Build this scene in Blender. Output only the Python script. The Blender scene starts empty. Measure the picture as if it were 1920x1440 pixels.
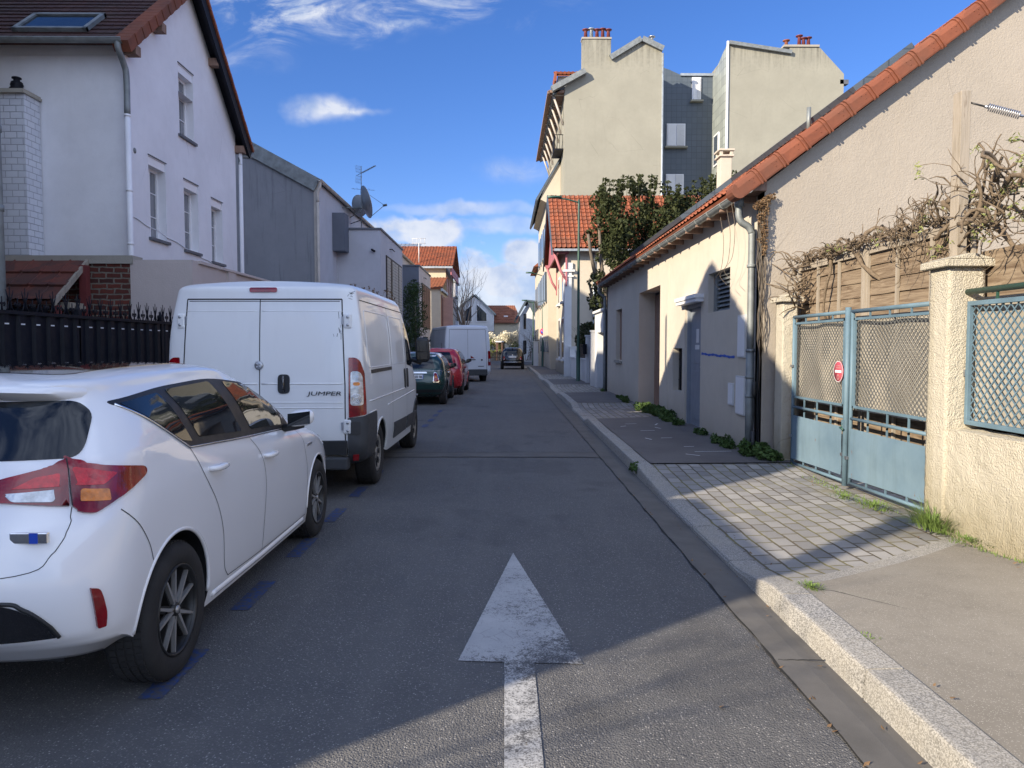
import bpy, bmesh, math, random
from mathutils import Vector, Matrix, noise, geometry
from mathutils.bvhtree import BVHTree
R = math.radians
scene = bpy.context.scene
COL = scene.collection
random.seed(7)
# ---------------- camera, sky, sun, exposure ----------------
cam_d = bpy.data.cameras.new("camera"); cam = bpy.data.objects.new("camera", cam_d); COL.objects.link(cam)
cam_d.sensor_width = 36.0; cam_d.lens = 1390/1920*36; cam_d.clip_start = .05; cam_d.clip_end = 3000
cam.location = (0, 0, 1.55)
YAW = math.atan(13/1390); PIT = math.atan(70/1390)
cam.rotation_euler = (math.pi/2-PIT, 0, -YAW)
scene.camera = cam
SUN = Vector((1.0, .80, -.55)).normalized()        # direction the light travels
sd = bpy.data.lights.new("sun", 'SUN'); sd.energy = 3.3; sd.angle = R(.5); sd.color = (1.0, .86, .66)
sun = bpy.data.objects.new("sun", sd); COL.objects.link(sun); sun.location = (-20, -20, 30)
sun.rotation_euler = SUN.to_track_quat('-Z', 'Y').to_euler()
scene.view_settings.view_transform = 'Standard'; scene.view_settings.look = 'None'
scene.view_settings.exposure = 1.5; scene.view_settings.gamma = 1.0
world = bpy.data.worlds.new("World"); scene.world = world; world.use_nodes = True
def build_world():
    nt = world.node_tree; N = nt.nodes; L = nt.links
    N.clear()
    out = N.new('ShaderNodeOutputWorld'); bg = N.new('ShaderNodeBackground'); bg.inputs[1].default_value = .13
    sky = N.new('ShaderNodeTexSky'); sky.sky_type = 'NISHITA'; sky.sun_disc = False
    sky.sun_elevation = math.asin(-SUN.z); sky.sun_rotation = math.atan2(-SUN.x, -SUN.y)
    sky.air_density = 1.0; sky.dust_density = .2; sky.ozone_density = 3.0
    tc = N.new('ShaderNodeTexCoord')
    def V(op, a, b=None):
        n = N.new('ShaderNodeVectorMath'); n.operation = op
        for k, v in enumerate((a, b)):
            if v is None: continue
            if isinstance(v, (tuple, list, Vector)): n.inputs[k].default_value = v
            else: L.new(v, n.inputs[k])
        return n
    def Mt(op, a, b=None, c=None, cl=False):
        n = N.new('ShaderNodeMath'); n.operation = op; n.use_clamp = cl
        for k, v in enumerate((a, b, c)):
            if v is None: continue
            if isinstance(v, (int, float)): n.inputs[k].default_value = v
            else: L.new(v, n.inputs[k])
        return n.outputs[0]
    def rng(x, a, b, c=0., d=1.):
        n = N.new('ShaderNodeMapRange'); n.interpolation_type = 'SMOOTHSTEP'
        L.new(x, n.inputs[0])
        for k, v in enumerate((a, b, c, d)): n.inputs[1+k].default_value = v
        return n.outputs[0]
    D = V('NORMALIZE', tc.outputs['Generated']).outputs[0]
    sp = N.new('ShaderNodeSeparateXYZ'); L.new(D, sp.inputs[0])
    # direction on a cloud layer: x/y, z/y (azimuth-like, elevation-like)
    yy = Mt('MAXIMUM', sp.outputs[1], .02)
    u = Mt('DIVIDE', sp.outputs[0], yy); v = Mt('DIVIDE', sp.outputs[2], yy)
    cb = N.new('ShaderNodeCombineXYZ'); L.new(u, cb.inputs[0]); L.new(v, cb.inputs[1])
    P = cb.outputs[0]
    def noi(vec, sc, det=6, rough=.55, dist=0., scl=(1, 1, 1), off=(0, 0, 0), rot=0.):
        mp = N.new('ShaderNodeMapping'); L.new(vec, mp.inputs[0]); mp.inputs['Scale'].default_value = scl
        mp.inputs['Location'].default_value = off; mp.inputs['Rotation'].default_value = (0, 0, rot)
        n = N.new('ShaderNodeTexNoise'); L.new(mp.outputs[0], n.inputs[0]); n.inputs['Scale'].default_value = sc
        n.inputs['Detail'].default_value = det; n.inputs['Roughness'].default_value = rough; n.inputs['Distortion'].default_value = dist
        return n.outputs[0]
    wob = Mt('SUBTRACT', noi(P, 5, 5, .6), .5)
    wob2 = Mt('SUBTRACT', noi(P, 4, 5, .6, off=(7, 3, 0)), .5)
    def blob(cx, cy, rx, ry, soft=1., w=1.):
        a = Mt('DIVIDE', Mt('ADD', Mt('SUBTRACT', u, cx), Mt('MULTIPLY', wob, .22*w)), rx)
        b = Mt('DIVIDE', Mt('ADD', Mt('SUBTRACT', v, cy), Mt('MULTIPLY', wob2, .16*w)), ry)
        r = Mt('SQRT', Mt('ADD', Mt('MULTIPLY', a, a), Mt('MULTIPLY', b, b)))
        return rng(r, 1.0, 1.0-soft)
    def px(x, y): return (x-947)/1390., (650-y)/1390.
    terms = []
    def add(t, k): terms.append(Mt('MULTIPLY', t, k))
    fil = noi(P, 7, 9, .62, 1.2, (1, 2.2, 1), rot=-.25)
    fil2 = noi(P, 12, 9, .7, 1.6, (1, 1.3, 1), off=(3, 1, 0), rot=.6)
    fm = Mt('MULTIPLY', rng(fil, .44, .74), rng(fil2, .3, .62, .45, 1.))
    for (x, y, rx, ry, k) in ((560, 55, .30, .045, .9), (720, 20, .26, .04, .8), (470, 10, .2, .045, .7), (1000, 20, .12, .03, .45), (870, 60, .2, .03, .45),
                              (440, 120, .12, .04, .3), (250, -160, .5, .12, .8), (900, -300, .6, .2, .7)):
        cx, cy = px(x, y); add(Mt('MULTIPLY', blob(cx, cy, rx, ry, 1., 1.), fm), k*1.2)
    cx, cy = px(603, 215); b = blob(cx, cy, .062, .030, 1., .8); add(Mt('MULTIPLY', b, rng(fil2, .25, .6, .45, 1.)), 1.15)
    cx, cy = px(650, 222); add(Mt('MULTIPLY', blob(cx, cy, .07, .010, 1., .6), rng(fil2, .3, .6, .4, 1.)), .5)
    cx, cy = px(965, 330); add(Mt('MULTIPLY', blob(cx, cy, .075, .03, 1., .7), rng(fil2, .3, .7, .3, 1.)), .45)
    # low bank of cloud toward the horizon
    puff = noi(P, 9, 8, .58, .3, (1, 1.5, 1), off=(1.7, .4, 0))
    band = Mt('MULTIPLY', rng(v, .205, .13), 1.)
    lump = rng(Mt('ADD', puff, Mt('MULTIPLY', rng(v, .19, .02), .20)), .53, .62)
    add(Mt('MULTIPLY', band, lump), .8)
    for (x, y, rx, ry, k) in ((815, 445, .040, .024, 1.3), (985, 478, .045, .022, 1.4), (900, 515, .05, .016, .8), (930, 535, .03, .012, .8), (760, 430, .07, .012, .5), (960, 430, .10, .014, .45), (930, 400, .12, .012, .3), (840, 400, .1, .01, .3)):
        cx, cy = px(x, y); add(blob(cx, cy, rx, ry, .6, .55), k)
    s = terms[0]
    for t in terms[1:]: s = Mt('ADD', s, t)
    front = rng(sp.outputs[1], .02, .12)
    s = Mt('MULTIPLY', s, front)
    # the rest of the sky, outside the view
    # bright broken cloud added overhead and behind the camera to lift the fill
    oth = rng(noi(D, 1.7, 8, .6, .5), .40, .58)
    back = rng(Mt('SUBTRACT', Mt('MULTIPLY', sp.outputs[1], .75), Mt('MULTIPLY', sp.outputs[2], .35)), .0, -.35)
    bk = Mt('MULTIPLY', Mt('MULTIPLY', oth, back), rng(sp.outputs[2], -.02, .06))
    s = Mt('MINIMUM', s, .93)
    shade = rng(noi(P, 16, 5, .55, 0, off=(.03, .02, 0)), .3, .62)
    cc = N.new('ShaderNodeMix'); cc.data_type = 'RGBA'; L.new(shade, cc.inputs[0])
    cc.inputs[6].default_value = (1.25, 1.55, 2.2, 1); cc.inputs[7].default_value = (2.25, 2.35, 2.6, 1)
    hs0 = N.new('ShaderNodeHueSaturation'); hs0.inputs['Saturation'].default_value = 1.2; hs0.inputs['Value'].default_value = 1.0
    L.new(sky.outputs[0], hs0.inputs['Color'])
    hs = N.new('ShaderNodeMix'); hs.data_type = 'RGBA'; hs.blend_type = 'MULTIPLY'; hs.inputs[0].default_value = 1.; L.new(hs0.outputs[0], hs.inputs[6]); hs.inputs[7].default_value = (.37, .37, .51, 1)
    mx = N.new('ShaderNodeMix'); mx.data_type = 'RGBA'; L.new(s, mx.inputs[0]); L.new(hs.outputs[2], mx.inputs[6]); L.new(cc.outputs[2], mx.inputs[7])
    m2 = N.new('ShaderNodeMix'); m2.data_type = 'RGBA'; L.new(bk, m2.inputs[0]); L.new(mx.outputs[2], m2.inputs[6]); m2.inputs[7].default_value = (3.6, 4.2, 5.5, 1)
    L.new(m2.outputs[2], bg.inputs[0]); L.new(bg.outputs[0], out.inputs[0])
build_world()
scene.cycles.max_bounces = 8
# ---------------- helpers ----------------
def hsh(i): return (math.sin(i*127.1+11.7)*43758.5453) % 1.0
class MB:
    def __init__(s): s.v = []; s.f = []; s.m = []; s.sm = []
    def add(s, vs, fs, mi=0, sm=False):
        b = len(s.v); s.v += [tuple(v) for v in vs]
        for f in fs: s.f.append([b+i for i in f]); s.m.append(mi); s.sm.append(sm)
    def box(s, x0, y0, z0, x1, y1, z1, mi=0):
        if x0 > x1: x0, x1 = x1, x0
        if y0 > y1: y0, y1 = y1, y0
        if z0 > z1: z0, z1 = z1, z0
        s.add([(x0,y0,z0),(x1,y0,z0),(x1,y1,z0),(x0,y1,z0),(x0,y0,z1),(x1,y0,z1),(x1,y1,z1),(x0,y1,z1)],
              [(0,3,2,1),(4,5,6,7),(0,1,5,4),(1,2,6,5),(2,3,7,6),(3,0,4,7)], mi)
    def quad(s, a, b, c, d, mi=0): s.add([a,b,c,d], [(0,1,2,3)], mi)
    def prism(s, pts, axis, a, b, mi=0):
        """polygon of 2-D points extruded along axis 0/1/2 from a to b"""
        def P(p, t):
            return (t, p[0], p[1]) if axis == 0 else ((p[0], t, p[1]) if axis == 1 else (p[0], p[1], t))
        n = len(pts)
        vs = [P(p, a) for p in pts]+[P(p, b) for p in pts]
        tri = geometry.tessellate_polygon([[Vector((p[0], p[1], 0)) for p in pts]])
        fs = [tuple(t) for t in tri]+[tuple(n+i for i in reversed(t)) for t in tri]
        fs += [(i, (i+1) % n, n+(i+1) % n, n+i) for i in range(n)]
        s.add(vs, fs, mi)
    def tube(s, pts, r, n=8, mi=0, cap=True, sm=True, closed=False):
        pts = [Vector(p) for p in pts]; k = len(pts)
        rs = r if isinstance(r, (list, tuple)) else [r]*k
        vs = []; up = None
        for i, p in enumerate(pts):
            if closed: t = pts[(i+1) % k]-pts[i-1]
            else: t = pts[min(i+1, k-1)]-pts[max(i-1, 0)]
            if t.length < 1e-9: t = Vector((0, 0, 1))
            t.normalize()
            if up is None: up = Vector((0, 0, 1)) if abs(t.z) < .9 else Vector((1, 0, 0))
            a = t.cross(up)
            if a.length < 1e-6: a = t.orthogonal()
            a.normalize(); b = a.cross(t); up = b
            for j in range(n):
                w = 2*math.pi*j/n
                vs.append(p+a*math.cos(w)*rs[i]+b*math.sin(w)*rs[i])
        fs = []
        for i in range(k if closed else k-1):
            for j in range(n):
                i2 = (i+1) % k
                fs.append((i*n+j, i*n+(j+1) % n, i2*n+(j+1) % n, i2*n+j))
        if cap and not closed:
            fs.append(tuple(reversed(range(n)))); fs.append(tuple((k-1)*n+j for j in range(n)))
        s.add(vs, fs, mi, sm)
    def lathe(s, prof, c, axis=2, n=20, mi=0, sm=True):
        """prof: (radius, height) ; closed by the profile's own ends"""
        vs = []; c = Vector(c)
        for (r, h) in prof:
            for j in range(n):
                w = 2*math.pi*j/n; a, b = r*math.cos(w), r*math.sin(w)
                vs.append(c+Vector((a, b, h) if axis == 2 else ((h, a, b) if axis == 0 else (a, h, b))))
        k = len(prof)
        fs = [(i*n+j, i*n+(j+1) % n, (i+1)*n+(j+1) % n, (i+1)*n+j) for i in range(k-1) for j in range(n)]
        s.add(vs, fs, mi, sm)
    def grid(s, P, nu, nv, mi=0, sm=False):
        vs = [P(i/nu, j/nv) for j in range(nv+1) for i in range(nu+1)]
        fs = [(j*(nu+1)+i, j*(nu+1)+i+1, (j+1)*(nu+1)+i+1, (j+1)*(nu+1)+i) for j in range(nv) for i in range(nu)]
        s.add(vs, fs, mi, sm)
    def build(s, name, mats, parent=None, bevel=0, fixn=True, auto=None):
        me = bpy.data.meshes.new(name)
        off = Vector(parent_world(parent)) if parent else Vector((0, 0, 0))
        me.from_pydata([Vector(v)-off for v in s.v], [], s.f); me.update()
        if not isinstance(mats, (list, tuple)): mats = [mats]
        for m in mats: me.materials.append(m)
        for p, mi, sm in zip(me.polygons, s.m, s.sm): p.material_index = mi; p.use_smooth = sm
        if fixn:
            bm = bmesh.new(); bm.from_mesh(me); bmesh.ops.recalc_face_normals(bm, faces=bm.faces); bm.to_mesh(me); bm.free()
        o = bpy.data.objects.new(name, me); COL.objects.link(o)
        if parent: o.parent = parent
        if bevel:
            b = o.modifiers.new("bevel", 'BEVEL'); b.width = bevel; b.segments = 2; b.limit_method = 'ANGLE'; b.angle_limit = R(40)
        return o
def parent_world(o):
    p = Vector((0, 0, 0))
    while o: p = p+o.location; o = o.parent
    return p
def tag(o, label=None, cat=None, group=None, kind=None):
    if label: o['label'] = label
    if cat: o['category'] = cat
    if group: o['group'] = group
    if kind: o['kind'] = kind
    return o
def thing(name, label, cat, loc=(0, 0, 0), group=None):
    o = bpy.data.objects.new(name, None); COL.objects.link(o); o.location = loc; o.empty_display_size = .2
    return tag(o, label, cat, group)
def copy_tree(o, parent=None):
    c = o.copy(); COL.objects.link(c)
    if parent: c.parent = parent
    for ch in list(o.children): copy_tree(ch, c)
    return c
def bx(name, mats, parent, *b, bevel=0):
    m = MB(); m.box(*b); return m.build(name, mats, parent, bevel)
# ---------------- materials ----------------
MATS = {}
class NT:
    def __init__(s, name):
        s.mat = bpy.data.materials.new(name); s.mat.use_nodes = True
        s.nt = s.mat.node_tree; s.N = s.nt.nodes; s.L = s.nt.links
        s.b = s.N['Principled BSDF']; s.tc = s.N.new('ShaderNodeTexCoord')
        g = s.N.new('ShaderNodeNewGeometry'); s.pos = g.outputs['Position']; s.co = s.pos
    def mp(s, scl=(1, 1, 1), rot=(0, 0, 0), loc=(0, 0, 0), src=None):
        m = s.N.new('ShaderNodeMapping'); s.L.new(src or s.co, m.inputs[0]); m.inputs['Scale'].default_value = scl
        m.inputs['Rotation'].default_value = rot; m.inputs['Location'].default_value = loc; return m.outputs[0]
    def noise(s, sc, det=4, rough=.5, vec=None, dist=0.):
        n = s.N.new('ShaderNodeTexNoise'); s.L.new(vec or s.co, n.inputs[0]); n.inputs['Scale'].default_value = sc
        n.inputs['Detail'].default_value = det; n.inputs['Roughness'].default_value = rough; n.inputs['Distortion'].default_value = dist
        return n.outputs[0]
    def voro(s, sc, vec=None, feat='F1', out=0, rand=1.):
        n = s.N.new('ShaderNodeTexVoronoi'); n.feature = feat; s.L.new(vec or s.co, n.inputs[0]); n.inputs['Scale'].default_value = sc
        n.inputs['Randomness'].default_value = rand
        return n.outputs[out]
    def ramp(s, x, a, b, c=0., d=1.):
        n = s.N.new('ShaderNodeMapRange'); n.inputs[0].default_value = 0; s.L.new(x, n.inputs[0])
        for k, v in enumerate((a, b, c, d)): n.inputs[1+k].default_value = v
        return n.outputs[0]
    def math(s, op, a, b=None):
        n = s.N.new('ShaderNodeMath'); n.operation = op
        for k, v in enumerate((a, b)):
            if v is None: continue
            if isinstance(v, (int, float)): n.inputs[k].default_value = v
            else: s.L.new(v, n.inputs[k])
        return n.outputs[0]
    def mix(s, f, a, b, mode='MIX'):
        n = s.N.new('ShaderNodeMix'); n.data_type = 'RGBA'; n.blend_type = mode
        for k, v in ((0, f), (6, a), (7, b)):
            if isinstance(v, (int, float)): n.inputs[k].default_value = v
            elif isinstance(v, (tuple, list)): n.inputs[k].default_value = (*v, 1) if len(v) == 3 else v
            else: s.L.new(v, n.inputs[k])
        return n.outputs[2]
    def sep(s, vec=None):
        n = s.N.new('ShaderNodeSeparateXYZ'); s.L.new(vec or s.co, n.inputs[0]); return n.outputs
    def comb(s, x, y, z=0.):
        n = s.N.new('ShaderNodeCombineXYZ')
        for k, v in enumerate((x, y, z)):
            if isinstance(v, (int, float)): n.inputs[k].default_value = v
            else: s.L.new(v, n.inputs[k])
        return n.outputs[0]
    def bump(s, h, st=.3, dist=.01, prev=None):
        n = s.N.new('ShaderNodeBump'); s.L.new(h, n.inputs['Height']); n.inputs['Strength'].default_value = st
        n.inputs['Distance'].default_value = dist
        if prev: s.L.new(prev, n.inputs['Normal'])
        return n.outputs[0]
    def done(s, col=None, rough=.8, nrm=None, metal=0., spec=.5, coat=0., **kw):
        b = s.b
        def st(k, v):
            if v is None: return
            if isinstance(v, (int, float)): b.inputs[k].default_value = v
            elif isinstance(v, (tuple, list)): b.inputs[k].default_value = (*v, 1) if len(v) == 3 else v
            else: s.L.new(v, b.inputs[k])
        st('Base Color', col); st('Roughness', rough); st('Metallic', metal); st('Specular IOR Level', spec)
        st('Coat Weight', coat); st('Normal', nrm)
        if coat: b.inputs['Coat Roughness'].default_value = .04
        for k, v in kw.items(): st(k, v)
        return s.mat
def simple(name, col, rough=.6, metal=0., spec=.5, coat=0., var=.08, sc=3., bump=0., bsc=60.):
    """paint / plastic / metal with slight tonal variation and fine surface grain"""
    t = NT(name); t.co = t.tc.outputs['Object']
    n = t.noise(sc, 5, .6)
    c = t.mix(t.ramp(n, .3, .7), tuple(x*(1-var) for x in col), tuple(min(1, x*(1+var)) for x in col))
    nr = t.bump(t.noise(bsc, 3), bump, .004) if bump else None
    r = t.ramp(t.noise(sc*4, 4), .3, .7, max(0, rough-.06), min(1, rough+.06))
    return t.done(c, r, nr, metal, spec, coat)
def stucco(name, col, grain=60., depth=.5, dirt=(.3, .27, .22), dk=.35, warp=0., streak=.5, dist=.012, base=0.0):
    t = NT(name)
    n1 = t.noise(.8, 6, .6); n2 = t.noise(6, 5, .6)
    c = t.mix(t.ramp(n1, .35, .68), tuple(x*.93 for x in col), tuple(min(1, x*1.05) for x in col))
    c = t.mix(t.math('MULTIPLY', t.ramp(n2, .45, .8), .25), c, tuple(x*.8 for x in col))
    st = t.noise(3.0, 5, .65, t.mp((1.6, 1.6, .12)))
    c = t.mix(t.math('MULTIPLY', t.ramp(st, .55, .82), dk*streak), c, dirt)
    ck = t.voro(.55, t.mix(.10, t.co, t.noise(1.6, 5, .65)), 'DISTANCE_TO_EDGE')
    c = t.mix(t.math('MULTIPLY', t.ramp(ck, .0045, .001), t.ramp(t.noise(.6, 2), .54, .64, 0, .45)), c, tuple(x*.45 for x in col))
    # rising damp / splash dirt near the ground
    z = t.sep()[2]
    low = t.math('MULTIPLY', t.ramp(t.math('ADD', z, t.ramp(n2, 0, 1, -.25, .25)), .65, .1), dk)
    c = t.mix(low, c, dirt)
    if base:      # soot streaks running down from the stacks
        sk = t.noise(2.2, 5, .7, t.mp((2.2, 2.2, .10))); c = t.mix(t.math('MULTIPLY', t.ramp(sk, .42, .66), t.ramp(t.math('ADD', z, t.ramp(n2, .2, .8, -.6, .6)), base-1.9, base, 0, .85)), c, (.07, .068, .06))
    g = t.noise(grain, 4, .6)
    h = t.math('ADD', t.math('MULTIPLY', g, 1.), t.math('MULTIPLY', t.noise(grain*.25, 3, .6), .8))
    return t.done(c, .9, t.bump(h, depth, dist), spec=.2)
def make_mats():
    M = MATS
    # --- road asphalt ---
    t = NT('asphalt')
    sp1 = t.voro(115., out=0); cl = t.voro(115., out=1)
    big = t.noise(.7, 5, .6); mid = t.noise(5, 5, .65)
    xs = t.sep()
    c = t.mix(t.ramp(big, .3, .7), (.085, .085, .087), (.118, .117, .116))
    c = t.mix(t.math('MULTIPLY', t.ramp(mid, .4, .75), .5), c, (.14, .138, .134))
    sc_ = t.sep(cl)[0]
    c = t.mix(t.math('MULTIPLY', t.ramp(sc_, .55, 1., 0, .8), t.ramp(sp1, .55, .2)), c, (.32, .31, .295))
    c = t.mix(t.math('MULTIPLY', t.ramp(sc_, .94, .95), t.ramp(sp1, .5, .2)), c, (.40, .385, .36))
    ps = t.noise(.42, 4, .7, t.mp((1, .6, 1), loc=(3.3, 1.7, 0)))
    c = t.mix(t.math('MULTIPLY', t.ramp(ps, .56, .60), .35), c, (.062, .062, .064))
    oil = t.voro(.9, t.mix(.2, t.co, t.noise(4, 4, .7)))
    c = t.mix(t.math('MULTIPLY', t.ramp(oil, .14, .04), .45), c, (.035, .035, .036))
    tr = t.noise(1.2, 3, .5, t.mp((3.2, .05, 1)))
    c = t.mix(t.math('MULTIPLY', t.ramp(tr, .5, .75), .35), c, (.155, .152, .147))
    cr = t.voro(.55, t.mp((1, .6, 1), src=t.mix(.06, t.co, t.noise(3., 4))), 'DISTANCE_TO_EDGE')
    nr = t.bump(sp1, .75, .006); nr = t.bump(mid, .3, .02, nr)
    M['asphalt'] = t.done(c, t.ramp(mid, .3, .7, .68, .88), nr, spec=.35)
    t = NT('gutter_asphalt')
    n = t.noise(3, 6, .6); g = t.noise(160, 3, .6)
    c = t.mix(t.ramp(n, .3, .7), (.10, .096, .09), (.145, .138, .128)); c = t.mix(t.math('MULTIPLY', t.ramp(g, .6, .8), .4), c, (.16, .15, .14))
    M['gutter'] = t.done(c, .8, t.bump(g, .3, .003), spec=.3)
    t = NT('pavement_asphalt')
    n = t.noise(1.3, 6, .65); g = t.noise(140, 3, .65); v = t.voro(300, out=1)
    c = t.mix(t.ramp(n, .3, .7), (.20, .183, .155), (.27, .25, .215))
    c = t.mix(t.math('MULTIPLY', t.ramp(t.noise(9, 5, .7), .55, .8), .35), c, (.08, .072, .065))
    c = t.mix(t.ramp(t.sep(v)[1], .945, .955), c, (.40, .38, .34))
    cr = t.voro(.42, t.mix(.05, t.co, t.noise(2.5, 5, .6)), 'DISTANCE_TO_EDGE')
    cm = t.math('MULTIPLY', t.ramp(cr, .0035, .001), t.ramp(t.noise(.9, 2), .45, .55))
    c = t.mix(cm, c, (.03, .03, .028))
    M['pavement'] = t.done(c, .85, t.bump(g, .35, .003), spec=.3)
    t = NT('new_pavement_asphalt')
    n = t.noise(1.3, 6, .65); g = t.noise(140, 3, .65)
    c = t.mix(t.ramp(n, .3, .7), (.105, .098, .097), (.145, .137, .133))
    c = t.mix(t.math('MULTIPLY', t.ramp(t.noise(14, 5, .7), .62, .72), .5), c, (.17, .155, .14))
    M['pavement_dark'] = t.done(c, .82, t.bump(g, .35, .003), spec=.3)
    # --- granite kerb ---
    t = NT('granite')
    a = t.voro(190, out=1); n = t.noise(2.2, 5, .6)
    c = t.mix(t.ramp(t.sep(a)[0], .15, .85), (.13, .13, .128), (.46, .45, .43))
    st_ = t.N.new('ShaderNodeTexWhiteNoise'); st_.noise_dimensions = '1D'; t.L.new(t.math('FLOOR', t.math('ADD', t.sep()[1], .8)), st_.inputs['W'])
    c = t.mix(t.ramp(st_.outputs[0], 0, 1, 0, .35), c, (.20, .195, .18))
    c = t.mix(t.math('MULTIPLY', t.ramp(n, .35, .75), .55), c, (.36, .33, .27))
    M['granite'] = t.done(c, .75, t.bump(t.noise(45, 5, .7), .5, .01), spec=.35)
    # --- granite setts ---
    t = NT('granite_setts')
    x = t.sep()
    wv = t.mix(.035, t.co, t.noise(3.2, 3)); 
    br = t.N.new('ShaderNodeTexBrick'); t.L.new(t.mp((1, 1, 1), (0, 0, R(90)), src=wv), br.inputs[0])
    br.inputs['Scale'].default_value = 1.; br.inputs['Brick Width'].default_value = .215; br.inputs['Row Height'].default_value = .135
    br.inputs['Mortar Size'].default_value = .010; br.inputs['Mortar Smooth'].default_value = .35; br.offset = .5
    br.inputs['Color1'].default_value = (.15, .15, .155, 1); br.inputs['Color2'].default_value = (.36, .35, .335, 1); br.inputs['Mortar'].default_value = (.1, .1, .1, 1)
    grain = t.noise(120, 4, .7)
    c = t.mix(.35, br.outputs[0], t.mix(t.ramp(grain, .3, .7), (.20, .20, .20), (.38, .37, .36)))
    c = t.mix(t.math('MULTIPLY', t.ramp(t.noise(1.1, 5, .6), .4, .7), .4), c, (.16, .155, .14))
    moss = t.ramp(t.noise(1.6, 4, .6), .42, .6)
    mo = t.mix(moss, (.10, .085, .06), (.17, .155, .07))
    c = t.mix(br.outputs[1], c, mo)
    c = t.mix(t.math('MULTIPLY', t.ramp(t.noise(2.2, 6, .65), .56, .7), t.ramp(x[0], 2.7, 3.4)), c, (.19, .17, .09))
    h = t.math('SUBTRACT', t.math('MULTIPLY', grain, .12), br.outputs[1])
    M['setts'] = t.done(c, .8, t.bump(h, .8, .012), spec=.35)
    # --- markings ---
    t = NT('worn_white_marking'); t.co = t.pos
    n = t.noise(22, 6, .75); w = t.noise(2.2, 3, .5); cr = t.voro(11, t.mix(.05, t.co, t.noise(9, 3)), 'DISTANCE_TO_EDGE')
    c = t.mix(t.ramp(t.noise(3, 5, .6), .3, .7), (.34, .345, .35), (.47, .47, .46))
    sx = t.sep()
    c = t.mix(t.math('MULTIPLY', t.ramp(cr, .03, .008), t.ramp(t.noise(4, 3), .45, .65, 0, .4)), c, (.10, .10, .10))
    edge = t.math('ADD', t.ramp(sx[0], .06, .36, 0., .07), t.ramp(sx[1], 4.0, 3.55, 0, .05))
    hf = t.noise(120, 4, .8); wear = t.ramp(t.math('ADD', t.math('ADD', t.math('MULTIPLY', w, .3), edge), t.math('ADD', t.math('MULTIPLY', n, .35), t.math('MULTIPLY', hf, .6))), .655, .745, 0, .9)
    c = t.mix(wear, c, (.05, .05, .052))
    M['mark'] = t.done(c, .75, t.bump(n, .3, .004), spec=.3)
    t = NT('worn_blue_marking'); n = t.noise(26, 6, .75)
    c = t.mix(t.ramp(n, .40, .56), (.026, .065, .22), (.08, .082, .09)); M['blue'] = t.done(c, .75, t.bump(n, .3, .003), spec=.3)
    # --- renders ---
    M['white_render'] = stucco('white_render', (.73, .735, .77), 90, .15, (.50, .50, .52), .28, streak=.6)
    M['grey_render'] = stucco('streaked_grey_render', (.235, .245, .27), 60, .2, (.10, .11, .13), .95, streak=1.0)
    M['pale_grey_render'] = stucco('pale_grey_render', (.46, .47, .52), 80, .15, (.3, .3, .33), .25)
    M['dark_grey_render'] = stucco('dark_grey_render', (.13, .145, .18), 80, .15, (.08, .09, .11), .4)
    M['pink_render'] = stucco('pinkish_render', (.50, .44, .42), 50, .3, (.3, .26, .25), .35)
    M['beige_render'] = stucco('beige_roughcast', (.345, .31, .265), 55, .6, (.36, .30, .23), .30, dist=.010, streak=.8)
    M['barn_render'] = stucco('cream_barn_render', (.52, .475, .405), 50, .3, (.33, .29, .24), .5, streak=.5)
    M['rough_cream'] = stucco('rough_cream_roughcast', (.52, .485, .40), 78, .9, (.27, .235, .15), .8, dist=.022, streak=.95)
    M['tower_render'] = stucco('olive_cream_render', (.285, .28, .235), 20, .1, (.22, .21, .18), .3, streak=.9, base=19.5)
    M['cream_render'] = stucco('cream_render', (.52, .46, .345), 30, .1, (.4, .36, .28), .3)
    M['house_render'] = stucco('off_white_render', (.50, .45, .37), 30, .2, (.33, .3, .26), .5)
    M['far_white'] = stucco('far_white_render', (.62, .63, .64), 20, .1, (.4, .4, .4), .3)
    M['concrete'] = stucco('old_concrete', (.33, .31, .27), 60, .4, (.16, .15, .12), .7)
    # --- roof clay ---
    def clay(name, a, b, dk, grime=.3):
        t = NT(name); t.co = t.pos
        v = t.voro(3.6, out=1); n = t.noise(14, 5, .65); m = t.noise(1.2, 4, .6)
        c = t.mix(t.sep(v)[0], a, b); c = t.mix(t.math('MULTIPLY', t.ramp(n, .45, .75), .45), c, dk)
        c = t.mix(t.math('MULTIPLY', t.ramp(m, .45, .7), grime), c, (.06, .055, .045))
        return t.done(c, .8, t.bump(n, .25, .01), spec=.25)
    M['clay'] = clay('orange_clay_tile', (.31, .10, .05), (.22, .07, .038), (.14, .05, .032), .4)
    M['clay_fresh'] = clay('red_clay_verge', (.215, .072, .040), (.165, .056, .033), (.12, .045, .03), .4)
    M['clay_dark'] = clay('dark_brown_tile', (.075, .038, .035), (.055, .03, .03), (.035, .025, .025), .4)
    M['clay_old'] = clay('old_red_tile', (.16, .05, .035), (.085, .04, .035), (.045, .03, .03), .5)
    M['clay_far'] = clay('rust_clay_tile', (.30, .12, .07), (.24, .095, .055), (.16, .07, .05), .2)
    # --- brick ---
    t = NT('rough_brick'); xx = t.sep(); wv = t.mix(.05, t.co, t.noise(5, 4))
    sw = t.sep(wv)
    br = t.N.new('ShaderNodeTexBrick'); t.L.new(t.comb(t.math('ADD', sw[0], sw[1]), sw[2]), br.inputs[0]); br.inputs['Scale'].default_value = 1
    br.inputs['Brick Width'].default_value = .22; br.inputs['Row Height'].default_value = .078; br.inputs['Mortar Size'].default_value = .012; br.inputs['Mortar Smooth'].default_value = .3
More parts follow.
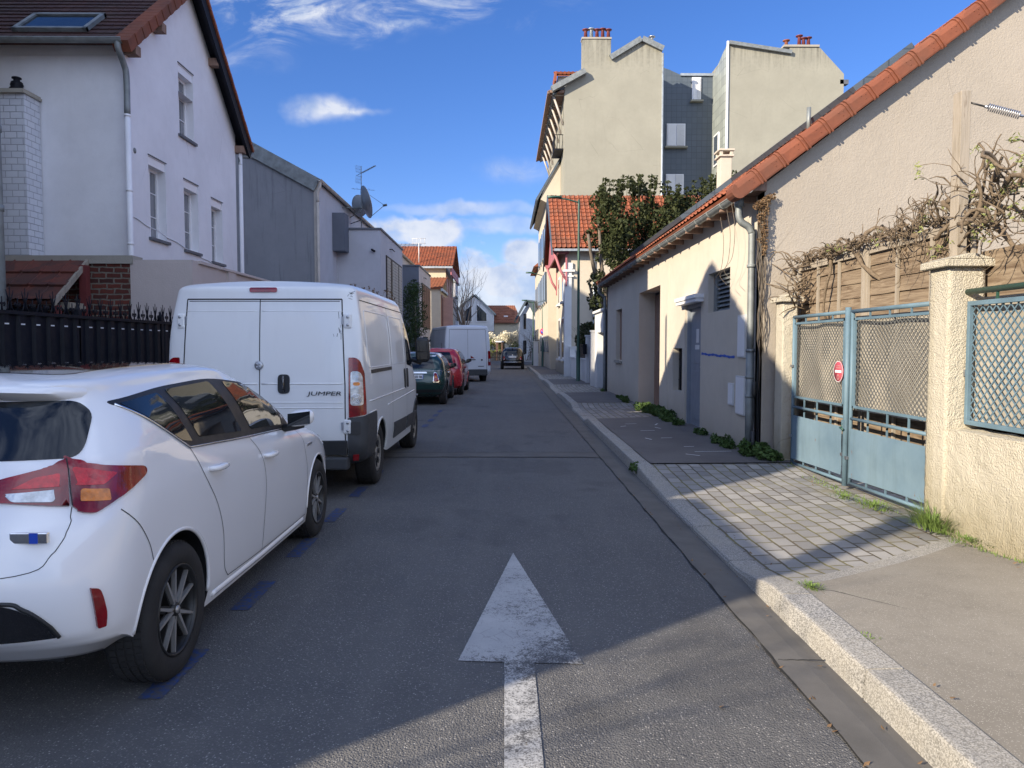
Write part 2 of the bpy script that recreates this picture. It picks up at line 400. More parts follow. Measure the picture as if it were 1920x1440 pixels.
    br.inputs['Color1'].default_value = (.15, .042, .03, 1); br.inputs['Color2'].default_value = (.06, .025, .022, 1); br.inputs['Mortar'].default_value = (.19, .17, .14, 1)
    n = t.noise(18, 6, .7); c = t.mix(t.math('MULTIPLY', t.ramp(n, .5, .7), .7), br.outputs[0], (.06, .04, .035))
    M['brick'] = t.done(c, .9, t.bump(t.math('SUBTRACT', t.math('MULTIPLY', n, .6), br.outputs[1]), .9, .02), spec=.2)
    t = NT('painted_white_brick'); xx = t.sep(); wv = t.mix(.01, t.co, t.noise(5, 4)); sw = t.sep(wv)
    br = t.N.new('ShaderNodeTexBrick'); t.L.new(t.comb(t.math('ADD', sw[0], sw[1]), sw[2]), br.inputs[0]); br.inputs['Scale'].default_value = 1
    br.inputs['Brick Width'].default_value = .2; br.inputs['Row Height'].default_value = .105; br.inputs['Mortar Size'].default_value = .006; br.inputs['Mortar Smooth'].default_value = .4
    br.inputs['Color1'].default_value = (.62, .65, .71, 1); br.inputs['Color2'].default_value = (.56, .59, .66, 1); br.inputs['Mortar'].default_value = (.34, .36, .42, 1)
    n = t.noise(20, 6, .7)
    M['white_brick'] = t.done(br.outputs[0], .85, t.bump(t.math('SUBTRACT', t.math('MULTIPLY', n, .7), br.outputs[1]), .8, .02), spec=.25)
    # --- wood ---
    def wood(name, a, b, dk, gx=(1, .35, 9)):
        t = NT(name); n = t.noise(3.2, 6, .6, t.mp(gx), 1.5); k = t.noise(1.1, 3)
        c = t.mix(t.ramp(n, .35, .65), a, b); c = t.mix(t.math('MULTIPLY', t.ramp(n, .6, .78), t.ramp(k, .3, .6)), c, dk)
        kn = t.voro(2.6, t.mp((1, 1, 1.8))); c = t.mix(t.ramp(kn, .1, .06), c, dk)
        return t.done(c, .85, t.bump(n, .4, .006), spec=.2)
    M['lap_wood'] = wood('weathered_lap_wood', (.12, .085, .058), (.27, .215, .155), (.06, .032, .016), (1, .5, 7))
    M['grey_wood'] = wood('grey_weathered_wood', (.24, .21, .17), (.34, .30, .25), (.15, .12, .09), (5, 5, .5))
    M['shutter_wood'] = wood('faded_brown_shutter', (.20, .13, .10), (.28, .19, .15), (.12, .08, .06), (4, 4, .6))
    M['pale_blind'] = wood('pale_wood_blind', (.40, .37, .33), (.50, .47, .43), (.28, .25, .22), (2, 2, 6))
    # --- metals & plastics ---
    M['zinc'] = simple('zinc', (.20, .22, .225), .58, .35, var=.25, sc=6, bump=.1)
    M['zinc_light'] = simple('pale_zinc', (.36, .40, .43), .5, .6, var=.2, sc=5)
    M['pvc'] = simple('pale_pipe_plastic', (.62, .64, .68), .5, var=.08)
    M['pvc_cream'] = simple('cream_pipe_plastic', (.42, .38, .34), .5, var=.15)
    M['green_paint'] = simple('dark_green_post_paint', (.022, .07, .052), .45, var=.15, sc=5)
    M['slate_blue'] = simple('weathered_blue_paint', (.10, .165, .215), .6, var=.18, sc=3, bump=.25)
    M['black_paint'] = simple('black_paint', (.004, .005, .010), .6, var=.2, spec=.25)
    M['rubber'] = simple('tyre_rubber', (.022, .021, .021), .85, var=.3, sc=8, bump=.25, bsc=90)
    M['black_plastic'] = simple('black_plastic', (.018, .019, .021), .5, var=.15, bump=.1, bsc=300)
    M['grey_plastic'] = simple('grey_textured_plastic', (.042, .045, .050), .65, var=.2, sc=6, bump=.2, bsc=250)
    M['chrome'] = simple('chrome', (.75, .76, .78), .12, 1.0, var=.03)
    M['steel'] = simple('brushed_steel', (.45, .46, .48), .35, .9, var=.12)
    M['alloy'] = simple('silver_alloy', (.42, .41, .40), .4, .55, var=.08)
    M['dark_alloy'] = simple('dark_alloy', (.03, .03, .03), .4, .3, var=.2)
    M['hubcap'] = simple('dirty_hubcap', (.30, .29, .27), .45, .4, var=.3, sc=12)
    M['white_plain'] = simple('white_painted_surface', (.70, .71, .73), .5, var=.04)
    M['white_frame'] = simple('white_window_frame', (.74, .75, .78), .4, var=.04)
    M['grey_door'] = simple('blue_grey_door_paint', (.20, .225, .265), .5, var=.12, sc=4, bump=.1)
    M['meter'] = simple('pale_meter_box', (.56, .57, .58), .5, var=.05)
    M['mesh_wire'] = simple('dull_grey_wire', (.15, .155, .15), .65, .2, var=.2, sc=8)
    M['red_paint'] = simple('dull_red_paint', (.14, .03, .03), .55, var=.15)
    M['pink_paint'] = simple('faded_pink_shutter', (.42, .27, .26), .6, var=.1)
    M['pink_wood'] = simple('faded_raspberry_timber', (.36, .12, .14), .6, var=.2)
    M['dark_void'] = simple('dark_recess', (.018, .02, .024), .7, var=.3)
    M['slate_tile'] = None
    t = NT('dark_blue_cladding'); s_ = t.sep()
    br = t.N.new('ShaderNodeTexBrick'); t.L.new(t.comb(t.math('ADD', s_[0], s_[1]), s_[2]), br.inputs[0]); br.inputs['Scale'].default_value = 1; br.offset = 0.
    br.inputs['Brick Width'].default_value = .32; br.inputs['Row Height'].default_value = .36; br.inputs['Mortar Size'].default_value = .012
    br.inputs['Color1'].default_value = (.068, .09, .118, 1); br.inputs['Color2'].default_value = (.082, .105, .135, 1); br.inputs['Mortar'].default_value = (.035, .05, .07, 1)
    M['cladding'] = t.done(t.mix(t.math('MULTIPLY', t.noise(.8, 5, .6), .5), br.outputs[0], (.06, .08, .10)), .5, t.bump(br.outputs[1], -.5, .03), spec=.5)
    t = NT('pale_or_sunlit_cladding'); s_ = t.sep()  # pale cladding; also carries the sunlight painted on the tall block's slate side
    br = t.N.new('ShaderNodeTexBrick'); t.L.new(t.comb(t.math('ADD', s_[0], s_[1]), s_[2]), br.inputs[0]); br.inputs['Scale'].default_value = 1; br.offset = .0
    br.inputs['Brick Width'].default_value = .42; br.inputs['Row Height'].default_value = .5; br.inputs['Mortar Size'].default_value = .015
    br.inputs['Color1'].default_value = (.26, .29, .28, 1); br.inputs['Color2'].default_value = (.34, .38, .36, 1); br.inputs['Mortar'].default_value = (.16, .18, .18, 1)
    M['cladding_pale'] = t.done(br.outputs[0], .5, t.bump(br.outputs[1], -.5, .03), metal=.2)
    # --- glass ---
    def glass(name, col, rough=.03):
        t = NT(name); t.co = t.tc.outputs['Object']; n = t.noise(1.5, 3)
        return t.done(t.mix(n, col, tuple(x*1.6 for x in col)), rough, t.bump(t.noise(2.5, 2), .02, .05), spec=.55)
    M['glass'] = glass('dark_window_glass', (.012, .016, .022))
    M['car_glass'] = glass('tinted_car_glass', (.008, .010, .013))
    M['far_glass'] = glass('far_window_glass', (.05, .065, .085), .08)
    t = NT('curtain_glass'); t.co = t.tc.outputs['Object']; w = t.noise(4, 4, .6, t.mp((6, 6, .3)))
    M['curtain'] = t.done(t.mix(t.ramp(w, .4, .6), (.10, .11, .12), (.22, .23, .25)), .15, None, spec=.9)
    # --- lamps ---
    t = NT('red_lamp_lens'); t.co = t.tc.outputs['Object']
    n = t.noise(7, 3, .6); g = t.voro(90, out=0)
    c = t.mix(t.ramp(n, .4, .7), (.15, .002, .005), (.34, .004, .010))
    M['red_lens'] = t.done(c, .08, t.bump(g, .05, .004), coat=.6, spec=.6)
    M['amber_lens'] = simple('amber_lamp_lens', (.65, .20, .02), .12, coat=.6, var=.35, sc=22, bump=.3, bsc=70)
    M['clear_lens'] = simple('clear_lamp_lens', (.50, .52, .55), .08, .4, coat=.8, var=.35, sc=22, bump=.3, bsc=60)
    # --- car paints ---
    def paint(name, col, dirt=0., metal=0., coat=1., r=.35, rv=.06):
        t = NT(name); t.co = t.tc.outputs['Object']; n = t.noise(1.6, 6, .65); z = t.sep()[2]
        c = t.mix(0., col, col)
        if dirt:
            d = t.math('MULTIPLY', t.ramp(t.math('ADD', z, t.ramp(n, .2, .8, -.3, .3)), 1.1, .25, 0, 1), dirt)
            c = t.mix(d, col, tuple(x*.62+.05*w for x, w in zip(col, (1, .9, .75))))
            c = t.mix(t.math('MULTIPLY', t.ramp(t.noise(5, 6, .7, t.mp((1, 1, .25))), .5, .8), dirt*.35), c, tuple(x*.6 for x in col))
        return t.done(c, t.ramp(n, .3, .7, r-rv, r+rv), t.bump(t.noise(1.3, 2), .03, .05), metal, .5, coat)
    M['white_car'] = paint('pearl_white_car_paint', (.86, .86, .87), .0, 0., 1., .28, 0.)
    M['van_white'] = paint('aged_white_van_paint', (.77, .78, .78), .45, 0., .6, .35)
    M['van_cool'] = paint('cool_white_van_paint', (.60, .62, .67), .3, 0., .5, .35)
    M['green_car'] = paint('dark_green_car_paint', (.006, .040, .034), .05, .2, 1., .3)
    M['red_car'] = paint('red_car_paint', (.42, .012, .02), .1, 0., 1., .3)
    M['black_car'] = paint('black_car_paint', (.004, .004, .006), .0, 0., .5, .25, 0.)
    t = NT('black_gloss_panel'); M['gloss_black'] = t.done((.006, .006, .008), .04, spec=.8, coat=1.)
    # --- plants ---
    def leaf(name, a, b, tr=.15):
        t = NT(name); n = t.noise(3.5, 3); n2 = t.noise(40, 2)
        c = t.mix(t.ramp(n, .35, .65), a, b); c = t.mix(t.math('MULTIPLY', n2, .4), c, tuple(x*1.5 for x in b))
        m = t.done(c, .6, spec=.18)
        t.b.inputs['Transmission Weight'].default_value = 0
        return m
    M['ivy'] = leaf('ivy_leaf', (.020, .027, .010), (.040, .048, .018))
    M['weed'] = leaf('weed_leaf', (.032, .065, .017), (.06, .10, .028))
    M['grass'] = leaf('grass_blade', (.08, .13, .03), (.13, .19, .05))
    M['conifer'] = leaf('conifer_leaf', (.018, .035, .015), (.035, .06, .02))
    M['bush_leaf'] = leaf('bush_leaf', (.12, .15, .04), (.18, .20, .07))
    M['bright_red'] = simple('bright_red_reflector', (.55, .012, .02), .15, coat=.5, var=.4, sc=30, bump=.2, bsc=80)
    M['blossom'] = leaf('pale_blossom', (.50, .47, .36), (.62, .58, .46))
    M['bud'] = leaf('vine_bud', (.16, .19, .06), (.22, .24, .09))
    M['dry_leaf'] = leaf('dead_leaf', (.11, .065, .035), (.17, .11, .06))
    t = NT('gate_sheet_paint'); n = t.noise(1.6, 5, .65); s_ = t.noise(5, 5, .7, t.mp((1, 1, .12))); ru = t.noise(7, 5, .7, t.mp((1, 1, .5)))
    c = t.mix(t.ramp(n, .35, .65), (.105, .168, .225), (.145, .218, .275)); c = t.mix(t.math('MULTIPLY', t.ramp(s_, .5, .75), .45), c, (.075, .115, .135))
    c = t.mix(t.math('MULTIPLY', t.ramp(ru, .66, .72), .8), c, (.16, .075, .035)); M['gate_sheet'] = t.done(c, .65, t.bump(n, .1, .02), spec=.4)
    t = NT('bark'); n = t.noise(30, 6, .7, t.mp((1, 1, .4))); M['bark'] = t.done(t.mix(t.ramp(n, .3, .7), (.09, .075, .06), (.20, .17, .14)), .9, t.bump(n, .6, .01), spec=.2)
    t = NT('vine_bark'); n = t.noise(26, 6, .7); M['vine_bark'] = t.done(t.mix(t.ramp(n, .3, .7), (.085, .064, .044), (.20, .155, .11)), .9, t.bump(n, .6, .008), spec=.2)
    t = NT('far_bark'); M['far_bark'] = t.done(t.mix(t.noise(8, 3), (.14, .12, .11), (.2, .18, .17)), .9)
    t = NT('canvas_sheet'); n = t.noise(2.5, 6, .65); w = t.noise(220, 2, .5)
    c = t.mix(t.ramp(n, .35, .7), (.27, .25, .215), (.37, .345, .30)); c = t.mix(t.math('MULTIPLY', t.ramp(t.noise(5, 5, .7, t.mp((1, 1, .2))), .55, .8), .5), c, (.17, .13, .09))
    M['canvas'] = t.done(c, .95, t.bump(w, .3, .002), spec=.1)
    t = NT('bitumen_crack'); n = t.noise(30, 4); M['crack'] = t.done(t.mix(n, (.012, .012, .012), (.03, .03, .028)), .9)
    t = NT('seam'); M['seam'] = t.done((.02, .02, .022), .8)
    M['plate_white'] = simple('number_plate', (.62, .63, .64), .4, var=.04)
    M['plate_blue'] = simple('number_plate_blue', (.02, .07, .45), .4)
    M['sign_blue'] = simple('traffic_sign_blue', (.03, .07, .42), .4)
    M['sign_red'] = simple('traffic_sign_red', (.50, .02, .04), .4)
    M['faded_sign_red'] = simple('faded_sign_red', (.45, .07, .10), .6, var=.25, sc=30)
    M['graffiti'] = simple('blue_spray_paint', (.03, .09, .42), .6, var=.25, sc=9)
    M['curb_dark'] = simple('dark_blue_grey_coping', (.10, .11, .13), .6, var=.2)
make_mats()
# ---------------- vehicle machinery ----------------
def lerp_list(L, x):
    """smooth (pchip-like) interpolation through (x, v) pairs sorted by x"""
    if isinstance(L, (int, float)): return L
    n = len(L)
    if x <= L[0][0]: return L[0][1]
    if x >= L[-1][0]: return L[-1][1]
    for i in range(n-1):
        if x <= L[i+1][0]: break
    def sl(k): return (L[k+1][1]-L[k][1])/max(1e-9, (L[k+1][0]-L[k][0]))
    def tg(k):
        if k == 0: return sl(0)
        if k == n-1: return sl(n-2)
        a, b = sl(k-1), sl(k)
        return 0 if a*b <= 0 else 2*a*b/(a+b)
    h = L[i+1][0]-L[i][0]; t = (x-L[i][0])/h; m0, m1 = tg(i)*h, tg(i+1)*h
    return (2*t**3-3*t*t+1)*L[i][1]+(t**3-2*t*t+t)*m0+(-2*t**3+3*t*t)*L[i+1][1]+(t**3-t*t)*m1
NF, NS, NR = 22, 46, 26
def loop(lv):
    w, yf, yr, lf, lr, n, m = lv['w'], lv['yf'], lv['yr'], lv.get('lf', .5), lv.get('lr', .3), lv.get('n', 3.), lv.get('m', 4.)
    wp = lv.get('wp', 1.); z = lv['z']; out = []
    def P(x, y): return Vector((x*lerp_list(wp, y), y, lerp_list(z, y)))
    for k in range(NF):
        a = math.pi/2*(1-k/NF); out.append(P(w*math.cos(a)**(2/n), yf-lf+lf*math.sin(a)**(2/n)))
    for k in range(NS):
        f = k/NS; out.append(P(w, (yf-lf)*(1-f)+(yr+lr)*f))
    for k in range(NR+1):
        a = math.pi/2*k/NR; out.append(P(w*max(0, math.cos(a))**(2/m), yr+lr-lr*math.sin(a)**(2/m)))
    out[0].x = 0; out[-1].x = 0
    return out
class Shell:
    def __init__(s, levels, sub=5):
        loops = [loop(l) for l in levels]; s.levels = levels
        corner = [i == 0 or i == len(levels)-1 or levels[i].get('c') for i in range(len(levels))]
        rows = []
        for i in range(len(levels)-1):
            for q in range(sub):
                t = q/sub; row = []
                for c in range(len(loops[0])):
                    p1, p2 = loops[i][c], loops[i+1][c]
                    p0 = p1-(p2-p1) if corner[i] else loops[i-1][c]
                    p3 = p2+(p2-p1) if corner[i+1] else loops[i+2][c]
                    d = p2-p1
                    a = (p2-p0)*.5; b = (p3-p1)*.5
                    L = d.length
                    if a.length > L*1.3: a = a*(L*1.3/a.length)
                    if b.length > L*1.3: b = b*(L*1.3/b.length)
                    row.append(p1*(2*t**3-3*t*t+1)+a*(t**3-2*t*t+t)+p2*(-2*t**3+3*t*t)+b*(t**3-t*t))
                rows.append(row)
        rows.append(loops[-1]); s.rows = rows; nc = len(rows[0])
        vs = [p for r in rows for p in r]; vm = [Vector((-p.x, p.y, p.z)) for p in vs]; n = len(vs)
        fs = []
        for r in range(len(rows)-1):
            for c in range(nc-1):
                a, b, d, e = r*nc+c, r*nc+c+1, (r+1)*nc+c+1, (r+1)*nc+c
                fs.append((a, b, d, e)); fs.append((n+e, n+d, n+b, n+a))
        s.verts = vs+vm
        bm = bmesh.new(); bv = [bm.verts.new(v) for v in s.verts]
        for f in fs:
            try: bm.faces.new([bv[i] for i in f])
            except ValueError: pass
        # floor
        ring = [bv[c] for c in range(nc)]+[bv[n+c] for c in range(nc-2, 0, -1)]
        bmesh.ops.remove_doubles(bm, verts=bm.verts, dist=.0008)
        be = [e for e in bm.edges if len(e.link_faces) == 1]
        if be: bmesh.ops.holes_fill(bm, edges=be, sides=0)
        bmesh.ops.recalc_face_normals(bm, faces=bm.faces)
        s.bm = bm; s.bvh = BVHTree.FromBMesh(bm)
        ref = levels[s.refi()]; s.ref = loop(ref)
        S = [0]; rr = list(reversed(s.ref))
        for i in range(1, len(rr)): S.append(S[-1]+(rr[i]-rr[i-1]).xy.length)
        s.S = S; s.rr = rr
    def refi(s):
        return max(range(len(s.levels)), key=lambda i: s.levels[i].get('ref', 0))
    def s_rear(s, x):
        for i in range(len(s.rr)-1):
            if s.rr[i+1].x >= x: 
                a, b = s.rr[i], s.rr[i+1]; f = (x-a.x)/max(1e-9, b.x-a.x); return s.S[i]+f*(s.S[i+1]-s.S[i])
        return s.S[-1]
    def s_side(s, y):
        for i in range(4, len(s.rr)-1):
            if s.rr[i+1].y >= y:
                a, b = s.rr[i], s.rr[i+1]; f = (y-a.y)/max(1e-9, b.y-a.y); return s.S[i]+max(0, f)*(s.S[i+1]-s.S[i])
        return s.S[-1]
    def hit(s, p, view, off=0.):
        if view in 'RL':
            sg = 1 if view == 'R' else -1; o = Vector((3*sg, p[0], p[1])); d = Vector((-sg, 0, 0))
        elif view in 'BF':
            sg = -1 if view == 'B' else 1; o = Vector((p[0], 8*sg, p[1])); d = Vector((0, -sg, 0))
        elif view == 'T': o = Vector((p[0], p[1], 6)); d = Vector((0, 0, -1))
        else:                                      # 'S' right / 'Z' left : distance round the tail, height
            u = abs(p[0]); i = 0
            while i < len(s.S)-2 and s.S[i+1] < u: i += 1
            a, b = s.rr[i], s.rr[i+1]; f = min(1, (u-s.S[i])/max(1e-9, s.S[i+1]-s.S[i])); q = a.lerp(b, f)
            j0, j1 = max(0, i-3), min(len(s.rr)-1, i+4)
            t = (s.rr[j1]-s.rr[j0]); t.z = 0; t.normalize(); nrm = Vector((t.y, -t.x, 0))
            if i < 1: nrm = Vector((0, -1, 0))
            o = Vector((q.x, q.y, p[1]))+nrm*.8; d = -nrm
            if view == 'Z': o.x = -o.x; d.x = -d.x
        h, n, _, _ = s.bvh.ray_cast(o, d)
        if h is None:
            h, n, _, _ = s.bvh.find_nearest(o+d*(o-Vector((0, o.y if view in 'RL' else 2, o.z))).length*.7)
        if n.dot(d) > 0: n = -n
        return h+n*off, n
def fillet(pts, r=.03, k=4):
    out = []; n = len(pts)
    for i in range(n):
        p = Vector(pts[i][:2]); ri = pts[i][2] if len(pts[i]) > 2 else r
        a = Vector(pts[i-1][:2]); b = Vector(pts[(i+1) % n][:2])
        la, lb = max((a-p).length, 1e-6), max((b-p).length, 1e-6); d1 = min(ri, la*.45); d2 = min(ri, lb*.45)
        if ri <= 0: out.append(tuple(p)); continue
        A = p+(a-p)/la*d1; B = p+(b-p)/lb*d2
        for q in range(k+1):
            t = q/k; out.append(tuple(A*(1-t)**2+p*2*t*(1-t)+B*t*t))
    return out
def dens(pts, step, closed=True):
    out = []; n = len(pts)
    for i in range(n if closed else n-1):
        a, b = Vector(pts[i]), Vector(pts[(i+1) % n]); k = max(1, int((b-a).length/step))
        for q in range(k): out.append(tuple(a.lerp(b, q/k)))
    if not closed: out.append(tuple(pts[-1]))
    return out
def inside(p, poly):
    c = False; j = len(poly)-1
    for i in range(len(poly)):
        if (poly[i][1] > p[1]) != (poly[j][1] > p[1]) and p[0] < (poly[j][0]-poly[i][0])*(p[1]-poly[i][1])/(poly[j][1]-poly[i][1])+poly[i][0]: c = not c
        j = i
    return c
def smooth_line(pts, k=6):
    out = []; n = len(pts); P = [Vector(p) for p in pts]
    for i in range(n-1):
        p0 = P[i-1] if i else P[0]*2-P[1]; p1, p2 = P[i], P[i+1]; p3 = P[i+2] if i+2 < n else P[-1]*2-P[-2]
        for q in range(k):
            t = q/k; out.append(tuple(.5*((2*p1)+(p2-p0)*t+(2*p0-5*p1+4*p2-p3)*t*t+(3*p1-p0-3*p2+p3)*t**3)))
    out.append(tuple(P[-1])); return out
class Car:
    def __init__(s, name, label, cat, loc, shell, paint, arches, rz=0., arch_mat='black_plastic', group=None):
        s.root = thing(name, label, cat, loc, group); s.sh = shell; s.rz = rz; s.M = MATS
        s.loc = Vector(loc); s.rot = Matrix.Rotation(rz, 3, 'Z'); s.parts = []
        me = bpy.data.meshes.new('body'); shell.bm.to_mesh(me); me.materials.append(MATS[paint]); me.materials.append(MATS[arch_mat])
        for p in me.polygons: p.use_smooth = True
        body = bpy.data.objects.new('body', me); COL.objects.link(body)
        cut = MB()
        for (y, z, r, w, dep) in arches:
            for sg in (1, -1):
                x0, x1 = sg*(w-dep), sg*(w+.3); n = 44
                ring = [(y+r*math.cos(2*math.pi*i/n), z+r*math.sin(2*math.pi*i/n)) for i in range(n)]
                cut.add([(x0, a, b) for a, b in ring]+[(x1, a, b) for a, b in ring],
                        [tuple(range(n)), tuple(reversed(range(n, 2*n)))]+[(i, n+i, n+(i+1) % n, (i+1) % n) for i in range(n)], 1)
        co = cut.build('cutter', [MATS[paint], MATS[arch_mat]])
        bo = body.modifiers.new('b', 'BOOLEAN'); bo.operation = 'DIFFERENCE'; bo.object = co; bo.solver = 'EXACT'
        try: bo.material_mode = 'TRANSFER'
        except Exception: pass
        dg = bpy.context.evaluated_depsgraph_get(); me2 = bpy.data.meshes.new_from_object(body.evaluated_get(dg), preserve_all_data_layers=True, depsgraph=dg)
        body.modifiers.clear(); body.data = me2; bpy.data.objects.remove(co); me2.name = 'body'
        for p in me2.polygons: p.use_smooth = True
        me2.set_sharp_from_angle(angle=R(38))
        s.put(body); s.body = body
    def put(s, o, parent=None):
        if parent: o.parent = parent
        else: o.parent = s.root; o.rotation_euler = (0, 0, s.rz)
        return o
    def mb(s, m, name, mats, parent=None, bevel=0):
        if not isinstance(mats, (list, tuple)): mats = [mats]
        o = m.build(name, [MATS[x] for x in mats], None, bevel); return s.put(o, parent)
    def into_body(s, m, mat):
        """seams, swages and lips are pressed into the body: same mesh"""
        me = s.body.data; bm = bmesh.new(); bm.from_mesh(me)
        if mat not in [x.name for x in me.materials] and MATS[mat].name not in [x.name for x in me.materials]: me.materials.append(MATS[mat])
        mi = [x.name for x in me.materials].index(MATS[mat].name)
        vs = [bm.verts.new(v) for v in m.v]
        for f, sm in zip(m.f, m.sm):
            try: q = bm.faces.new([vs[i] for i in f]); q.material_index = mi; q.smooth = sm
            except ValueError: pass
        bm.to_mesh(me); bm.free()
    def patch_mb(s, poly, view, off=.003, step=.06, skirt=.02, mi=0, m=None, sm=True):
        poly = dens(poly, step)
        xs = [p[0] for p in poly]; ys = [p[1] for p in poly]
        inn = []; gx = int((max(xs)-min(xs))/step)+1; gy = int((max(ys)-min(ys))/step)+1
        ins = []
        for i in range(1, gx):
            for j in range(1, gy):
                q = (min(xs)+(max(xs)-min(xs))*i/gx, min(ys)+(max(ys)-min(ys))*j/gy)
                if inside(q, poly) and all((q[0]-p[0])**2+(q[1]-p[1])**2 > (step*.35)**2 for p in poly): ins.append(q)
        n = len(poly)
        V, E, F, *_ = geometry.delaunay_2d_cdt([Vector(p) for p in poly+ins], [(i, (i+1) % n) for i in range(n)], [list(range(n))], 1, 1e-5)
        m = m or MB(); top = []; low = []
        for v in V:
            h, nn = s.sh.hit(v, view, off); top.append(h); low.append(h-nn*(off+skirt))
        ctr = Vector((0, 2, .7))
        m.add(top, [tuple(f) for f in F], mi, sm)
        cnt = {}
        for f in F:
            for a, b in zip(f, f[1:]+f[:1]) if isinstance(f, list) else zip(f, tuple(f[1:])+tuple(f[:1])):
                cnt[tuple(sorted((a, b)))] = cnt.get(tuple(sorted((a, b))), 0)+1
        for (a, b), c in cnt.items():
            if c == 1: m.add([top[a], top[b], low[b], low[a]], [(0, 1, 2, 3)], mi)
        return m
    def patch(s, name, mat, poly, view, off=.003, step=.06, parent=None, both=False, skirt=.02):
        m = s.patch_mb(poly, view, off, step, skirt); return s.mb(m, name, mat, parent)
    def ribbon_mb(s, pts, view, w=.0045, off=.0015, step=.03, m=None, mi=0):
        pts = dens(pts, step, False); m = m or MB(); H = [s.sh.hit(p, view, off) for p in pts]; vs = []
        for i, (h, n) in enumerate(H):
            t = (H[min(i+1, len(H)-1)][0]-H[max(0, i-1)][0])
            if t.length < 1e-7: t = Vector((0, 1, 0))
            b = t.normalized().cross(n).normalized()*w*.5; vs += [h-b, h+b]
        m.add(vs, [(2*i, 2*i+1, 2*i+3, 2*i+2) for i in range(len(H)-1)], mi); return m
    def trim_mb(s, pts, view, r=.006, off=.002, step=.03, m=None, closed=False, mi=0):
        pts = dens(pts, step, closed); m = m or MB()
        m.tube([s.sh.hit(p, view, off)[0] for p in pts], r, 6, mi, closed=closed); return m
    def arch_lip(s, name, mat, y, z, r, a0, a1, view='R', rad=.012, off=0.):
        pts = [(y+r*math.cos(R(a)), z+r*math.sin(R(a))) for a in range(a0, a1+1, 4)]
        m = MB()
        m.tube([s.sh.hit(p, v, off)[0] for p in pts for v in [view]], rad, 8); s.into_body(m, mat)
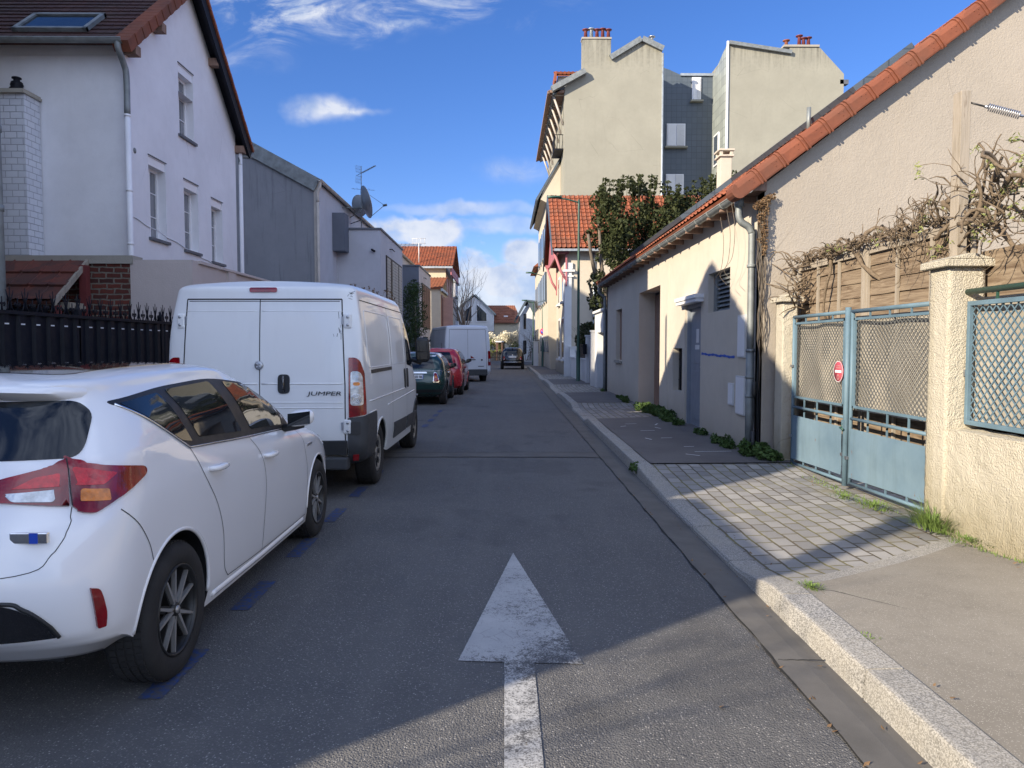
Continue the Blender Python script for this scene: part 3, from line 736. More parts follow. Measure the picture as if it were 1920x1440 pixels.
def wheel(car, x, y, r, w, style, sg=1):
    """x: outer face of the tyre (sg=+1 right side)."""
    M = MATS
    root = None
    def X(a): return x-sg*a
    t = MB(); rr = r*.66 if style != 'van' else r*.62
    prof = [(rr, 0.012), (rr+.01, 0.004), (r*.80, -.006), (r*.92, 0.0), (r*.975, .014), (r, .035), (r, w-.035), (r*.97, w-.012), (r*.85, w), (rr, w-.01)]
    t.lathe([(a, -sg*b) for a, b in prof], (x, y, r), 0, 48)
    # tread grooves as small proud blocks
    for i in range(60):
        a = 2*math.pi*i/60
        for k in (0, 1, 2, 3):
            o = .045+k*(w-.09)/3.2
            c = Vector((X(o), y+(r+.001)*math.cos(a+k*.02), r+(r+.001)*math.sin(a+k*.02)))
            ta = Vector((0, -math.sin(a), math.cos(a)))*r*.042; no = Vector((0, math.cos(a), math.sin(a)))*.004; xx = Vector((sg*.014, 0, 0))
            vs = [c+ta*u+xx*v+no*q for q in (-.5, 1) for u, v in ((-1, -1), (1, -1), (1, 1), (-1, 1))]
            t.add(vs, [(4, 5, 6, 7), (0, 1, 5, 4), (1, 2, 6, 5), (2, 3, 7, 6), (3, 0, 4, 7)], 0)
    wh = car.mb(t, 'wheel', 'rubber')
    m = MB()
    dk = 'dark_alloy'
    if style == 'van':
        m.lathe([(0, -sg*.03), (rr*.30, -sg*.028), (rr*.34, -sg*.05), (rr*.75, -sg*.03), (rr*.82, -sg*.012), (rr*.97, -sg*.012), (rr, -sg*.03)], (x, y, r), 0, 36)
        for i in range(8):
            a = 2*math.pi*i/8; c = Vector((X(.028), y+rr*.6*math.cos(a), r+rr*.6*math.sin(a)))
            ra = Vector((0, math.cos(a), math.sin(a)))*rr*.17; ta = Vector((0, -math.sin(a), math.cos(a)))*rr*.10; xx = Vector((sg*.008, 0, 0))
            m.add([c+ra*u+ta*v*(1+.3*u)+xx*q for q in (-1, 1) for u, v in ((-1, -1), (1, -1), (1, 1), (-1, 1))],
                  [(0, 3, 2, 1), (4, 5, 6, 7), (0, 1, 5, 4), (1, 2, 6, 5), (2, 3, 7, 6), (3, 0, 4, 7)], 1)
        o = car.mb(m, 'hubcap', ['hubcap', 'black_plastic'], wh)
    else:
        m.lathe([(rr*1.0, -sg*.006), (rr*.965, -sg*.012), (rr*.94, -sg*.06), (rr*.93, -sg*.11), (0, -sg*.12)], (x, y, r), 0, 40, 0)
        m.lathe([(rr*1.015, -sg*.012), (rr*1.015, -sg*.001), (rr*.965, -sg*.003), (rr*.955, -sg*.02)], (x, y, r), 0, 48, 0)
        m.lathe([(0, -sg*.012), (rr*.15, -sg*.014), (rr*.17, -sg*.03), (rr*.17, -sg*.09)], (x, y, r), 0, 24, 0)
        m.lathe([(0, -sg*.004), (rr*.085, -sg*.006), (rr*.09, -sg*.014)], (x, y, r), 0, 16, 1)
        ns = 5
        for i in range(ns):
            a0 = 2*math.pi*i/ns+math.pi/2+.25
            for tw in (-1, 1):
                A = a0+tw*.10; B = a0+tw*.27
                p0 = Vector((0, math.cos(A), math.sin(A)))*rr*.16; p1 = Vector((0, math.cos(B), math.sin(B)))*rr*.965
                ax = (p1-p0).normalized(); ta = Vector((0, -ax.z, ax.y))
                for (wd, d0, d1, mi) in ((.078, .034, .075, 0), (.038, .016 if style == 'auris' else .02, .04, 1)):
                    vs = []
                    for (p, q, dd) in ((p0, 1.25, .006), (p1, .75, 0)):
                        for e in (-1, 1):
                            for dep in (d0, d1):
                                vs.append(Vector((X(dep+dd*0), y, r))+p+ta*e*rr*wd*q*(1 if mi == 0 else .9))
                    m.add(vs, [(0, 2, 6, 4), (1, 5, 7, 3), (0, 1, 3, 2), (4, 6, 7, 5), (0, 4, 5, 1), (2, 3, 7, 6)], mi)
            a = a0+math.pi/ns
            m.lathe([(0, -sg*.03), (.009, -sg*.031), (.009, -sg*.08)], (x, y+rr*.11*math.cos(a)*1.0, r+rr*.11*math.sin(a)), 0, 8, 0)
        car.mb(m, 'rim', ['dark_alloy', 'alloy'], wh)
        b = MB(); b.lathe([(.02, -sg*.10), (rr*.72, -sg*.10), (rr*.72, -sg*.115)], (x, y, r), 0, 30); car.mb(b, 'brake_disc', 'steel', wh)
    return wh
def text_obj(body, size, mat, name, parent=None, ext=.002, align='CENTER', bold=.0, sx=1., loc=(0, 0, 0), rot=(0, 0, 0), loc_rel=True, shear=0):
    cu = bpy.data.curves.new(name, 'FONT'); cu.body = body; cu.size = size; cu.extrude = ext; cu.align_x = align; cu.align_y = 'CENTER'; cu.offset = bold; cu.shear = shear
    o = bpy.data.objects.new(name, cu); COL.objects.link(o)
    dg = bpy.context.evaluated_depsgraph_get(); me = bpy.data.meshes.new_from_object(o.evaluated_get(dg)); bpy.data.objects.remove(o)
    Rm = Matrix.Translation(loc) @ (Matrix.Rotation(rot[2], 4, 'Z') @ Matrix.Rotation(rot[1], 4, 'Y') @ Matrix.Rotation(rot[0], 4, 'X')) @ Matrix.Diagonal((sx, 1, 1, 1))
    me.transform(Rm); me.materials.clear(); me.materials.append(MATS[mat]); me.name = name
    o = bpy.data.objects.new(name, me); COL.objects.link(o)
    if parent: o.parent = parent
    return o
# ---------------- the vehicles ----------------
def hatch_common(c, W, sides='RL', belt=None): pass
def mirror(poly): return [(-p[0],)+tuple(p[1:]) for p in poly]
def side_set(c, fn):
    for v in 'RL': fn(v)
def add_mirror(c, x, y, z, s=1., mat='white_car', low='black_plastic', sides=(1, -1)):
    for sg in sides:
        m = MB()
        # shell as a small lofted egg
        def P(u, v):
            a = math.pi*2*u; b = math.pi*(v-.5)
            cx = math.copysign(abs(math.cos(a))**.7, math.cos(a)); sx_ = math.copysign(abs(math.sin(a))**.7, math.sin(a))
            q = max(0, math.cos(b))**.6
            return Vector((x*sg+sg*(.10+.095*cx*q)*s, y+.045*s*math.sin(b)*1.2, z+.06*sx_*q*s+.012*cx*s))
        m.grid(P, 20, 12, 0, True)
        o = c.mb(m, 'wing_mirror', mat)
        m = MB()
        m.tube([(x*sg-.03*sg, y-.0, z-.075*s), (x*sg+.06*sg, y, z-.06*s), (x*sg+.12*sg*s, y, z-.05*s)], [.028*s, .026*s, .02*s], 8); c.mb(m, 'mirror_arm', low, o)
        m = MB()
        def Q(u, v): return Vector((x*sg+sg*(.10+.08*(u*2-1))*s, y-.056*s, z+.045*(v*2-1)*s+.01*(u*2-1)))
        m.grid(Q, 2, 2); c.mb(m, 'mirror_glass', 'car_glass', o)
def make_white_hatch():
    W = .88
    zr = [(0, .40), (.35, .37), (.6, .24), (1.3, .20), (3.0, .19), (3.8, .20), (4.28, .24)]
    wp = [(0, .955), (.5, .985), (1.2, 1.), (3.0, 1.), (3.8, .97), (4.28, .9)]
    wr = [(0, .93), (.6, 1.0), (1.6, 1.0), (2.4, .96), (3.3, .93)]
    L = [dict(w=.72, yf=4.05, yr=.25, lf=.5, lr=.4, z=[(0, .33), (.6, .25), (1, .2), (4.3, .2)]),
         dict(w=.85, yf=4.20, yr=.12, lf=.6, lr=.35, n=2.8, m=3.4, z=zr, wp=wp, c=1),
         dict(w=.872, yf=4.25, yr=.05, lf=.65, lr=.42, n=2.7, m=3.2, z=[(0, .46), (.4, .44), (1, .32), (3, .29), (4.28, .38)], wp=wp),
         dict(w=.885, yf=4.28, yr=0., lf=.7, lr=.48, n=2.6, m=3.0, z=[(0, .62), (1, .60), (3, .56), (4.28, .60)], wp=wp, ref=1),
         dict(w=.882, yf=4.22, yr=.035, lf=.8, lr=.52, n=2.5, m=2.9, z=[(0, .82), (.8, .83), (1.5, .80), (3, .75), (4.2, .74)], wp=wp),
         dict(w=.868, yf=4.02, yr=.10, lf=.9, lr=.55, n=2.4, m=2.9, z=[(0, .95), (.8, .965), (1.8, .92), (3, .865), (4.0, .83)], wp=wp),
         dict(w=.838, yf=3.36, yr=.17, lf=.5, lr=.50, n=2.6, m=3.0, z=[(0.1, 1.075), (.5, 1.09), (.9, 1.072), (1.8, 1.015), (2.9, .955), (3.3, 1.0)], wp=wr, c=1),
         dict(w=.775, yf=2.78, yr=.30, lf=.5, lr=.48, n=3, m=3.2, z=[(0.2, 1.23), (1, 1.235), (1.8, 1.225), (2.8, 1.19)], wp=wr),
         dict(w=.685, yf=2.30, yr=.36, lf=.42, lr=.46, n=3.2, m=3.6, z=[(0.3, 1.325), (.9, 1.36), (1.6, 1.385), (2.3, 1.355)], wp=wr),
         dict(w=.63, yf=2.14, yr=.34, lf=.4, lr=.42, n=3.2, m=3.8, z=[(0.3, 1.39), (.9, 1.425), (1.6, 1.437), (2.2, 1.39)], wp=wr),
         dict(w=.40, yf=2.06, yr=.44, lf=.3, lr=.3, n=3, m=3, z=[(.3, 1.415), (1, 1.45), (1.6, 1.46), (2.1, 1.42)]),
         dict(w=.0, yf=2.04, yr=.46, lf=.3, lr=.3, z=[(.3, 1.425), (1, 1.46), (1.6, 1.468), (2.1, 1.43)])]
    sh = Shell(L, 5)
    c = Car('hatchback_car', 'pearl white five-door hatchback parked nearest at the left kerb, cut by the frame', 'car', (-2.41, 2.65, 0), sh, 'white_car',
            [(.80, .335, .355, .885, .30), (3.40, .33, .345, .885, .30)])
    for v in 'RL':
        # dark band round the side glass, panes above it
        dlo = [(.55, 1.312, .03), (1.02, 1.055, .03), (1.80, 1.012, 0), (2.90, .950, .02), (2.80, 1.06, .02), (2.55, 1.20, .08), (2.22, 1.315, .12), (1.62, 1.372, .2), (1.02, 1.352, .12)]
        c.patch('window_surround', 'black_plastic', fillet(dlo, .03), v, .0025)
        for q in ([(.61, 1.300, .02), (.97, 1.092, .02), (1.075, 1.075, .01), (.965, 1.325, .02), (.85, 1.318, .03)],
                  [(1.05, 1.335, .02), (1.17, 1.085, .02), (1.795, 1.045, .02), (1.60, 1.352, .03)],
                  [(1.79, 1.343, .03), (1.98, 1.035, .02), (2.70, .990, .02), (2.69, 1.06, .02), (2.47, 1.205, .06), (2.15, 1.305, .08)]):
            c.patch('side_window', 'car_glass', fillet(q, .02), v, .0055, skirt=.004)
        m = c.trim_mb([(.585, 1.298), (1.02, 1.050), (1.80, 1.004), (2.90, .943)], v, .007, .003); c.mb(m, 'window_trim', 'chrome')
        m = MB()
        c.ribbon_mb(smooth_line([(1.03, 1.045), (1.12, .90), (1.26, .72), (1.335, .55), (1.36, .36), (1.42, .285)]), v, m=m)
        c.ribbon_mb(smooth_line([(1.42, .285), (1.9, .27), (2.4, .265), (2.95, .265), (3.02, .30), (3.04, .6), (2.98, .80), (2.92, .935)]), v, m=m)
        c.ribbon_mb(smooth_line([(1.88, 1.005), (2.02, .85), (2.06, .70), (2.03, .5), (2.0, .27)]), v, m=m)
        c.into_body(m, 'seam')
        for (y, z) in ((1.19, .915), (2.06, .855)):
            m = MB(); a = c.sh.hit((y, z), v, 0)[0]; sg = 1 if v == 'R' else -1
            pts = [a+Vector((sg*o, d, e)) for d, e, o in ((-.005, .002, -.01), (.01, .002, .028), (.05, 0, .036), (.12, -.002, .036), (.17, -.004, .028), (.185, -.004, -.01))]
            m.tube(pts, [.010, .015, .017, .017, .015, .010], 10); c.mb(m, 'door_handle', 'white_car')
        c.arch_lip('wheel_arch_lip', 'white_car', .80, .335, .355, -8, 180, v, .010, -.004)
        c.arch_lip('wheel_arch_lip', 'white_car', 3.40, .33, .345, -8, 184, v, .010, -.004)
        m = c.trim_mb([(1.22, .245), (2.0, .232), (2.98, .235)], v, .02, -.006); c.into_body(m, 'white_car')
        S = c.sh; e = lambda x: S.s_rear(x); g = lambda y: S.s_side(y); vv = 'S' if v == 'R' else 'Z'
        sc = S.s_side(.50)
        # tail lamp: hatch half and wing half
        seam = e(.78)
        inner = [(e(.26), .985, .01), (seam-.008, .925, .01), (seam+.012, 1.10, .0), (e(.70), 1.075, .03), (e(.5), 1.035, .05)]
        outer = [(seam+.0, .925, .01), (g(.20), .90, .02), (g(.26), .888, .02), (g(.42), .945, .05), (g(.56), 1.005, .03), (g(.555), 1.035, .03), (g(.36), 1.065, .05), (seam+.12, 1.085, .05), (seam+.02, 1.112, .01)]
        t1 = c.patch('tail_lamp', 'red_lens', fillet(inner, .01), vv, .012, .04)
        t2 = c.patch('tail_lamp', 'red_lens', fillet(outer, .01), vv, .012, .04)
        c.patch('reversing_lamp', 'clear_lens', fillet([(e(.54), .985), (e(.57), .955), (seam-.08, .945), (seam-.065, .990)], .012), vv, .015, .03, t1, skirt=.004)
        c.patch('indicator_lens', 'amber_lens', fillet([(seam+.035, .94), (seam+.175, .925), (seam+.185, .972), (seam+.06, .985)], .01), vv, .015, .03, t2, skirt=.004)
        c.patch('lamp_reflector', 'bright_red', fillet([(seam+.04, 1.0), (seam+.17, .99), (seam+.24, 1.03), (seam+.12, 1.06), (seam+.05, 1.07)], .012), vv, .0145, .03, t2, skirt=.004)
        c.patch('lamp_reflector', 'bright_red', fillet([(e(.56), 1.0), (seam-.04, 1.0), (seam-.03, 1.05), (e(.66), 1.04)], .01), vv, .0145, .03, t1, skirt=.004)
        m = MB(); c.ribbon_mb([(seam-.0, .925), (seam+.012, 1.10)], vv, .004, .0145, m=m); c.mb(m, 'lamp_joint', 'seam', t2)
        c.patch('rear_reflector', 'red_lens', fillet([(g(.20), .615, .005), (g(.23), .605, .02), (g(.255), .50, .02), (g(.255), .445, .005), (g(.225), .445, .01), (g(.21), .54, .02)], .01), vv, .013, .014)
        m = MB(); c.ribbon_mb(smooth_line([(seam, .925), (seam-.03, .85), (seam-.10, .76), (seam-.22, .70), (0.02, .685)]), vv, .0032, m=m)
        c.ribbon_mb(smooth_line([(g(.37), .885), (g(.46), .80), (g(.53), .70), (g(.56), .62)]), vv, m=m); c.into_body(m, 'seam')
        c.patch('bumper_insert', 'gloss_black', fillet([(0.0, .60, 0), (e(.56), .60, .06), (e(.65), .54, .05), (e(.72), .455, .02), (e(.71), .44, 0), (0.0, .44, 0)], .0), vv, .004, .06)
        m = c.trim_mb(smooth_line([(0.0, .605), (e(.52), .607), (e(.62), .575), (e(.69), .50), (e(.72), .445)]), vv, .008, .008); c.mb(m, 'bumper_trim', 'black_plastic')
    # rear glass, spoiler edge, roof glass, windscreen
    S = c.sh; gg = S.s_side
    rw = [(-.61, 1.325), (.61, 1.325), (.675, 1.27), (.70, 1.14), (.685, 1.105), (-.685, 1.105), (-.70, 1.14), (-.675, 1.27)]
    c.patch('rear_window', 'car_glass', fillet(rw, .035), 'B', .004, .04)
    # spoiler: a proud lip above the glass
    m = MB(); prof = [(-.0, 1.408), (-.065, 1.392), (-.075, 1.372), (-.02, 1.335), (.03, 1.33)]
    vs = []; NX = 30
    for i in range(NX+1):
        x = -.665+1.33*i/NX; k = 1-abs(x/.665)**6*.55
        yb = S.hit((x, 1.375), 'B')[0].y; zt = -.012*abs(x/.66)**3*2
        for (dy, z) in prof: vs.append((x, yb+.03+dy*k*1.1, z+zt))
    np_ = len(prof)
    m.add(vs, [(i*np_+j, (i+1)*np_+j, (i+1)*np_+j+1, i*np_+j+1) for i in range(NX) for j in range(np_-1)]+[tuple(range(np_)), tuple(NX*np_+j for j in reversed(range(np_)))], 0, True)
    o = c.mb(m, 'roof_spoiler', 'white_car'); o.data.set_sharp_from_angle(angle=R(50))
    c.patch('glass_roof', 'gloss_black', fillet([(-.50, .58), (.50, .58), (.50, 1.95), (-.50, 1.95)], .1), 'T', .003, .08)
    ws = [(-.60, 1.33, .05), (.60, 1.33, .05), (.72, 1.04, .05), (-.72, 1.04, .05)]
    c.patch('windscreen', 'car_glass', fillet(ws, .05), 'F', .003, .08)
    for sg in (1, -1): c.patch('headlamp', 'clear_lens', fillet([(sg*.48, .70), (sg*.80, .80), (sg*.82, .70), (sg*.55, .64)], .02), 'F', .006, .05)
    c.patch('grille', 'black_plastic', fillet([(-.6, .56), (.6, .56), (.5, .36), (-.5, .36)], .05), 'F', .004, .08)
    # small badges
    a = S.hit((S.s_rear(.60), .835), 'S')[0]
    m = MB(); m.box(.56, a.y-.010, .815, .70, a.y+.01, .855); o = c.mb(m, 'hybrid_badge', 'chrome', bevel=.003)
    m = MB(); m.box(.635, a.y-.0125, .8155, .665, a.y, .8545); c.mb(m, 'badge_stripe', 'plate_blue', o)
    a = S.hit((3.05, .79), 'R')[0]; m = MB(); m.box(a.x-.004, 3.05, .785, a.x+.006, 3.19, .803); c.mb(m, 'wing_badge', 'steel', bevel=.002)
    add_mirror(c, .835, 2.70, 1.035, 1.0, 'white_car', 'black_plastic')
    wheel(c, .878, .80, .315, .21, 'auris', 1); wheel(c, .878, 3.40, .315, .21, 'auris', 1)
    wheel(c, -.878, .80, .315, .21, 'auris', -1); wheel(c, -.878, 3.40, .315, .21, 'auris', -1)
    m = MB(); m.box(-.6, .35, .26, .6, 3.9, .30); c.mb(m, 'underbody', 'black_plastic')
    return c
def make_van(name, label, loc, Lg, H, W, wb, rov, paint, model='near', rz=0.):
    """box van with its tail toward us: local y=0 at the rear doors"""
    ht = H-1.15
    fr = Lg
    wt = [(0, .985), (.5, 1.), (Lg-1.2, 1.), (Lg, .86)]
    L = [dict(w=W*.86, yf=fr-.25, yr=.22, lf=.5, lr=.2, z=.34),
         dict(w=W*.965, yf=fr-.1, yr=.06, lf=.6, lr=.14, n=3, m=4, z=[(0, .40), (rov, .38), (rov+.6, .30), (fr, .28)], wp=wt, c=1),
         dict(w=W*.995, yf=fr-.02, yr=0.0, lf=.7, lr=.12, n=3, m=4.5, z=.55, wp=wt, ref=1),
         dict(w=W, yf=fr, yr=0., lf=.75, lr=.12, n=3, m=4.5, z=.8, wp=wt),
         dict(w=W*.998, yf=fr-.18, yr=0., lf=.8, lr=.12, n=2.6, m=4.5, z=[(0, 1.02), (fr-1, 1.02), (fr, .95)], wp=wt),
         dict(w=W*.985, yf=fr-.62, yr=.01, lf=.8, lr=.12, n=2.6, m=4.5, z=[(0, 1.28), (fr-1.7, 1.28), (fr-.6, 1.15)], wp=wt),
         dict(w=W*.955, yf=fr-1.1, yr=.035, lf=.6, lr=.12, n=3, m=4.5, z=1.15+.5*ht),
         dict(w=W*.90, yf=fr-1.52, yr=.075, lf=.5, lr=.14, n=3, m=4.5, z=[(0, H-.16), (fr-1.6, H-.17)]),
         dict(w=W*.875, yf=fr-1.60, yr=.09, lf=.5, lr=.16, n=3, m=4.5, z=[(0, H-.085), (1, H-.075), (fr-1.7, H-.09)]),
         dict(w=W*.80, yf=fr-1.72, yr=.15, lf=.5, lr=.2, n=3, m=4., z=[(0, H-.045), (1, H-.03), (fr-1.7, H-.035)]),
         dict(w=W*.45, yf=fr-1.76, yr=.2, lf=.4, lr=.2, z=[(0, H-.012), (fr-1.7, H-.005)]),
         dict(w=0., yf=fr-1.8, yr=.2, lf=.3, lr=.2, z=[(0, H-.005), (fr-1.7, H)])]
    sh = Shell(L, 5)
    c = Car(name, label, 'van', loc, sh, paint, [(rov, .345, .395, W, .30), (rov+wb, .345, .395, W, .32)], rz)
    S = sh; zt = H-.20
    xe = W*.80                                                # hinge line of the rear doors
    m = MB()
    for sg in (1, -1):
        c.ribbon_mb([(sg*xe*1.0, .50), (sg*xe*1.0, 1.15), (sg*xe*.955, zt)], 'B', .012, .002, m=m)
    c.ribbon_mb([(-xe*.955, zt), (xe*.955, zt)], 'B', .014, .002, m=m)
    c.ribbon_mb([(-.04 if model == 'near' else 0, .50), (-.04 if model == 'near' else 0, zt)], 'B', .009, .002, m=m)
    c.into_body(m, 'seam')
    if model == 'near':
        # pressed horizontal swages across the doors
        for z, r in ((1.175, .010), (.985, .008), (.93, .008), (zt-.12, .006)):
            for a, b in ((-xe*.97, -.06), (-.02, xe*.97)):
                m = c.trim_mb([(a, z), (b, z)], 'B', r, -.003, .08); c.into_body(m, paint)
        m = MB(); c.trim_mb([(-xe*.93, zt-.02), (xe*.93, zt-.02)], 'B', .004, .0, m=m); c.into_body(m, 'seam')
        o = c.patch('rear_door_handle', 'black_plastic', fillet([(.145, 1.075), (.265, 1.075), (.265, 1.27), (.145, 1.27)], .045), 'B', .012, .04)
        m = MB(); a = S.hit((.205, 1.17), 'B')[0]; m.tube([(.205, a.y-.012, 1.10), (.205, a.y-.03, 1.13), (.205, a.y-.03, 1.22), (.205, a.y-.012, 1.25)], .016, 8); c.mb(m, 'grip', 'gloss_black', o)
        a = S.hit((-.045, 1.36), 'B')[0]; m = MB()
        m.lathe([(0, -.028), (.030, -.028), (.040, -.022), (.045, -.012), (.045, .0)], (a.x, a.y, 1.36), 1, 24)
        for k in range(4):
            w = k*math.pi/2+.78; m.lathe([(0, -.034), (.009, -.034), (.010, -.02)], (a.x+.022*math.cos(w), a.y, 1.36+.022*math.sin(w)), 1, 8)
        c.mb(m, 'hatch_lock', 'steel')
        for sg in (1, -1):
            for z in (zt-.22, .74):
                a = S.hit((sg*xe*.985, z), 'B')[0]; m = MB()
                m.box(sg*(xe*.975), a.y-.022, z-.075, sg*(xe*.975+.085), a.y+.02, z+.075)
                o = c.mb(m, 'door_hinge', paint, bevel=.018)
                m = MB()
                for dz in (-.04, .04): m.lathe([(0, -.004), (.014, -.004), (.016, .004)], (sg*(xe*.975+.05), a.y-.024, z+dz), 1, 12)
                m.box(sg*(xe*.955), a.y-.018, z-.035, sg*(xe*.975), a.y+.02, z+.045)
                c.mb(m, 'hinge_bolt', 'steel', o)
        c.patch('brake_lamp', 'red_lens', fillet([(-.15, H-.13), (.13, H-.13), (.13, H-.085), (-.15, H-.085)], .02), 'B', .012, .04)
        # rust scratches near the top hinge
        m = MB(); random.seed(5)
        for k in range(9):
            x = xe*.90+random.uniform(-.05, .05); z = random.uniform(zt-.35, zt-.05); c.ribbon_mb([(x, z), (x+random.uniform(-.012, .012), z-random.uniform(.02, .07))], 'B', random.uniform(.002, .005), .002, .02, m)
        for k in range(10):
            x = xe*1.05+random.uniform(-.03, .06); z = zt+random.uniform(.0, .10); c.ribbon_mb([(x, z), (x+random.uniform(-.04, .04), z-random.uniform(-.02, .03))], 'B', random.uniform(.002, .004), .002, .02, m)
        c.into_body(m, 'crack')
        a = S.hit((.55, 1.055), 'B')[0]
        o = text_obj('JUMPER', .058, 'grey_plastic', 'lettering', None, .003, 'CENTER', .0, 1.75, (.615, a.y-.006, 1.075), (R(90), 0, 0), shear=.15); c.put(o)
    else:
        m = MB()
        for sg in (1, -1):
            q = fillet([(sg*.07, zt-.55), (sg*xe*.86, zt-.55), (sg*xe*.80, zt-.08), (sg*.07, zt-.08)], .06); q = [(p[0], p[1]) for p in q]
            c.trim_mb(fillet([(sg*.06, 1.18), (sg*xe*.9, 1.18), (sg*xe*.84, zt-.2), (sg*.06, zt-.2)], .08), 'B', .006, -.002, .1, m, True)
            c.trim_mb(fillet([(sg*.06, .55), (sg*xe*.93, .55), (sg*xe*.93, 1.12), (sg*.06, 1.12)], .06), 'B', .006, -.002, .1, m, True)
        c.into_body(m, paint)
        c.patch('red_arrow_sticker', 'red_lens', [(.12, 1.10), (.30, 1.10), (.12, 1.22)], 'B', .008, .05)
        c.patch('rear_door_handle', 'black_plastic', fillet([(.10, 1.02), (.34, 1.02), (.34, 1.06), (.10, 1.06)], .015), 'B', .015, .05)
        m = MB(); m.lathe([(0, -.02), (.04, -.02), (.04, .02)], (.62, S.hit((.62, 1.03), 'B')[0].y, 1.03), 1, 12); c.mb(m, 'fuel_cap', 'black_plastic')
        c.patch('lettering_strip', 'grey_plastic', [(.45, .735), (.72, .735), (.72, .765), (.45, .765)], 'B', .005, .05)
    for v, sg in (('R', 1), ('L', -1)):
        vv = 'S' if v == 'R' else 'Z'; e = S.s_rear
        if model == 'near':
            s0, s1 = e(W*.835), e(W*.835)+.165
            lamp = [(s0, .83, .01), (s1+.01, .86, .02), (s1+.01, 1.29, .03), (s1-.04, 1.40, .05), (s1-.09, 1.44, .03), (s0, 1.44, .01)]
            o = c.patch('tail_lamp', 'red_lens', fillet(lamp, .02), vv, .014, .04)
            c.patch('reversing_lamp', 'clear_lens', fillet([(s0+.018, .955), (s1-.025, .955), (s1-.025, 1.25), (s1-.06, 1.30), (s0+.022, 1.30)], .03), vv, .018, .03, o, skirt=.004)
            m = MB(); a, n = S.hit(((s0+s1)/2-.005, 1.02), vv, .02)
            for rr_ in (.048, .032, .015):
                tn = Vector((n.y, -n.x, 0)).normalized(); pts = [a+tn*rr_*math.cos(q*.52)+Vector((0, 0, rr_*math.sin(q*.52))) for q in range(12)]; m.tube(pts, .004, 6, closed=True)
            c.mb(m, 'lens_ring', 'chrome', o)
            c.patch('indicator_lens', 'amber_lens', fillet([(s0+.045, 1.155), (s1-.055, 1.155), (s1-.055, 1.19), (s0+.045, 1.19)], .02), vv, .021, .03, o, skirt=.003)
            # bumper corner
            g = S.s_side
            c.patch('rear_bumper', 'grey_plastic', fillet([(s0-.01, .30, 0), (g(rov-.44), .34, .05), (g(rov-.36), .66, .05), (g(rov-.37), .86, .05), (s1+.03, .85, .02), (s0-.01, .825, 0)], .02), vv, .02, .05, skirt=.06)
            c.patch('bumper_step', 'black_plastic', fillet([(s0+.02, .66), (s0+.11, .66), (s0+.11, .79), (s0+.02, .79)], .015), vv, .03, .03, skirt=.01)
            c.patch('rear_reflector', 'red_lens', fillet([(s0+.035, .40), (s0+.10, .40), (s0+.10, .46), (s0+.035, .46)], .008), vv, .032, .03, skirt=.012)
        else:
            s0, s1 = e(W*.86), e(W*.86)+.13
            o = c.patch('tail_lamp', 'red_lens', fillet([(s0, .78), (s1, .78), (s1, 1.42), (s0, 1.42)], .02), vv, .014, .04)
            c.patch('reversing_lamp', 'clear_lens', fillet([(s0+.02, .95), (s1-.02, .95), (s1-.02, 1.08), (s0+.02, 1.08)], .02), vv, .018, .03, o, skirt=.004)
    # rear step bumper across
    m = MB(); zt2 = .50 if model == 'near' else .62
    m.box(-W*.83, -.035, .30 if model == 'near' else .36, W*.83, .10, .43 if model == 'near' else zt2)
    c.mb(m, 'bumper_beam', 'grey_plastic', bevel=.02)
    if model == 'near':
        m = MB(); m.box(-W*.82, -.008, .445, W*.82, .04, .60); c.mb(m, 'black_valance', 'black_plastic', bevel=.01)
        m = MB(); m.tube([(-.55, .10, .27), (-.50, -.02, .265), (-.42, -.03, .27)], .028, 10); c.mb(m, 'exhaust_pipe', 'steel')
    # flanks
    yd = rov+wb-.98; ys = yd-1.22
    for v in 'RL':
        m = MB()
        c.ribbon_mb([(.20, H-.20), (yd+.3, H-.20)], v, .010, .002, .1, m)
        c.ribbon_mb([(ys, .42), (ys, 1.25), (ys+.06, H-.20)], v, .008, .002, .06, m)
        c.ribbon_mb([(yd, .36), (yd, 1.25), (yd+.02, H-.22)], v, .009, .002, .06, m)
        c.ribbon_mb(smooth_line([(yd+1.12, .36), (yd+1.14, .6), (yd+1.02, .85), (yd+1.0, 1.2)]), v, .009, .002, .06, m)
        c.into_body(m, 'seam')
        m = MB()
        c.trim_mb([(.28, .98), (yd-.05, .98)], v, .010, -.002, .1, m); c.trim_mb([(.28, .86), (rov-.3, .86)], v, .009, -.002, .1, m); c.trim_mb([(rov+.45, .86), (yd+.9, .90)], v, .009, -.002, .1, m)
        for a, b in ((.30, ys-.06), (ys+.10, yd-.08)):
            c.trim_mb(fillet([(a, 1.33), (b, 1.33), (b+.02, H-.30), (a+.02, H-.30)], .07), v, .007, -.002, .08, m, True)
        c.into_body(m, paint)
        if model == 'near':
            c.patch('sliding_door_rail', 'black_plastic', [(.42, 1.265), (ys+.02, 1.265), (ys+.02, 1.305), (.42, 1.305)], v, .004, .06)
            o = c.patch('side_moulding', 'grey_plastic', fillet([(ys+.10, .40), (yd-.04, .40), (yd-.04, .58), (ys+.10, .60)], .015), v, .012, .08)
            c.patch('side_moulding', 'grey_plastic', fillet([(yd+.05, .40), (yd+1.0, .40), (yd+1.05, .57), (yd+.05, .58)], .015), v, .012, .08)
            for y in (yd-.15, yd+.09): c.patch('door_handle', 'black_plastic', fillet([(y-.055, .98), (y+.055, .98), (y+.055, 1.25), (y-.055, 1.25)], .05), v, .012, .04)
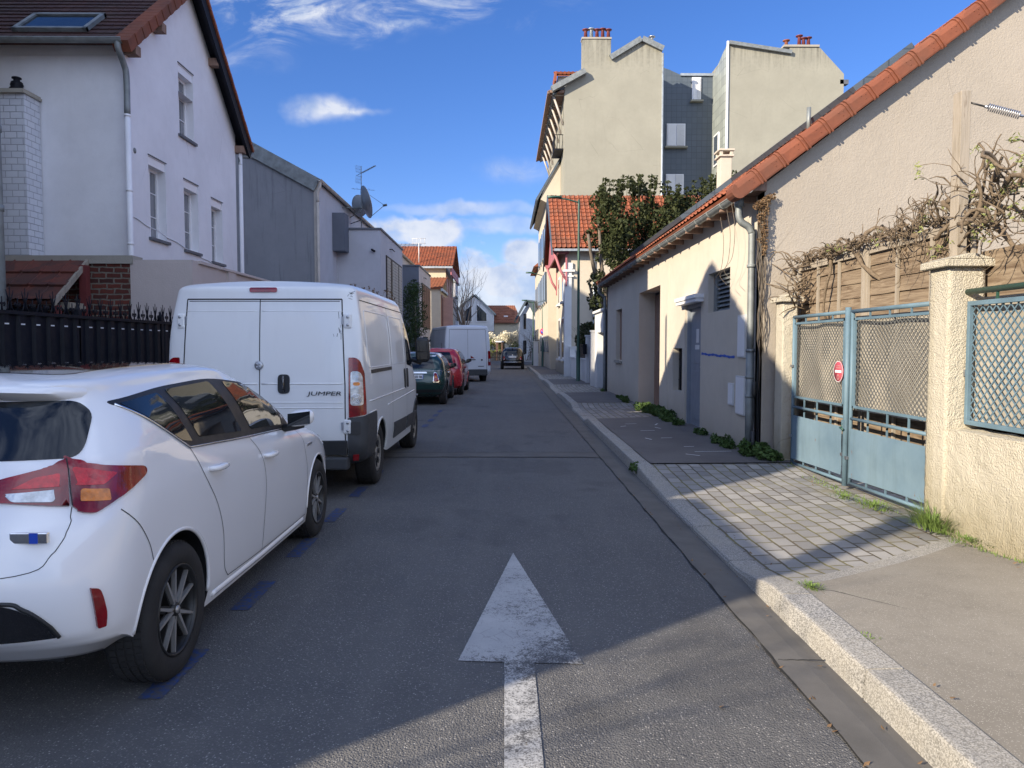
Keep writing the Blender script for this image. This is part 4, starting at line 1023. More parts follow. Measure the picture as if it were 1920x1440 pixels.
        # cab door glass
        c.patch('cab_window', 'car_glass', fillet([(yd+.10, 1.30, .03), (yd+.95, 1.22, .05), (yd+.80, 1.42, .06), (yd+.42, H-.36 if H < 2.3 else 1.95, .1), (yd+.12, H-.34 if H < 2.3 else 1.97, .05)], .04), v, .004, .06)
        c.arch_lip('wheel_arch_lip', paint, rov, .345, .400, -5, 185, v, .014, -.002)
        c.arch_lip('wheel_arch_lip', 'grey_plastic' if model == 'near' else paint, rov+wb, .345, .400, -5, 185, v, .016, 0)
    for sg in (1, -1):
        # tall door mirror on an arm
        y = yd+.92; x = sg*(W-.02); z = 1.50; m = MB()
        m.tube([(x-sg*.05, y, 1.36), (x+sg*.10, y-.01, 1.30), (x+sg*.12, y-.02, 1.35)], .03, 8)
        def P(u, v_):
            a = math.pi*2*u; b = math.pi*(v_-.5); q = max(0, math.cos(b))**.35
            cx = math.copysign(abs(math.cos(a))**.5, math.cos(a)); sz = math.copysign(abs(math.sin(a))**.5, math.sin(a))
            return Vector((x+sg*.14+.11*cx*q, y-.03+.07*math.sin(b), z+.19*sz*q))
        m.grid(P, 20, 10, 0, True); o = c.mb(m, 'wing_mirror', 'black_plastic')
        m = MB(); m.box(x+sg*.14-.075, y-.108, z-.02, x+sg*.14+.075, y-.098, z+.14); m.box(x+sg*.14-.075, y-.108, z-.14, x+sg*.14+.075, y-.098, z-.035); c.mb(m, 'mirror_glass', 'car_glass', o)
        m = MB(); m.box(x+sg*.17, y-.06, z-.02, x+sg*.253, y+.0, z+.12); c.mb(m, 'indicator_lens', 'clear_lens', o, bevel=.01)
    c.patch('windscreen', 'car_glass', fillet([(-W*.82, 1.28), (W*.82, 1.28), (W*.78, min(H, 2.2)-.36), (-W*.78, min(H, 2.2)-.36)], .08), 'F', .004, .1)
    m = MB(); m.box(-W*.7, .3, .38, W*.7, Lg-.6, .44); c.mb(m, 'underbody', 'black_plastic')
    for sg in (1, -1):
        wheel(c, sg*(W-.035), rov, .345, .22, 'van', sg); wheel(c, sg*(W-.02), rov+wb, .345, .22, 'van', sg)
    return c
def make_small(name, label, loc, paint, sty, rz=0., cat='car', plate=''):
    """the three cars farther up the street: sty = mini / red / round"""
    D = {'mini': dict(W=.842, Lg=3.70, H=1.41, wb=2.46, rov=.55, belt=.92, yb=.16, yt=.42, wt=.60, cowl=2.72, wst=2.22, hood=.80, r=.31),
         'red': dict(W=.86, Lg=4.0, H=1.52, wb=2.5, rov=.68, belt=.98, yb=.18, yt=.55, wt=.60, cowl=3.0, wst=2.35, hood=.84, r=.31),
         'round': dict(W=.814, Lg=3.55, H=1.49, wb=2.3, rov=.56, belt=.98, yb=.14, yt=.50, wt=.55, cowl=2.72, wst=2.15, hood=.84, r=.30)}[sty]
    W, Lg, H, bz = D['W'], D['Lg'], D['H'], D['belt']
    wp = [(0, .95), (.5, 1.), (Lg-.6, .99), (Lg, .9)]
    L = [dict(w=W*.84, yf=Lg-.2, yr=.22, lf=.5, lr=.35, z=.22),
         dict(w=W*.96, yf=Lg-.08, yr=.08, lf=.6, lr=.35, n=2.8, m=3.2, z=[(0, .33), (D['rov']+.4, .22), (Lg, .24)], wp=wp, c=1),
         dict(w=W*.99, yf=Lg, yr=0.02, lf=.65, lr=.4, n=2.6, m=3., z=.45, wp=wp, ref=1),
         dict(w=W, yf=Lg, yr=0., lf=.7, lr=.42, n=2.5, m=3., z=.62, wp=wp),
         dict(w=W*.985, yf=Lg-.1, yr=.05, lf=.75, lr=.45, n=2.5, m=2.9, z=[(0, bz-.14), (Lg-1, bz-.16), (Lg, D['hood']-.06)], wp=wp),
         dict(w=W*.955, yf=D['cowl']+.1, yr=D['yb'], lf=.5, lr=.42, n=2.6, m=3., z=[(0, bz+.01), (1, bz+.01), (D['cowl'], bz)], wp=wp, c=1),
         dict(w=(W*.955+D['wt'])/2+.03, yf=(D['cowl']+D['wst'])/2, yr=(D['yb']+D['yt'])/2-.02, lf=.45, lr=.4, n=3, m=3.2, z=(bz+H)/2),
         dict(w=D['wt']+.02, yf=D['wst'], yr=D['yt'], lf=.4, lr=.38, n=3.2, m=3.4, z=[(.3, H-.12), (1.3, H-.09), (2.3, H-.12)]),
         dict(w=D['wt']-.08, yf=D['wst']-.16, yr=D['yt']+.02, lf=.35, lr=.35, n=3.2, m=3.4, z=[(.3, H-.055), (1.3, H-.03), (2.3, H-.06)]),
         dict(w=0., yf=D['wst']-.2, yr=D['yt']+.08, lf=.3, lr=.3, z=[(.3, H-.03), (1.3, H), (2.1, H-.02)])]
    sh = Shell(L, 4); rov, wb, r = D['rov'], D['wb'], D['r']
    c = Car(name, label, cat, loc, sh, paint, [(rov, r+.01, r+.04, W, .28), (rov+wb, r+.01, r+.04, W, .28)], rz)
    e = sh.s_rear; xg = (D['wt']-.03)
    gl = [(0, bz+.05, 0), (e(W*.74), bz+.05, .05), (e(xg)-.02, H-.15, .05), (0, H-.14, 0)]
    for vv in 'SZ':
        c.patch('rear_window', 'car_glass', fillet(gl, .04), vv, .005, .07)
        if sty == 'mini':
            s0 = e(W*.60); o = c.patch('lamp_bezel', 'chrome', fillet([(s0, .60), (s0+.18, .60), (s0+.15, .86), (s0+.05, .88)], .05), vv, .010, .04)
            c.patch('tail_lamp', 'red_lens', fillet([(s0+.02, .625), (s0+.16, .625), (s0+.135, .84), (s0+.06, .855)], .04), vv, .014, .04, o, skirt=.004)
            c.patch('reversing_lamp', 'amber_lens', fillet([(s0+.06, .71), (s0+.13, .71), (s0+.12, .78), (s0+.07, .78)], .02), vv, .017, .03, o, skirt=.004)
        elif sty == 'red':
            s0 = e(W*.72); c.patch('tail_lamp', 'red_lens', fillet([(s0, .85), (s0+.22, .85), (s0+.16, 1.12), (s0+.06, 1.12)], .03), vv, .012, .04)
        else:
            s0 = e(W*.60); o = c.patch('tail_lamp', 'red_lens', fillet([(s0, .64), (s0+.15, .64), (s0+.16, .88), (s0+.04, .88)], .04), vv, .012, .04)
            c.patch('reversing_lamp', 'clear_lens', fillet([(s0+.04, .66), (s0+.11, .66), (s0+.11, .76), (s0+.04, .76)], .02), vv, .016, .03, o, skirt=.004)
    if sty == 'mini':
        c.patch('boot_handle', 'chrome', fillet([(-.36, .835), (.36, .835), (.34, .875), (-.34, .875)], .015), 'B', .018, .06)
        m = c.trim_mb([(-W*.9, .905), (W*.9, .905)], 'B', .007, .002); c.mb(m, 'chrome_strip', 'chrome')
        o = c.patch('number_plate', 'plate_white', [(-.26, .70), (.26, .70), (.26, .81), (-.26, .81)], 'B', .008, .06)
        a = sh.hit((.15, .755), 'B')[0]; t = text_obj(plate, .085, 'black_paint', 'plate_characters', None, .001, 'RIGHT', .001, .95, (.235, a.y-.022, .755), (R(90), 0, 0)); c.put(t, o)
        c.patch('plate_band', 'plate_blue', [(.245, .702), (.258, .702), (.258, .808), (.245, .808)], 'B', .011, .06, o, skirt=.002)
        m = c.trim_mb([(-W*.98, .55), (W*.98, .55)], 'B', .006, 0); c.into_body(m, 'seam')
        c.patch('roof_panel', 'van_cool', fillet([(-.56, .45), (.56, .45), (.56, 2.1), (-.56, 2.1)], .12), 'T', .004, .1)
        m = MB(); m.tube([(0.0, .02, .29), (0.0, -.03, .285)], .04, 10); m.tube([(.1, .02, .29), (.1, -.03, .285)], .03, 10); c.mb(m, 'exhaust_pipe', 'steel')
        m = MB(); c.patch_mb(fillet([(-.75, .27), (.75, .27), (.78, .42), (-.78, .42)], .04), 'B', .004, .08, m=m); c.mb(m, 'bumper_lower', 'black_plastic')
    if sty == 'round':
        c.patch('number_plate', 'plate_white', [(-.26, .80), (.26, .80), (.26, .88), (-.26, .88)], 'B', .01, .08)
        m = c.trim_mb([(-.60, .50), (.60, .50)], 'B', .018, .004); c.mb(m, 'chrome_strip', 'chrome')
        m = MB(); m.lathe([(0, -.02), (.04, -.015), (.05, .0)], (0, sh.hit((0, .96), 'B')[0].y, .96), 1, 14); c.mb(m, 'boot_badge', 'chrome')
        m = c.trim_mb([(-.36, .905), (.36, .905)], 'B', .014, .004); c.mb(m, 'boot_handle', 'chrome')
        c.patch('roof_panel', 'steel', fillet([(-.45, .62), (.45, .62), (.45, 2.0), (-.45, 2.0)], .12), 'T', .004, .1)
        m = MB(); m.box(-.04, D['yt']-.06, H-.05, .04, D['yt']+.04, H-.035); c.mb(m, 'spoiler_light', 'red_lens')
    if sty == 'red':
        c.patch('number_plate', 'plate_white', [(-.26, .62), (.26, .62), (.26, .73), (-.26, .73)], 'B', .01, .08)
        m = MB(); m.tube([(.1, 1.2, H-.01), (.1, 1.1, H+.16)], .006, 6); c.mb(m, 'aerial', 'black_plastic')
    for v in 'RL':
        b0 = bz+.04; y1 = D['cowl']-.05
        c.patch('window_surround', 'black_plastic', fillet([(.52, b0-.02, .05), (y1, b0-.02, .03), (D['wst']+.02, H-.17, .12), (1.3, H-.12, .2), (.70, H-.15, .12)], .05), v, .003, .07)
        c.patch('side_window', 'car_glass', fillet([(.62, b0, .05), (1.24, b0, .01), (1.20, H-.155, .02), (.76, H-.18, .08)], .04), v, .006, .07, skirt=.004)
        c.patch('side_window', 'car_glass', fillet([(1.31, b0, .02), (y1-.09, b0, .03), (D['wst']-.02, H-.20, .1), (1.27, H-.155, .02)], .04), v, .006, .07, skirt=.004)
        m = MB(); c.ribbon_mb(smooth_line([(1.28, bz), (1.22, .7), (1.1, .5), (1.15, .3)]), v, m=m); c.ribbon_mb(smooth_line([(2.4, bz), (2.48, .7), (2.45, .3)]), v, m=m); c.into_body(m, 'seam')
        c.arch_lip('wheel_arch_lip', 'black_plastic' if sty == 'mini' else paint, rov, r+.01, r+.045, -5, 185, v, .016 if sty == 'mini' else .01, 0)
        c.arch_lip('wheel_arch_lip', 'black_plastic' if sty == 'mini' else paint, rov+wb, r+.01, r+.045, -5, 185, v, .016 if sty == 'mini' else .01, 0)
        a = sh.hit((1.42, bz-.08), v)[0]; sg = 1 if v == 'R' else -1; m = MB(); m.box(a.x-.01*sg, 1.42, bz-.10, a.x+.03*sg, 1.58, bz-.07); c.mb(m, 'door_handle', 'chrome' if sty != 'red' else paint, bevel=.008)
    add_mirror(c, W*.94, D['cowl']-.45, bz+.09, 1.0, 'black_plastic' if sty != 'red' else 'black_plastic')
    c.patch('windscreen', 'car_glass', fillet([(-W*.75, bz+.06), (W*.75, bz+.06), (D['wt']*.92, H-.15), (-D['wt']*.92, H-.15)], .05), 'F', .004, .1)
    m = MB(); m.box(-W*.7, .3, .25, W*.7, Lg-.4, .30); c.mb(m, 'underbody', 'black_plastic')
    for sg in (1, -1):
        wheel(c, sg*(W-.008), rov, r, .19, 'x', sg); wheel(c, sg*(W-.008), rov+wb, r, .19, 'x', sg)
    return c
def build_vehicles():
    make_white_hatch()
    make_van('panel_van', 'scuffed white low-roof panel van lettered JUMPER, parked just ahead of the white hatchback', (-2.44, 7.50, 0), 4.96, 2.23, 1.025, 3.0, .93, 'van_white', 'near', R(-.6))
    make_small('small_car', 'dark green small car with a pale roof parked between the vans', (-2.42, 19.5, 0), 'green_car', 'mini', R(-.3), plate='0S SB')
    make_small('small_car', 'red hatchback parked behind the dark green small car', (-2.22, 23.4, 0), 'red_car', 'red', R(-1.))
    make_van('panel_van', 'tall white high-roof panel van parked farthest up the left kerb', (-1.62, 32.4, -.06), 5.9, 2.56, 1.05, 3.7, 1.05, 'van_cool', 'far', R(15.))
    make_small('small_car', 'black rounded small car driving away up the middle of the street', (.50, 50.6, 0), 'black_car', 'round', R(-.5))
# ---------------- ground ----------------
def struct(m, name, mats): return tag(m.build(name, mats, fixn=True), kind='structure')
DRIVES = [(4.7, 8.9, .03), (15.0, 18.8, .04), (23.5, 28.0, .04), (33., 38., .04)]
def kx(y): return 1.59+.0065*max(0, min(y, 20)-8)
def kh(y):
    h = .125
    for a, b, lo in DRIVES:
        up = 2.0 if a < 5 else .8
        if a-.3 < y < b:
            f = min(1, (y-(a-.3))/.6, (b-y)/up); h = min(h, .125+(lo-.125)*max(0, f)**.8 if f > 0 else .125)
    return h
def wz(y):                       # ground height at the foot of the right-hand walls
    z = .13
    for a, b, lo in DRIVES:
        if a < y < b: z = min(z, .13-.05*min(1, (y-a)/.5, (b-y)/.5))
    return z
def side_z(x, y): 
    k = kx(y)+.17; f = max(0, min(1, (x-k)/(3.4-k))); return (kh(y)-.004)*(1-f)+wz(y)*f
def build_ground():
    m = MB(); m.quad((-500, -300, -.03), (500, -300, -.03), (500, 900, -.03), (-500, 900, -.03)); struct(m, 'ground', MATS['pavement'])
    m = MB()
    m.grid(lambda u, v: (-3.75+5.10*u, -12+122*v, .0+.02*math.sin(u*math.pi)*0), 6, 60); struct(m, 'road', MATS['asphalt'])
    m = MB(); m.grid(lambda u, v: (-500+1000*u, 62+22*v, -.006), 4, 4); struct(m, 'cross_street', MATS['asphalt'])
    # smooth gutter strip, dished toward the kerb
    m = MB()
    def G(u, v):
        y = -8+62*v; x0 = 1.33+.004*math.sin(y*7)+.003*math.sin(y*23); x1 = kx(y)+.02
        return (x0+(x1-x0)*u, y, .004+(.006 if u < .6 else 0)-.012*u)
    m.grid(G, 4, 400); struct(m, 'gutter_strip', MATS['gutter'])
    m = MB()
    def C(u, v):
        y = -2+40*v; x = 1.328+.004*math.sin(y*7)+.012*(noise.noise(Vector((y*3, 0, 0)))); w = .004+.009*abs(noise.noise(Vector((y*5, 4, 0))))*(1.6 if y < 5 else 1)
        return (x+(u-.5)*2*w, y, .0065)
    m.grid(C, 1, 1400); 
    for y, a in ((3.57, 1), (2.25, 1), (6.3, .5), (8.35, .5), (10.3, .5), (13.2, .5)):
        pts = [(1.335+.25*i/14, y+.012*noise.noise(Vector((i*.7, y, 0))), .0095-.004*i/14) for i in range(15)]
        vs = []; 
        for p in pts: vs += [(p[0], p[1]-.004*a, p[2]), (p[0], p[1]+.004*a, p[2])]
        m.add(vs, [(2*i, 2*i+2, 2*i+3, 2*i+1) for i in range(14)])
    struct(m, 'gutter_joint', MATS['crack'])
    # old trench crossing the road
    m = MB(); m.grid(lambda u, v: (-3.7+5.03*u, (10.28+.06*math.sin(u*3))+(.50-.12*(1-u))*v, .004), 30, 1); struct(m, 'trench_patch', MATS['gutter'])
    m = MB()
    for b in (0, 1):
        vs = []
        for i in range(81):
            u = i/80; y = (10.28+.06*math.sin(u*3))+(.50-.12*(1-u))*b; w = .008+.006*noise.noise(Vector((u*20, b, 0))); vs += [(-3.7+5.03*u, y-w, .0075), (-3.7+5.03*u, y+w, .0075)]
        m.add(vs, [(2*i, 2*i+2, 2*i+3, 2*i+1) for i in range(80)])
    struct(m, 'trench_joint', MATS['crack'])
    # markings
    m = MB()
    A = [(.06, 5.50), (-.232, 3.585), (-.004, 3.565), (-.004, 1.2), (.142, 1.2), (.142, 3.555), (.382, 3.54)]
    P = dens(A, .03); P = [(x+.0022*noise.noise(Vector((x*30, y*30, 0))), y+.003*noise.noise(Vector((x*30, y*30, 5)))) for x, y in P]
    tri = geometry.tessellate_polygon([[Vector((x, y, 0)) for x, y in P]]); m.add([(x, y, .0045) for x, y in P], [tuple(t) for t in tri])
    tag(struct(m, 'road_arrow', MATS['mark']), 'worn white straight-ahead arrow painted on the asphalt')
    m = MB()
    for k in range(14):
        y = 3.20+1.10*k
        if k in (6, 7, 9): continue
        P = dens([(-1.62, y), (-1.51, y), (-1.51, y+.54), (-1.62, y+.54)], .03); P = [(a+.004*noise.noise(Vector((a*40, b*40, 0))), b+.006*noise.noise(Vector((a*40, b*40, 5)))) for a, b in P]
        tri = geometry.tessellate_polygon([[Vector((a, b, 0)) for a, b in P]]); m.add([(a, b, .0045) for a, b in P], [tuple(t) for t in tri])
    struct(m, 'blue_parking_line', MATS['blue'])
    # kerb stones
    m = MB(); y = -7.8; i = 0
    while y < 55:
        ln = 1.0 if not (4.3 < y < 5.0) else .62
        y1 = y+ln-.014
        jit = .008*(hsh(i)-.5)
        n = 8; sec = []
        for q in range(n+1):
            yy = y+(y1-y)*q/n; h = kh(yy)+jit; x = kx(yy)+jit; w = .17; r = min(.016, h*.4)
            rg = .0035*noise.noise(Vector((yy*9, 0, 0)))
            sec.append([(x-.012+rg, yy, -.05), (x-.006+rg, yy, max(0.002, h*.5)), (x+rg, yy, h-r), (x+r*.35+rg, yy, h-r*.25), (x+r*1.2, yy, h), (x+w, yy, h+.002), (x+w, yy, -.05)])
        vs = [p for s_ in sec for p in s_]; k = 7
        fs = [(a*k+b, (a+1)*k+b, (a+1)*k+b+1, a*k+b+1) for a in range(n) for b in range(k-1)]+[tuple(range(k)), tuple(n*k+b for b in reversed(range(k)))]
        m.add(vs, fs); y += ln; i += 1
    struct(m, 'kerb', MATS['granite'])
    # right-hand pavement in its own materials
    def strip(name, f0, f1, mat, nu=8, nv=30, dz=0.):
        m = MB()
        def P(u, v):
            x = u
            y0, y1 = f0(u), f1(u); y = y0+(y1-y0)*v; k = kx(y)+.172; xx = k+(4.2-k)*u
            return (xx, y, side_z(xx, y)+dz)
        m.grid(P, nu, nv, 0, True); return struct(m, name, MATS[mat])
    c = lambda a: (lambda u: a)
    dg = lambda u: 4.36+1.55*min(1, u*1.05)
    strip('pavement', c(-8.), dg, 'pavement', 10, 60)
    strip('stone_border', dg, lambda u: dg(u)+.16, 'granite', 24, 2, .0)
    strip('paved_driveway', lambda u: dg(u)+.16, c(8.95), 'setts', 12, 40, -.002)
    strip('new_pavement', c(8.95), c(15.0), 'pavement_dark', 8, 30, .012)
    strip('paved_driveway', c(15.0), c(18.8), 'setts', 8, 30)
    strip('new_pavement', c(18.8), c(23.5), 'pavement_dark', 8, 20, .006)
    strip('paved_driveway', c(23.5), c(28.), 'setts', 8, 20)
    strip('new_pavement', c(28.), c(33.), 'pavement_dark', 8, 20)
    strip('paved_driveway', c(33.), c(38.), 'setts', 8, 20)
    strip('new_pavement', c(38.), c(55.), 'pavement_dark', 8, 20)
    # left pavement and kerb
    m = MB(); m.box(-3.92, -8, -.05, -3.75, 62, .12); struct(m, 'kerb', MATS['granite'])
    m = MB(); m.box(-7.0, -8, -.05, -3.925, 62, .117); struct(m, 'pavement', MATS['pavement_dark'])
    m = MB(); m.box(1.62, 55.0, -.05, 3.4, 55.17, .12); struct(m, 'kerb', MATS['granite'])
    # utility marks sprayed on the pavement
    m = MB()
    for (x, y, a, l) in ((2.3, 13.5, .2, .22), (2.75, 13.4, 1.2, .25), (2.2, 11.3, 1.9, .2), (2.5, 11.4, .1, .18), (2.4, 12.4, .1, .25), (2.65, 12.8, 1.9, .2), (2.45, 9.6, 2.3, .22), (2.8, 9.9, .05, .5), (2.6, 10.4, .1, .15), (2.1, 13.1, .7, .15)):
        dx, dy = math.cos(a)*l/2, math.sin(a)*l/2; nx, ny = -math.sin(a)*.012, math.cos(a)*.012
        q = [(x-dx-nx, y-dy-ny), (x+dx-nx, y+dy-ny), (x+dx+nx, y+dy+ny), (x-dx+nx, y-dy+ny)]; m.add([(a_, b_, side_z(a_, b_)+.016) for a_, b_ in q], [(0, 1, 2, 3)])
    struct(m, 'spray_marks', MATS['white_plain'])
# ---------------- roofs ----------------
def tile_roof(m, o, u, v, wid, ln, tw=.22, th=.33, amp=.028, lap=.03, mi=0, thick=.06, prof='roman'):
    """tiled slope: o corner at the eave, u along the eave, v up the slope (unit vectors)"""
    o, u, v = Vector(o), Vector(u).normalized(), Vector(v).normalized(); n = u.cross(v)
    if n.z < 0: n = -n
    nt = max(1, int(wid/tw)); tw = wid/nt; nr = max(1, int(ln/th)); th = ln/nr
    if prof == 'roman': S = [(0, 0), (.12, .1), (.3, .0), (.5, .02), (.62, .55), (.75, 1), (.88, .6)]
    elif prof == 'flat': S = [(0, 0), (.06, .55), (.10, .55), (.13, 0), (.5, .04), (.85, 0)]
    else: S = [(0, 0), (.5, 1)]
    us = [((i+a)*tw, h) for i in range(nt) for a, h in S]+[(wid, 0)]
    rows = []
    for r in range(nr):
        j = .004*(hsh(r+3)-.5)
        rows.append((r*th, lap+j)); rows.append(((r+1)*th-.001, 0+j))
    vs = []
    for (q, l) in rows:
        for i, (p, h) in enumerate(us):
            w = .003*math.sin((i//len(S))*12.9+q*7.1)
            vs.append(o+u*p+v*q+n*(h*amp+l+w))
    k = len(us)
    fs = [(r*k+i, r*k+i+1, (r+1)*k+i+1, (r+1)*k+i) for r in range(len(rows)-1) for i in range(k-1)]
    m.add(vs, fs, mi)
    # deck below, so the roof has thickness and front edge
    a, b, c_, d = o, o+u*wid, o+u*wid+v*ln, o+v*ln; e = n*(-thick)
    m.add([a+n*.004, b+n*.004, c_+n*.004, d+n*.004, a+e, b+e, c_+e, d+e], [(4, 7, 6, 5), (0, 4, 5, 1), (1, 5, 6, 2), (2, 6, 7, 3), (3, 7, 4, 0)], mi)
def wall_panel(m, P, openings, w, h, thick, mi=0, dirn=None):
    """wall with real openings; P(a, b, d) -> point ; a along, b up, d depth into the wall.  openings: (a0, b0, a1, b1)"""
    As = sorted(set([0, w]+[q for o in openings for q in (o[0], o[2])])); Bs = sorted(set([0, h]+[q for o in openings for q in (o[1], o[3])]))
    def hole(a, b): return any(o[0] < a < o[2] and o[1] < b < o[3] for o in openings)
    for i in range(len(As)-1):
        for j in range(len(Bs)-1):
            if hole((As[i]+As[i+1])/2, (Bs[j]+Bs[j+1])/2): continue
            m.quad(P(As[i], Bs[j], 0), P(As[i+1], Bs[j], 0), P(As[i+1], Bs[j+1], 0), P(As[i], Bs[j+1], 0), mi)
    for (a0, b0, a1, b1) in openings:
        for (p, q) in (((a0, b0), (a1, b0)), ((a1, b0), (a1, b1)), ((a1, b1), (a0, b1)), ((a0, b1), (a0, b0))):
            m.quad(P(p[0], p[1], 0), P(q[0], q[1], 0), P(q[0], q[1], thick), P(p[0], p[1], thick), mi)
def lozenge_mesh(name, mats, parent, x, y0, y1, z0, z1, py, pz, r=.0035):
    m = MB(); W, Hh = y1-y0, z1-z0
    n = int(W/py)+int(Hh/pz)+2
    for sg in (1, -1):
        for k in range(-int(Hh/pz)-1, int(W/py)+2):
            # line through (k*py, 0) climbing pz per py*sg
            a = k*py if sg == 1 else (k+int(Hh/pz)+1)*py
            pts = []
            sl = pz/py*sg
            ts = [0, W]
            c0 = -sl*a
            ya = 0; yb = W
            if abs(sl) > 0:
                for zz in (0, Hh):
                    q = (zz-c0)/sl; ts.append(q)
            ts = sorted(t for t in ts if -1e-6 <= t <= W+1e-6 and -1e-6 <= sl*t+c0 <= Hh+1e-6)
            if len(ts) < 2 or ts[-1]-ts[0] < .004: continue
            A = Vector((x+.002*sg, y0+ts[0], z0+sl*ts[0]+c0)); B = Vector((x+.002*sg, y0+ts[-1], z0+sl*ts[-1]+c0))
            d = (B-A).normalized(); b = Vector((0, -d.z, d.y))*r*1.5; c_ = Vector((r*.6, 0, 0))
            m.add([A-b-c_, A+b-c_, A+b+c_, A-b+c_, B-b-c_, B+b-c_, B+b+c_, B-b+c_], [(0, 4, 5, 1), (1, 5, 6, 2), (2, 6, 7, 3), (3, 7, 4, 0)])
    return m.build(name, mats, parent)
# ---------------- right side of the street ----------------
def build_barn():
    M = MATS; X = 3.3; Y0, Y1 = 9.5, 24.1; H = 3.62
    r = thing('barn', 'low cream rendered barn along the right pavement, with orange verge tiles up its gable', 'building', (3.3, 9.5, 0))
    m = MB()
    ops = [(10.90, 2.10, 12.07, 2.72), (12.5, .10, 13.6, 2.30), (13.8, .70, 14.56, 1.52), (15.8, -.02, 18.3, 2.86), (20.95, 1.16, 22.05, 2.63)]
    wall_panel(m, lambda a, b, d: (X+d, Y0+a, b-.05), [(a-Y0, b+.05, c-Y0, d+.05) for a, b, c, d in ops], Y1-Y0, H+.05, .16)
    # gable wall toward the camera
    sl = .75; xr = 8.6; zr = 3.50+sl*(xr-2.98)-.06
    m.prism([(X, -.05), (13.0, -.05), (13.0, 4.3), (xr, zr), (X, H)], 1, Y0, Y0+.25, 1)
    m.prism([(X, -.05), (13.0, -.05), (13.0, 4.3), (xr, zr), (X, H)], 1, Y1-.2, Y1)
    m.build('wall', [M['barn_render'], M['beige_render']], r)
    bx('door_recess', M['barn_render'], r, X+.16, 18.3, -.05, X+.42, 18.32, 2.86)
    bx('recess_ceiling', M['barn_render'], r, X+.162, 15.8, 2.862, X+.45, 18.3, 2.9)
    # garage door deep in its recess
    g = bx('garage_door', M['dark_void'], r, X+.40, 15.79, -.05, X+.44, 18.31, 2.87)
    m = MB()
    for k in range(9): m.box(X+.392, 15.85+k*.28, .05, X+.40, 15.97+k*.28+.12, 2.8)
    m.build('door_board', M['shutter_wood'], g)
    m = MB(); m.lathe([(0, -.012), (.05, -.01), (.055, 0)], (X+.39, 16.0, 1.55), 0, 14); m.build('door_plate', M['meter'], g)
    # louvre window
    w = bx('louvre_window', M['dark_void'], r, X+.16, 10.89, 2.09, X+.2, 12.08, 2.73)
    m = MB()
    for k in range(9):
        z = 2.12+k*.068; m.add([(X+.10, 10.92, z), (X+.10, 12.05, z), (X+.155, 12.05, z+.05), (X+.155, 10.92, z+.05), (X+.10, 10.92, z-.01), (X+.10, 12.05, z-.01), (X+.155, 12.05, z+.04), (X+.155, 10.92, z+.04)], [(0,1,2,3), (4,7,6,5), (0,4,5,1), (3,2,6,7)])
    m.box(X+.09, 11.9, 2.1, X+.15, 12.07, 2.72); m.build('louvre_blade', M['zinc'], w)
    # blue-grey door
    d = bx('door', M['grey_door'], r, X+.10, 12.56, .12, X+.14, 13.54, 2.26)
    m = MB(); m.box(X+.04, 12.5, .10, X+.12, 12.57, 2.30); m.box(X+.04, 13.53, .10, X+.12, 13.6, 2.30); m.box(X+.04, 12.57, 2.235, X+.12, 13.53, 2.30); m.build('door_frame', M['grey_door'], d)
    m = MB(); m.box(X+.092, 12.68, 1.25, X+.101, 13.42, 2.12); m.box(X+.092, 12.68, .25, X+.101, 13.42, 1.12); m.build('door_panel', M['grey_door'], d, bevel=.004)
    m = MB(); m.box(X+.06, 12.60, 1.12, X+.09, 12.64, 1.28); m.box(X+.05, 12.60, 1.19, X+.06, 12.72, 1.21); m.build('door_handle', M['steel'], d)
    for z in (.5, 1.95): bx('door_hinge', M['steel'], d, X+.03, 12.51, z, X+.05, 12.56, z+.12)
    m = MB(); m.box(X+.088, 12.95, 1.62, X+.0915, 13.13, 1.86); m.box(X+.088, 12.92, 1.50, X+.0915, 13.2, 1.58); m.build('notice', M['meter'], d)
    c = MB(); c.box(X-.16, 12.32, 2.36, X+.02, 13.78, 2.43); c.box(X-.14, 12.34, 2.30, X+.02, 13.76, 2.362); c.build('door_canopy', M['white_plain'], r, bevel=.008)
    # small grating window
    w = bx('grating_window', M['dark_void'], r, X+.155, 13.79, .69, X+.19, 14.57, 1.53)
    m = MB()
    for k in range(9): m.tube([(X+.12, 13.84+k*.085, .70), (X+.12, 13.84+k*.085, 1.52)], .008, 6)
    for z in (.9, 1.3): m.box(X+.115, 13.8, z, X+.128, 14.56, z+.012)
    m.build('grating', M['black_paint'], w)
    # slit window with shutter
    w = bx('slit_window', M['shutter_wood'], r, X+.12, 20.95, 1.16, X+.16, 22.05, 2.63)
    bx('sill', M['concrete'], w, X-.06, 20.9, 1.08, X+.12, 22.1, 1.158)
    # meter boxes
    for (y0, z0, y1, z1) in ((10.12, 1.40, 10.45, 1.99), (10.12, .60, 10.50, 1.14), (10.62, .70, 10.86, 1.02)):
        b = bx('meter_box', M['meter'], r, X-.025, y0, z0, X+.01, y1, z1, bevel=.004)
        m = MB(); m.box(X-.029, y0+.02, z0+.02, X-.0252, y1-.02, z1-.02); m.lathe([(0, -.034), (.012, -.033), (.013, -.029)], (X, y0+.06, (z0+z1)/2), 0, 10); m.build('meter_door', M['white_plain'], b)
    # blue sprayed line, wobbly
    m = MB(); vs = []; N_ = 60
    for i in range(N_+1):
        y = 12.42-(12.42-10.62)*i/N_; z = 1.43-.03*i/N_+.006*math.sin(i*.33)+.006*noise.noise(Vector((i*.3, 0, 0))); w = .017+.004*math.sin(i*.9); vs += [(X-.004, y, z-w), (X-.004, y, z+w)]
    m.add(vs, [(2*i, 2*i+2, 2*i+3, 2*i+1) for i in range(N_)]); m.build('spray_line', M['graffiti'], r)
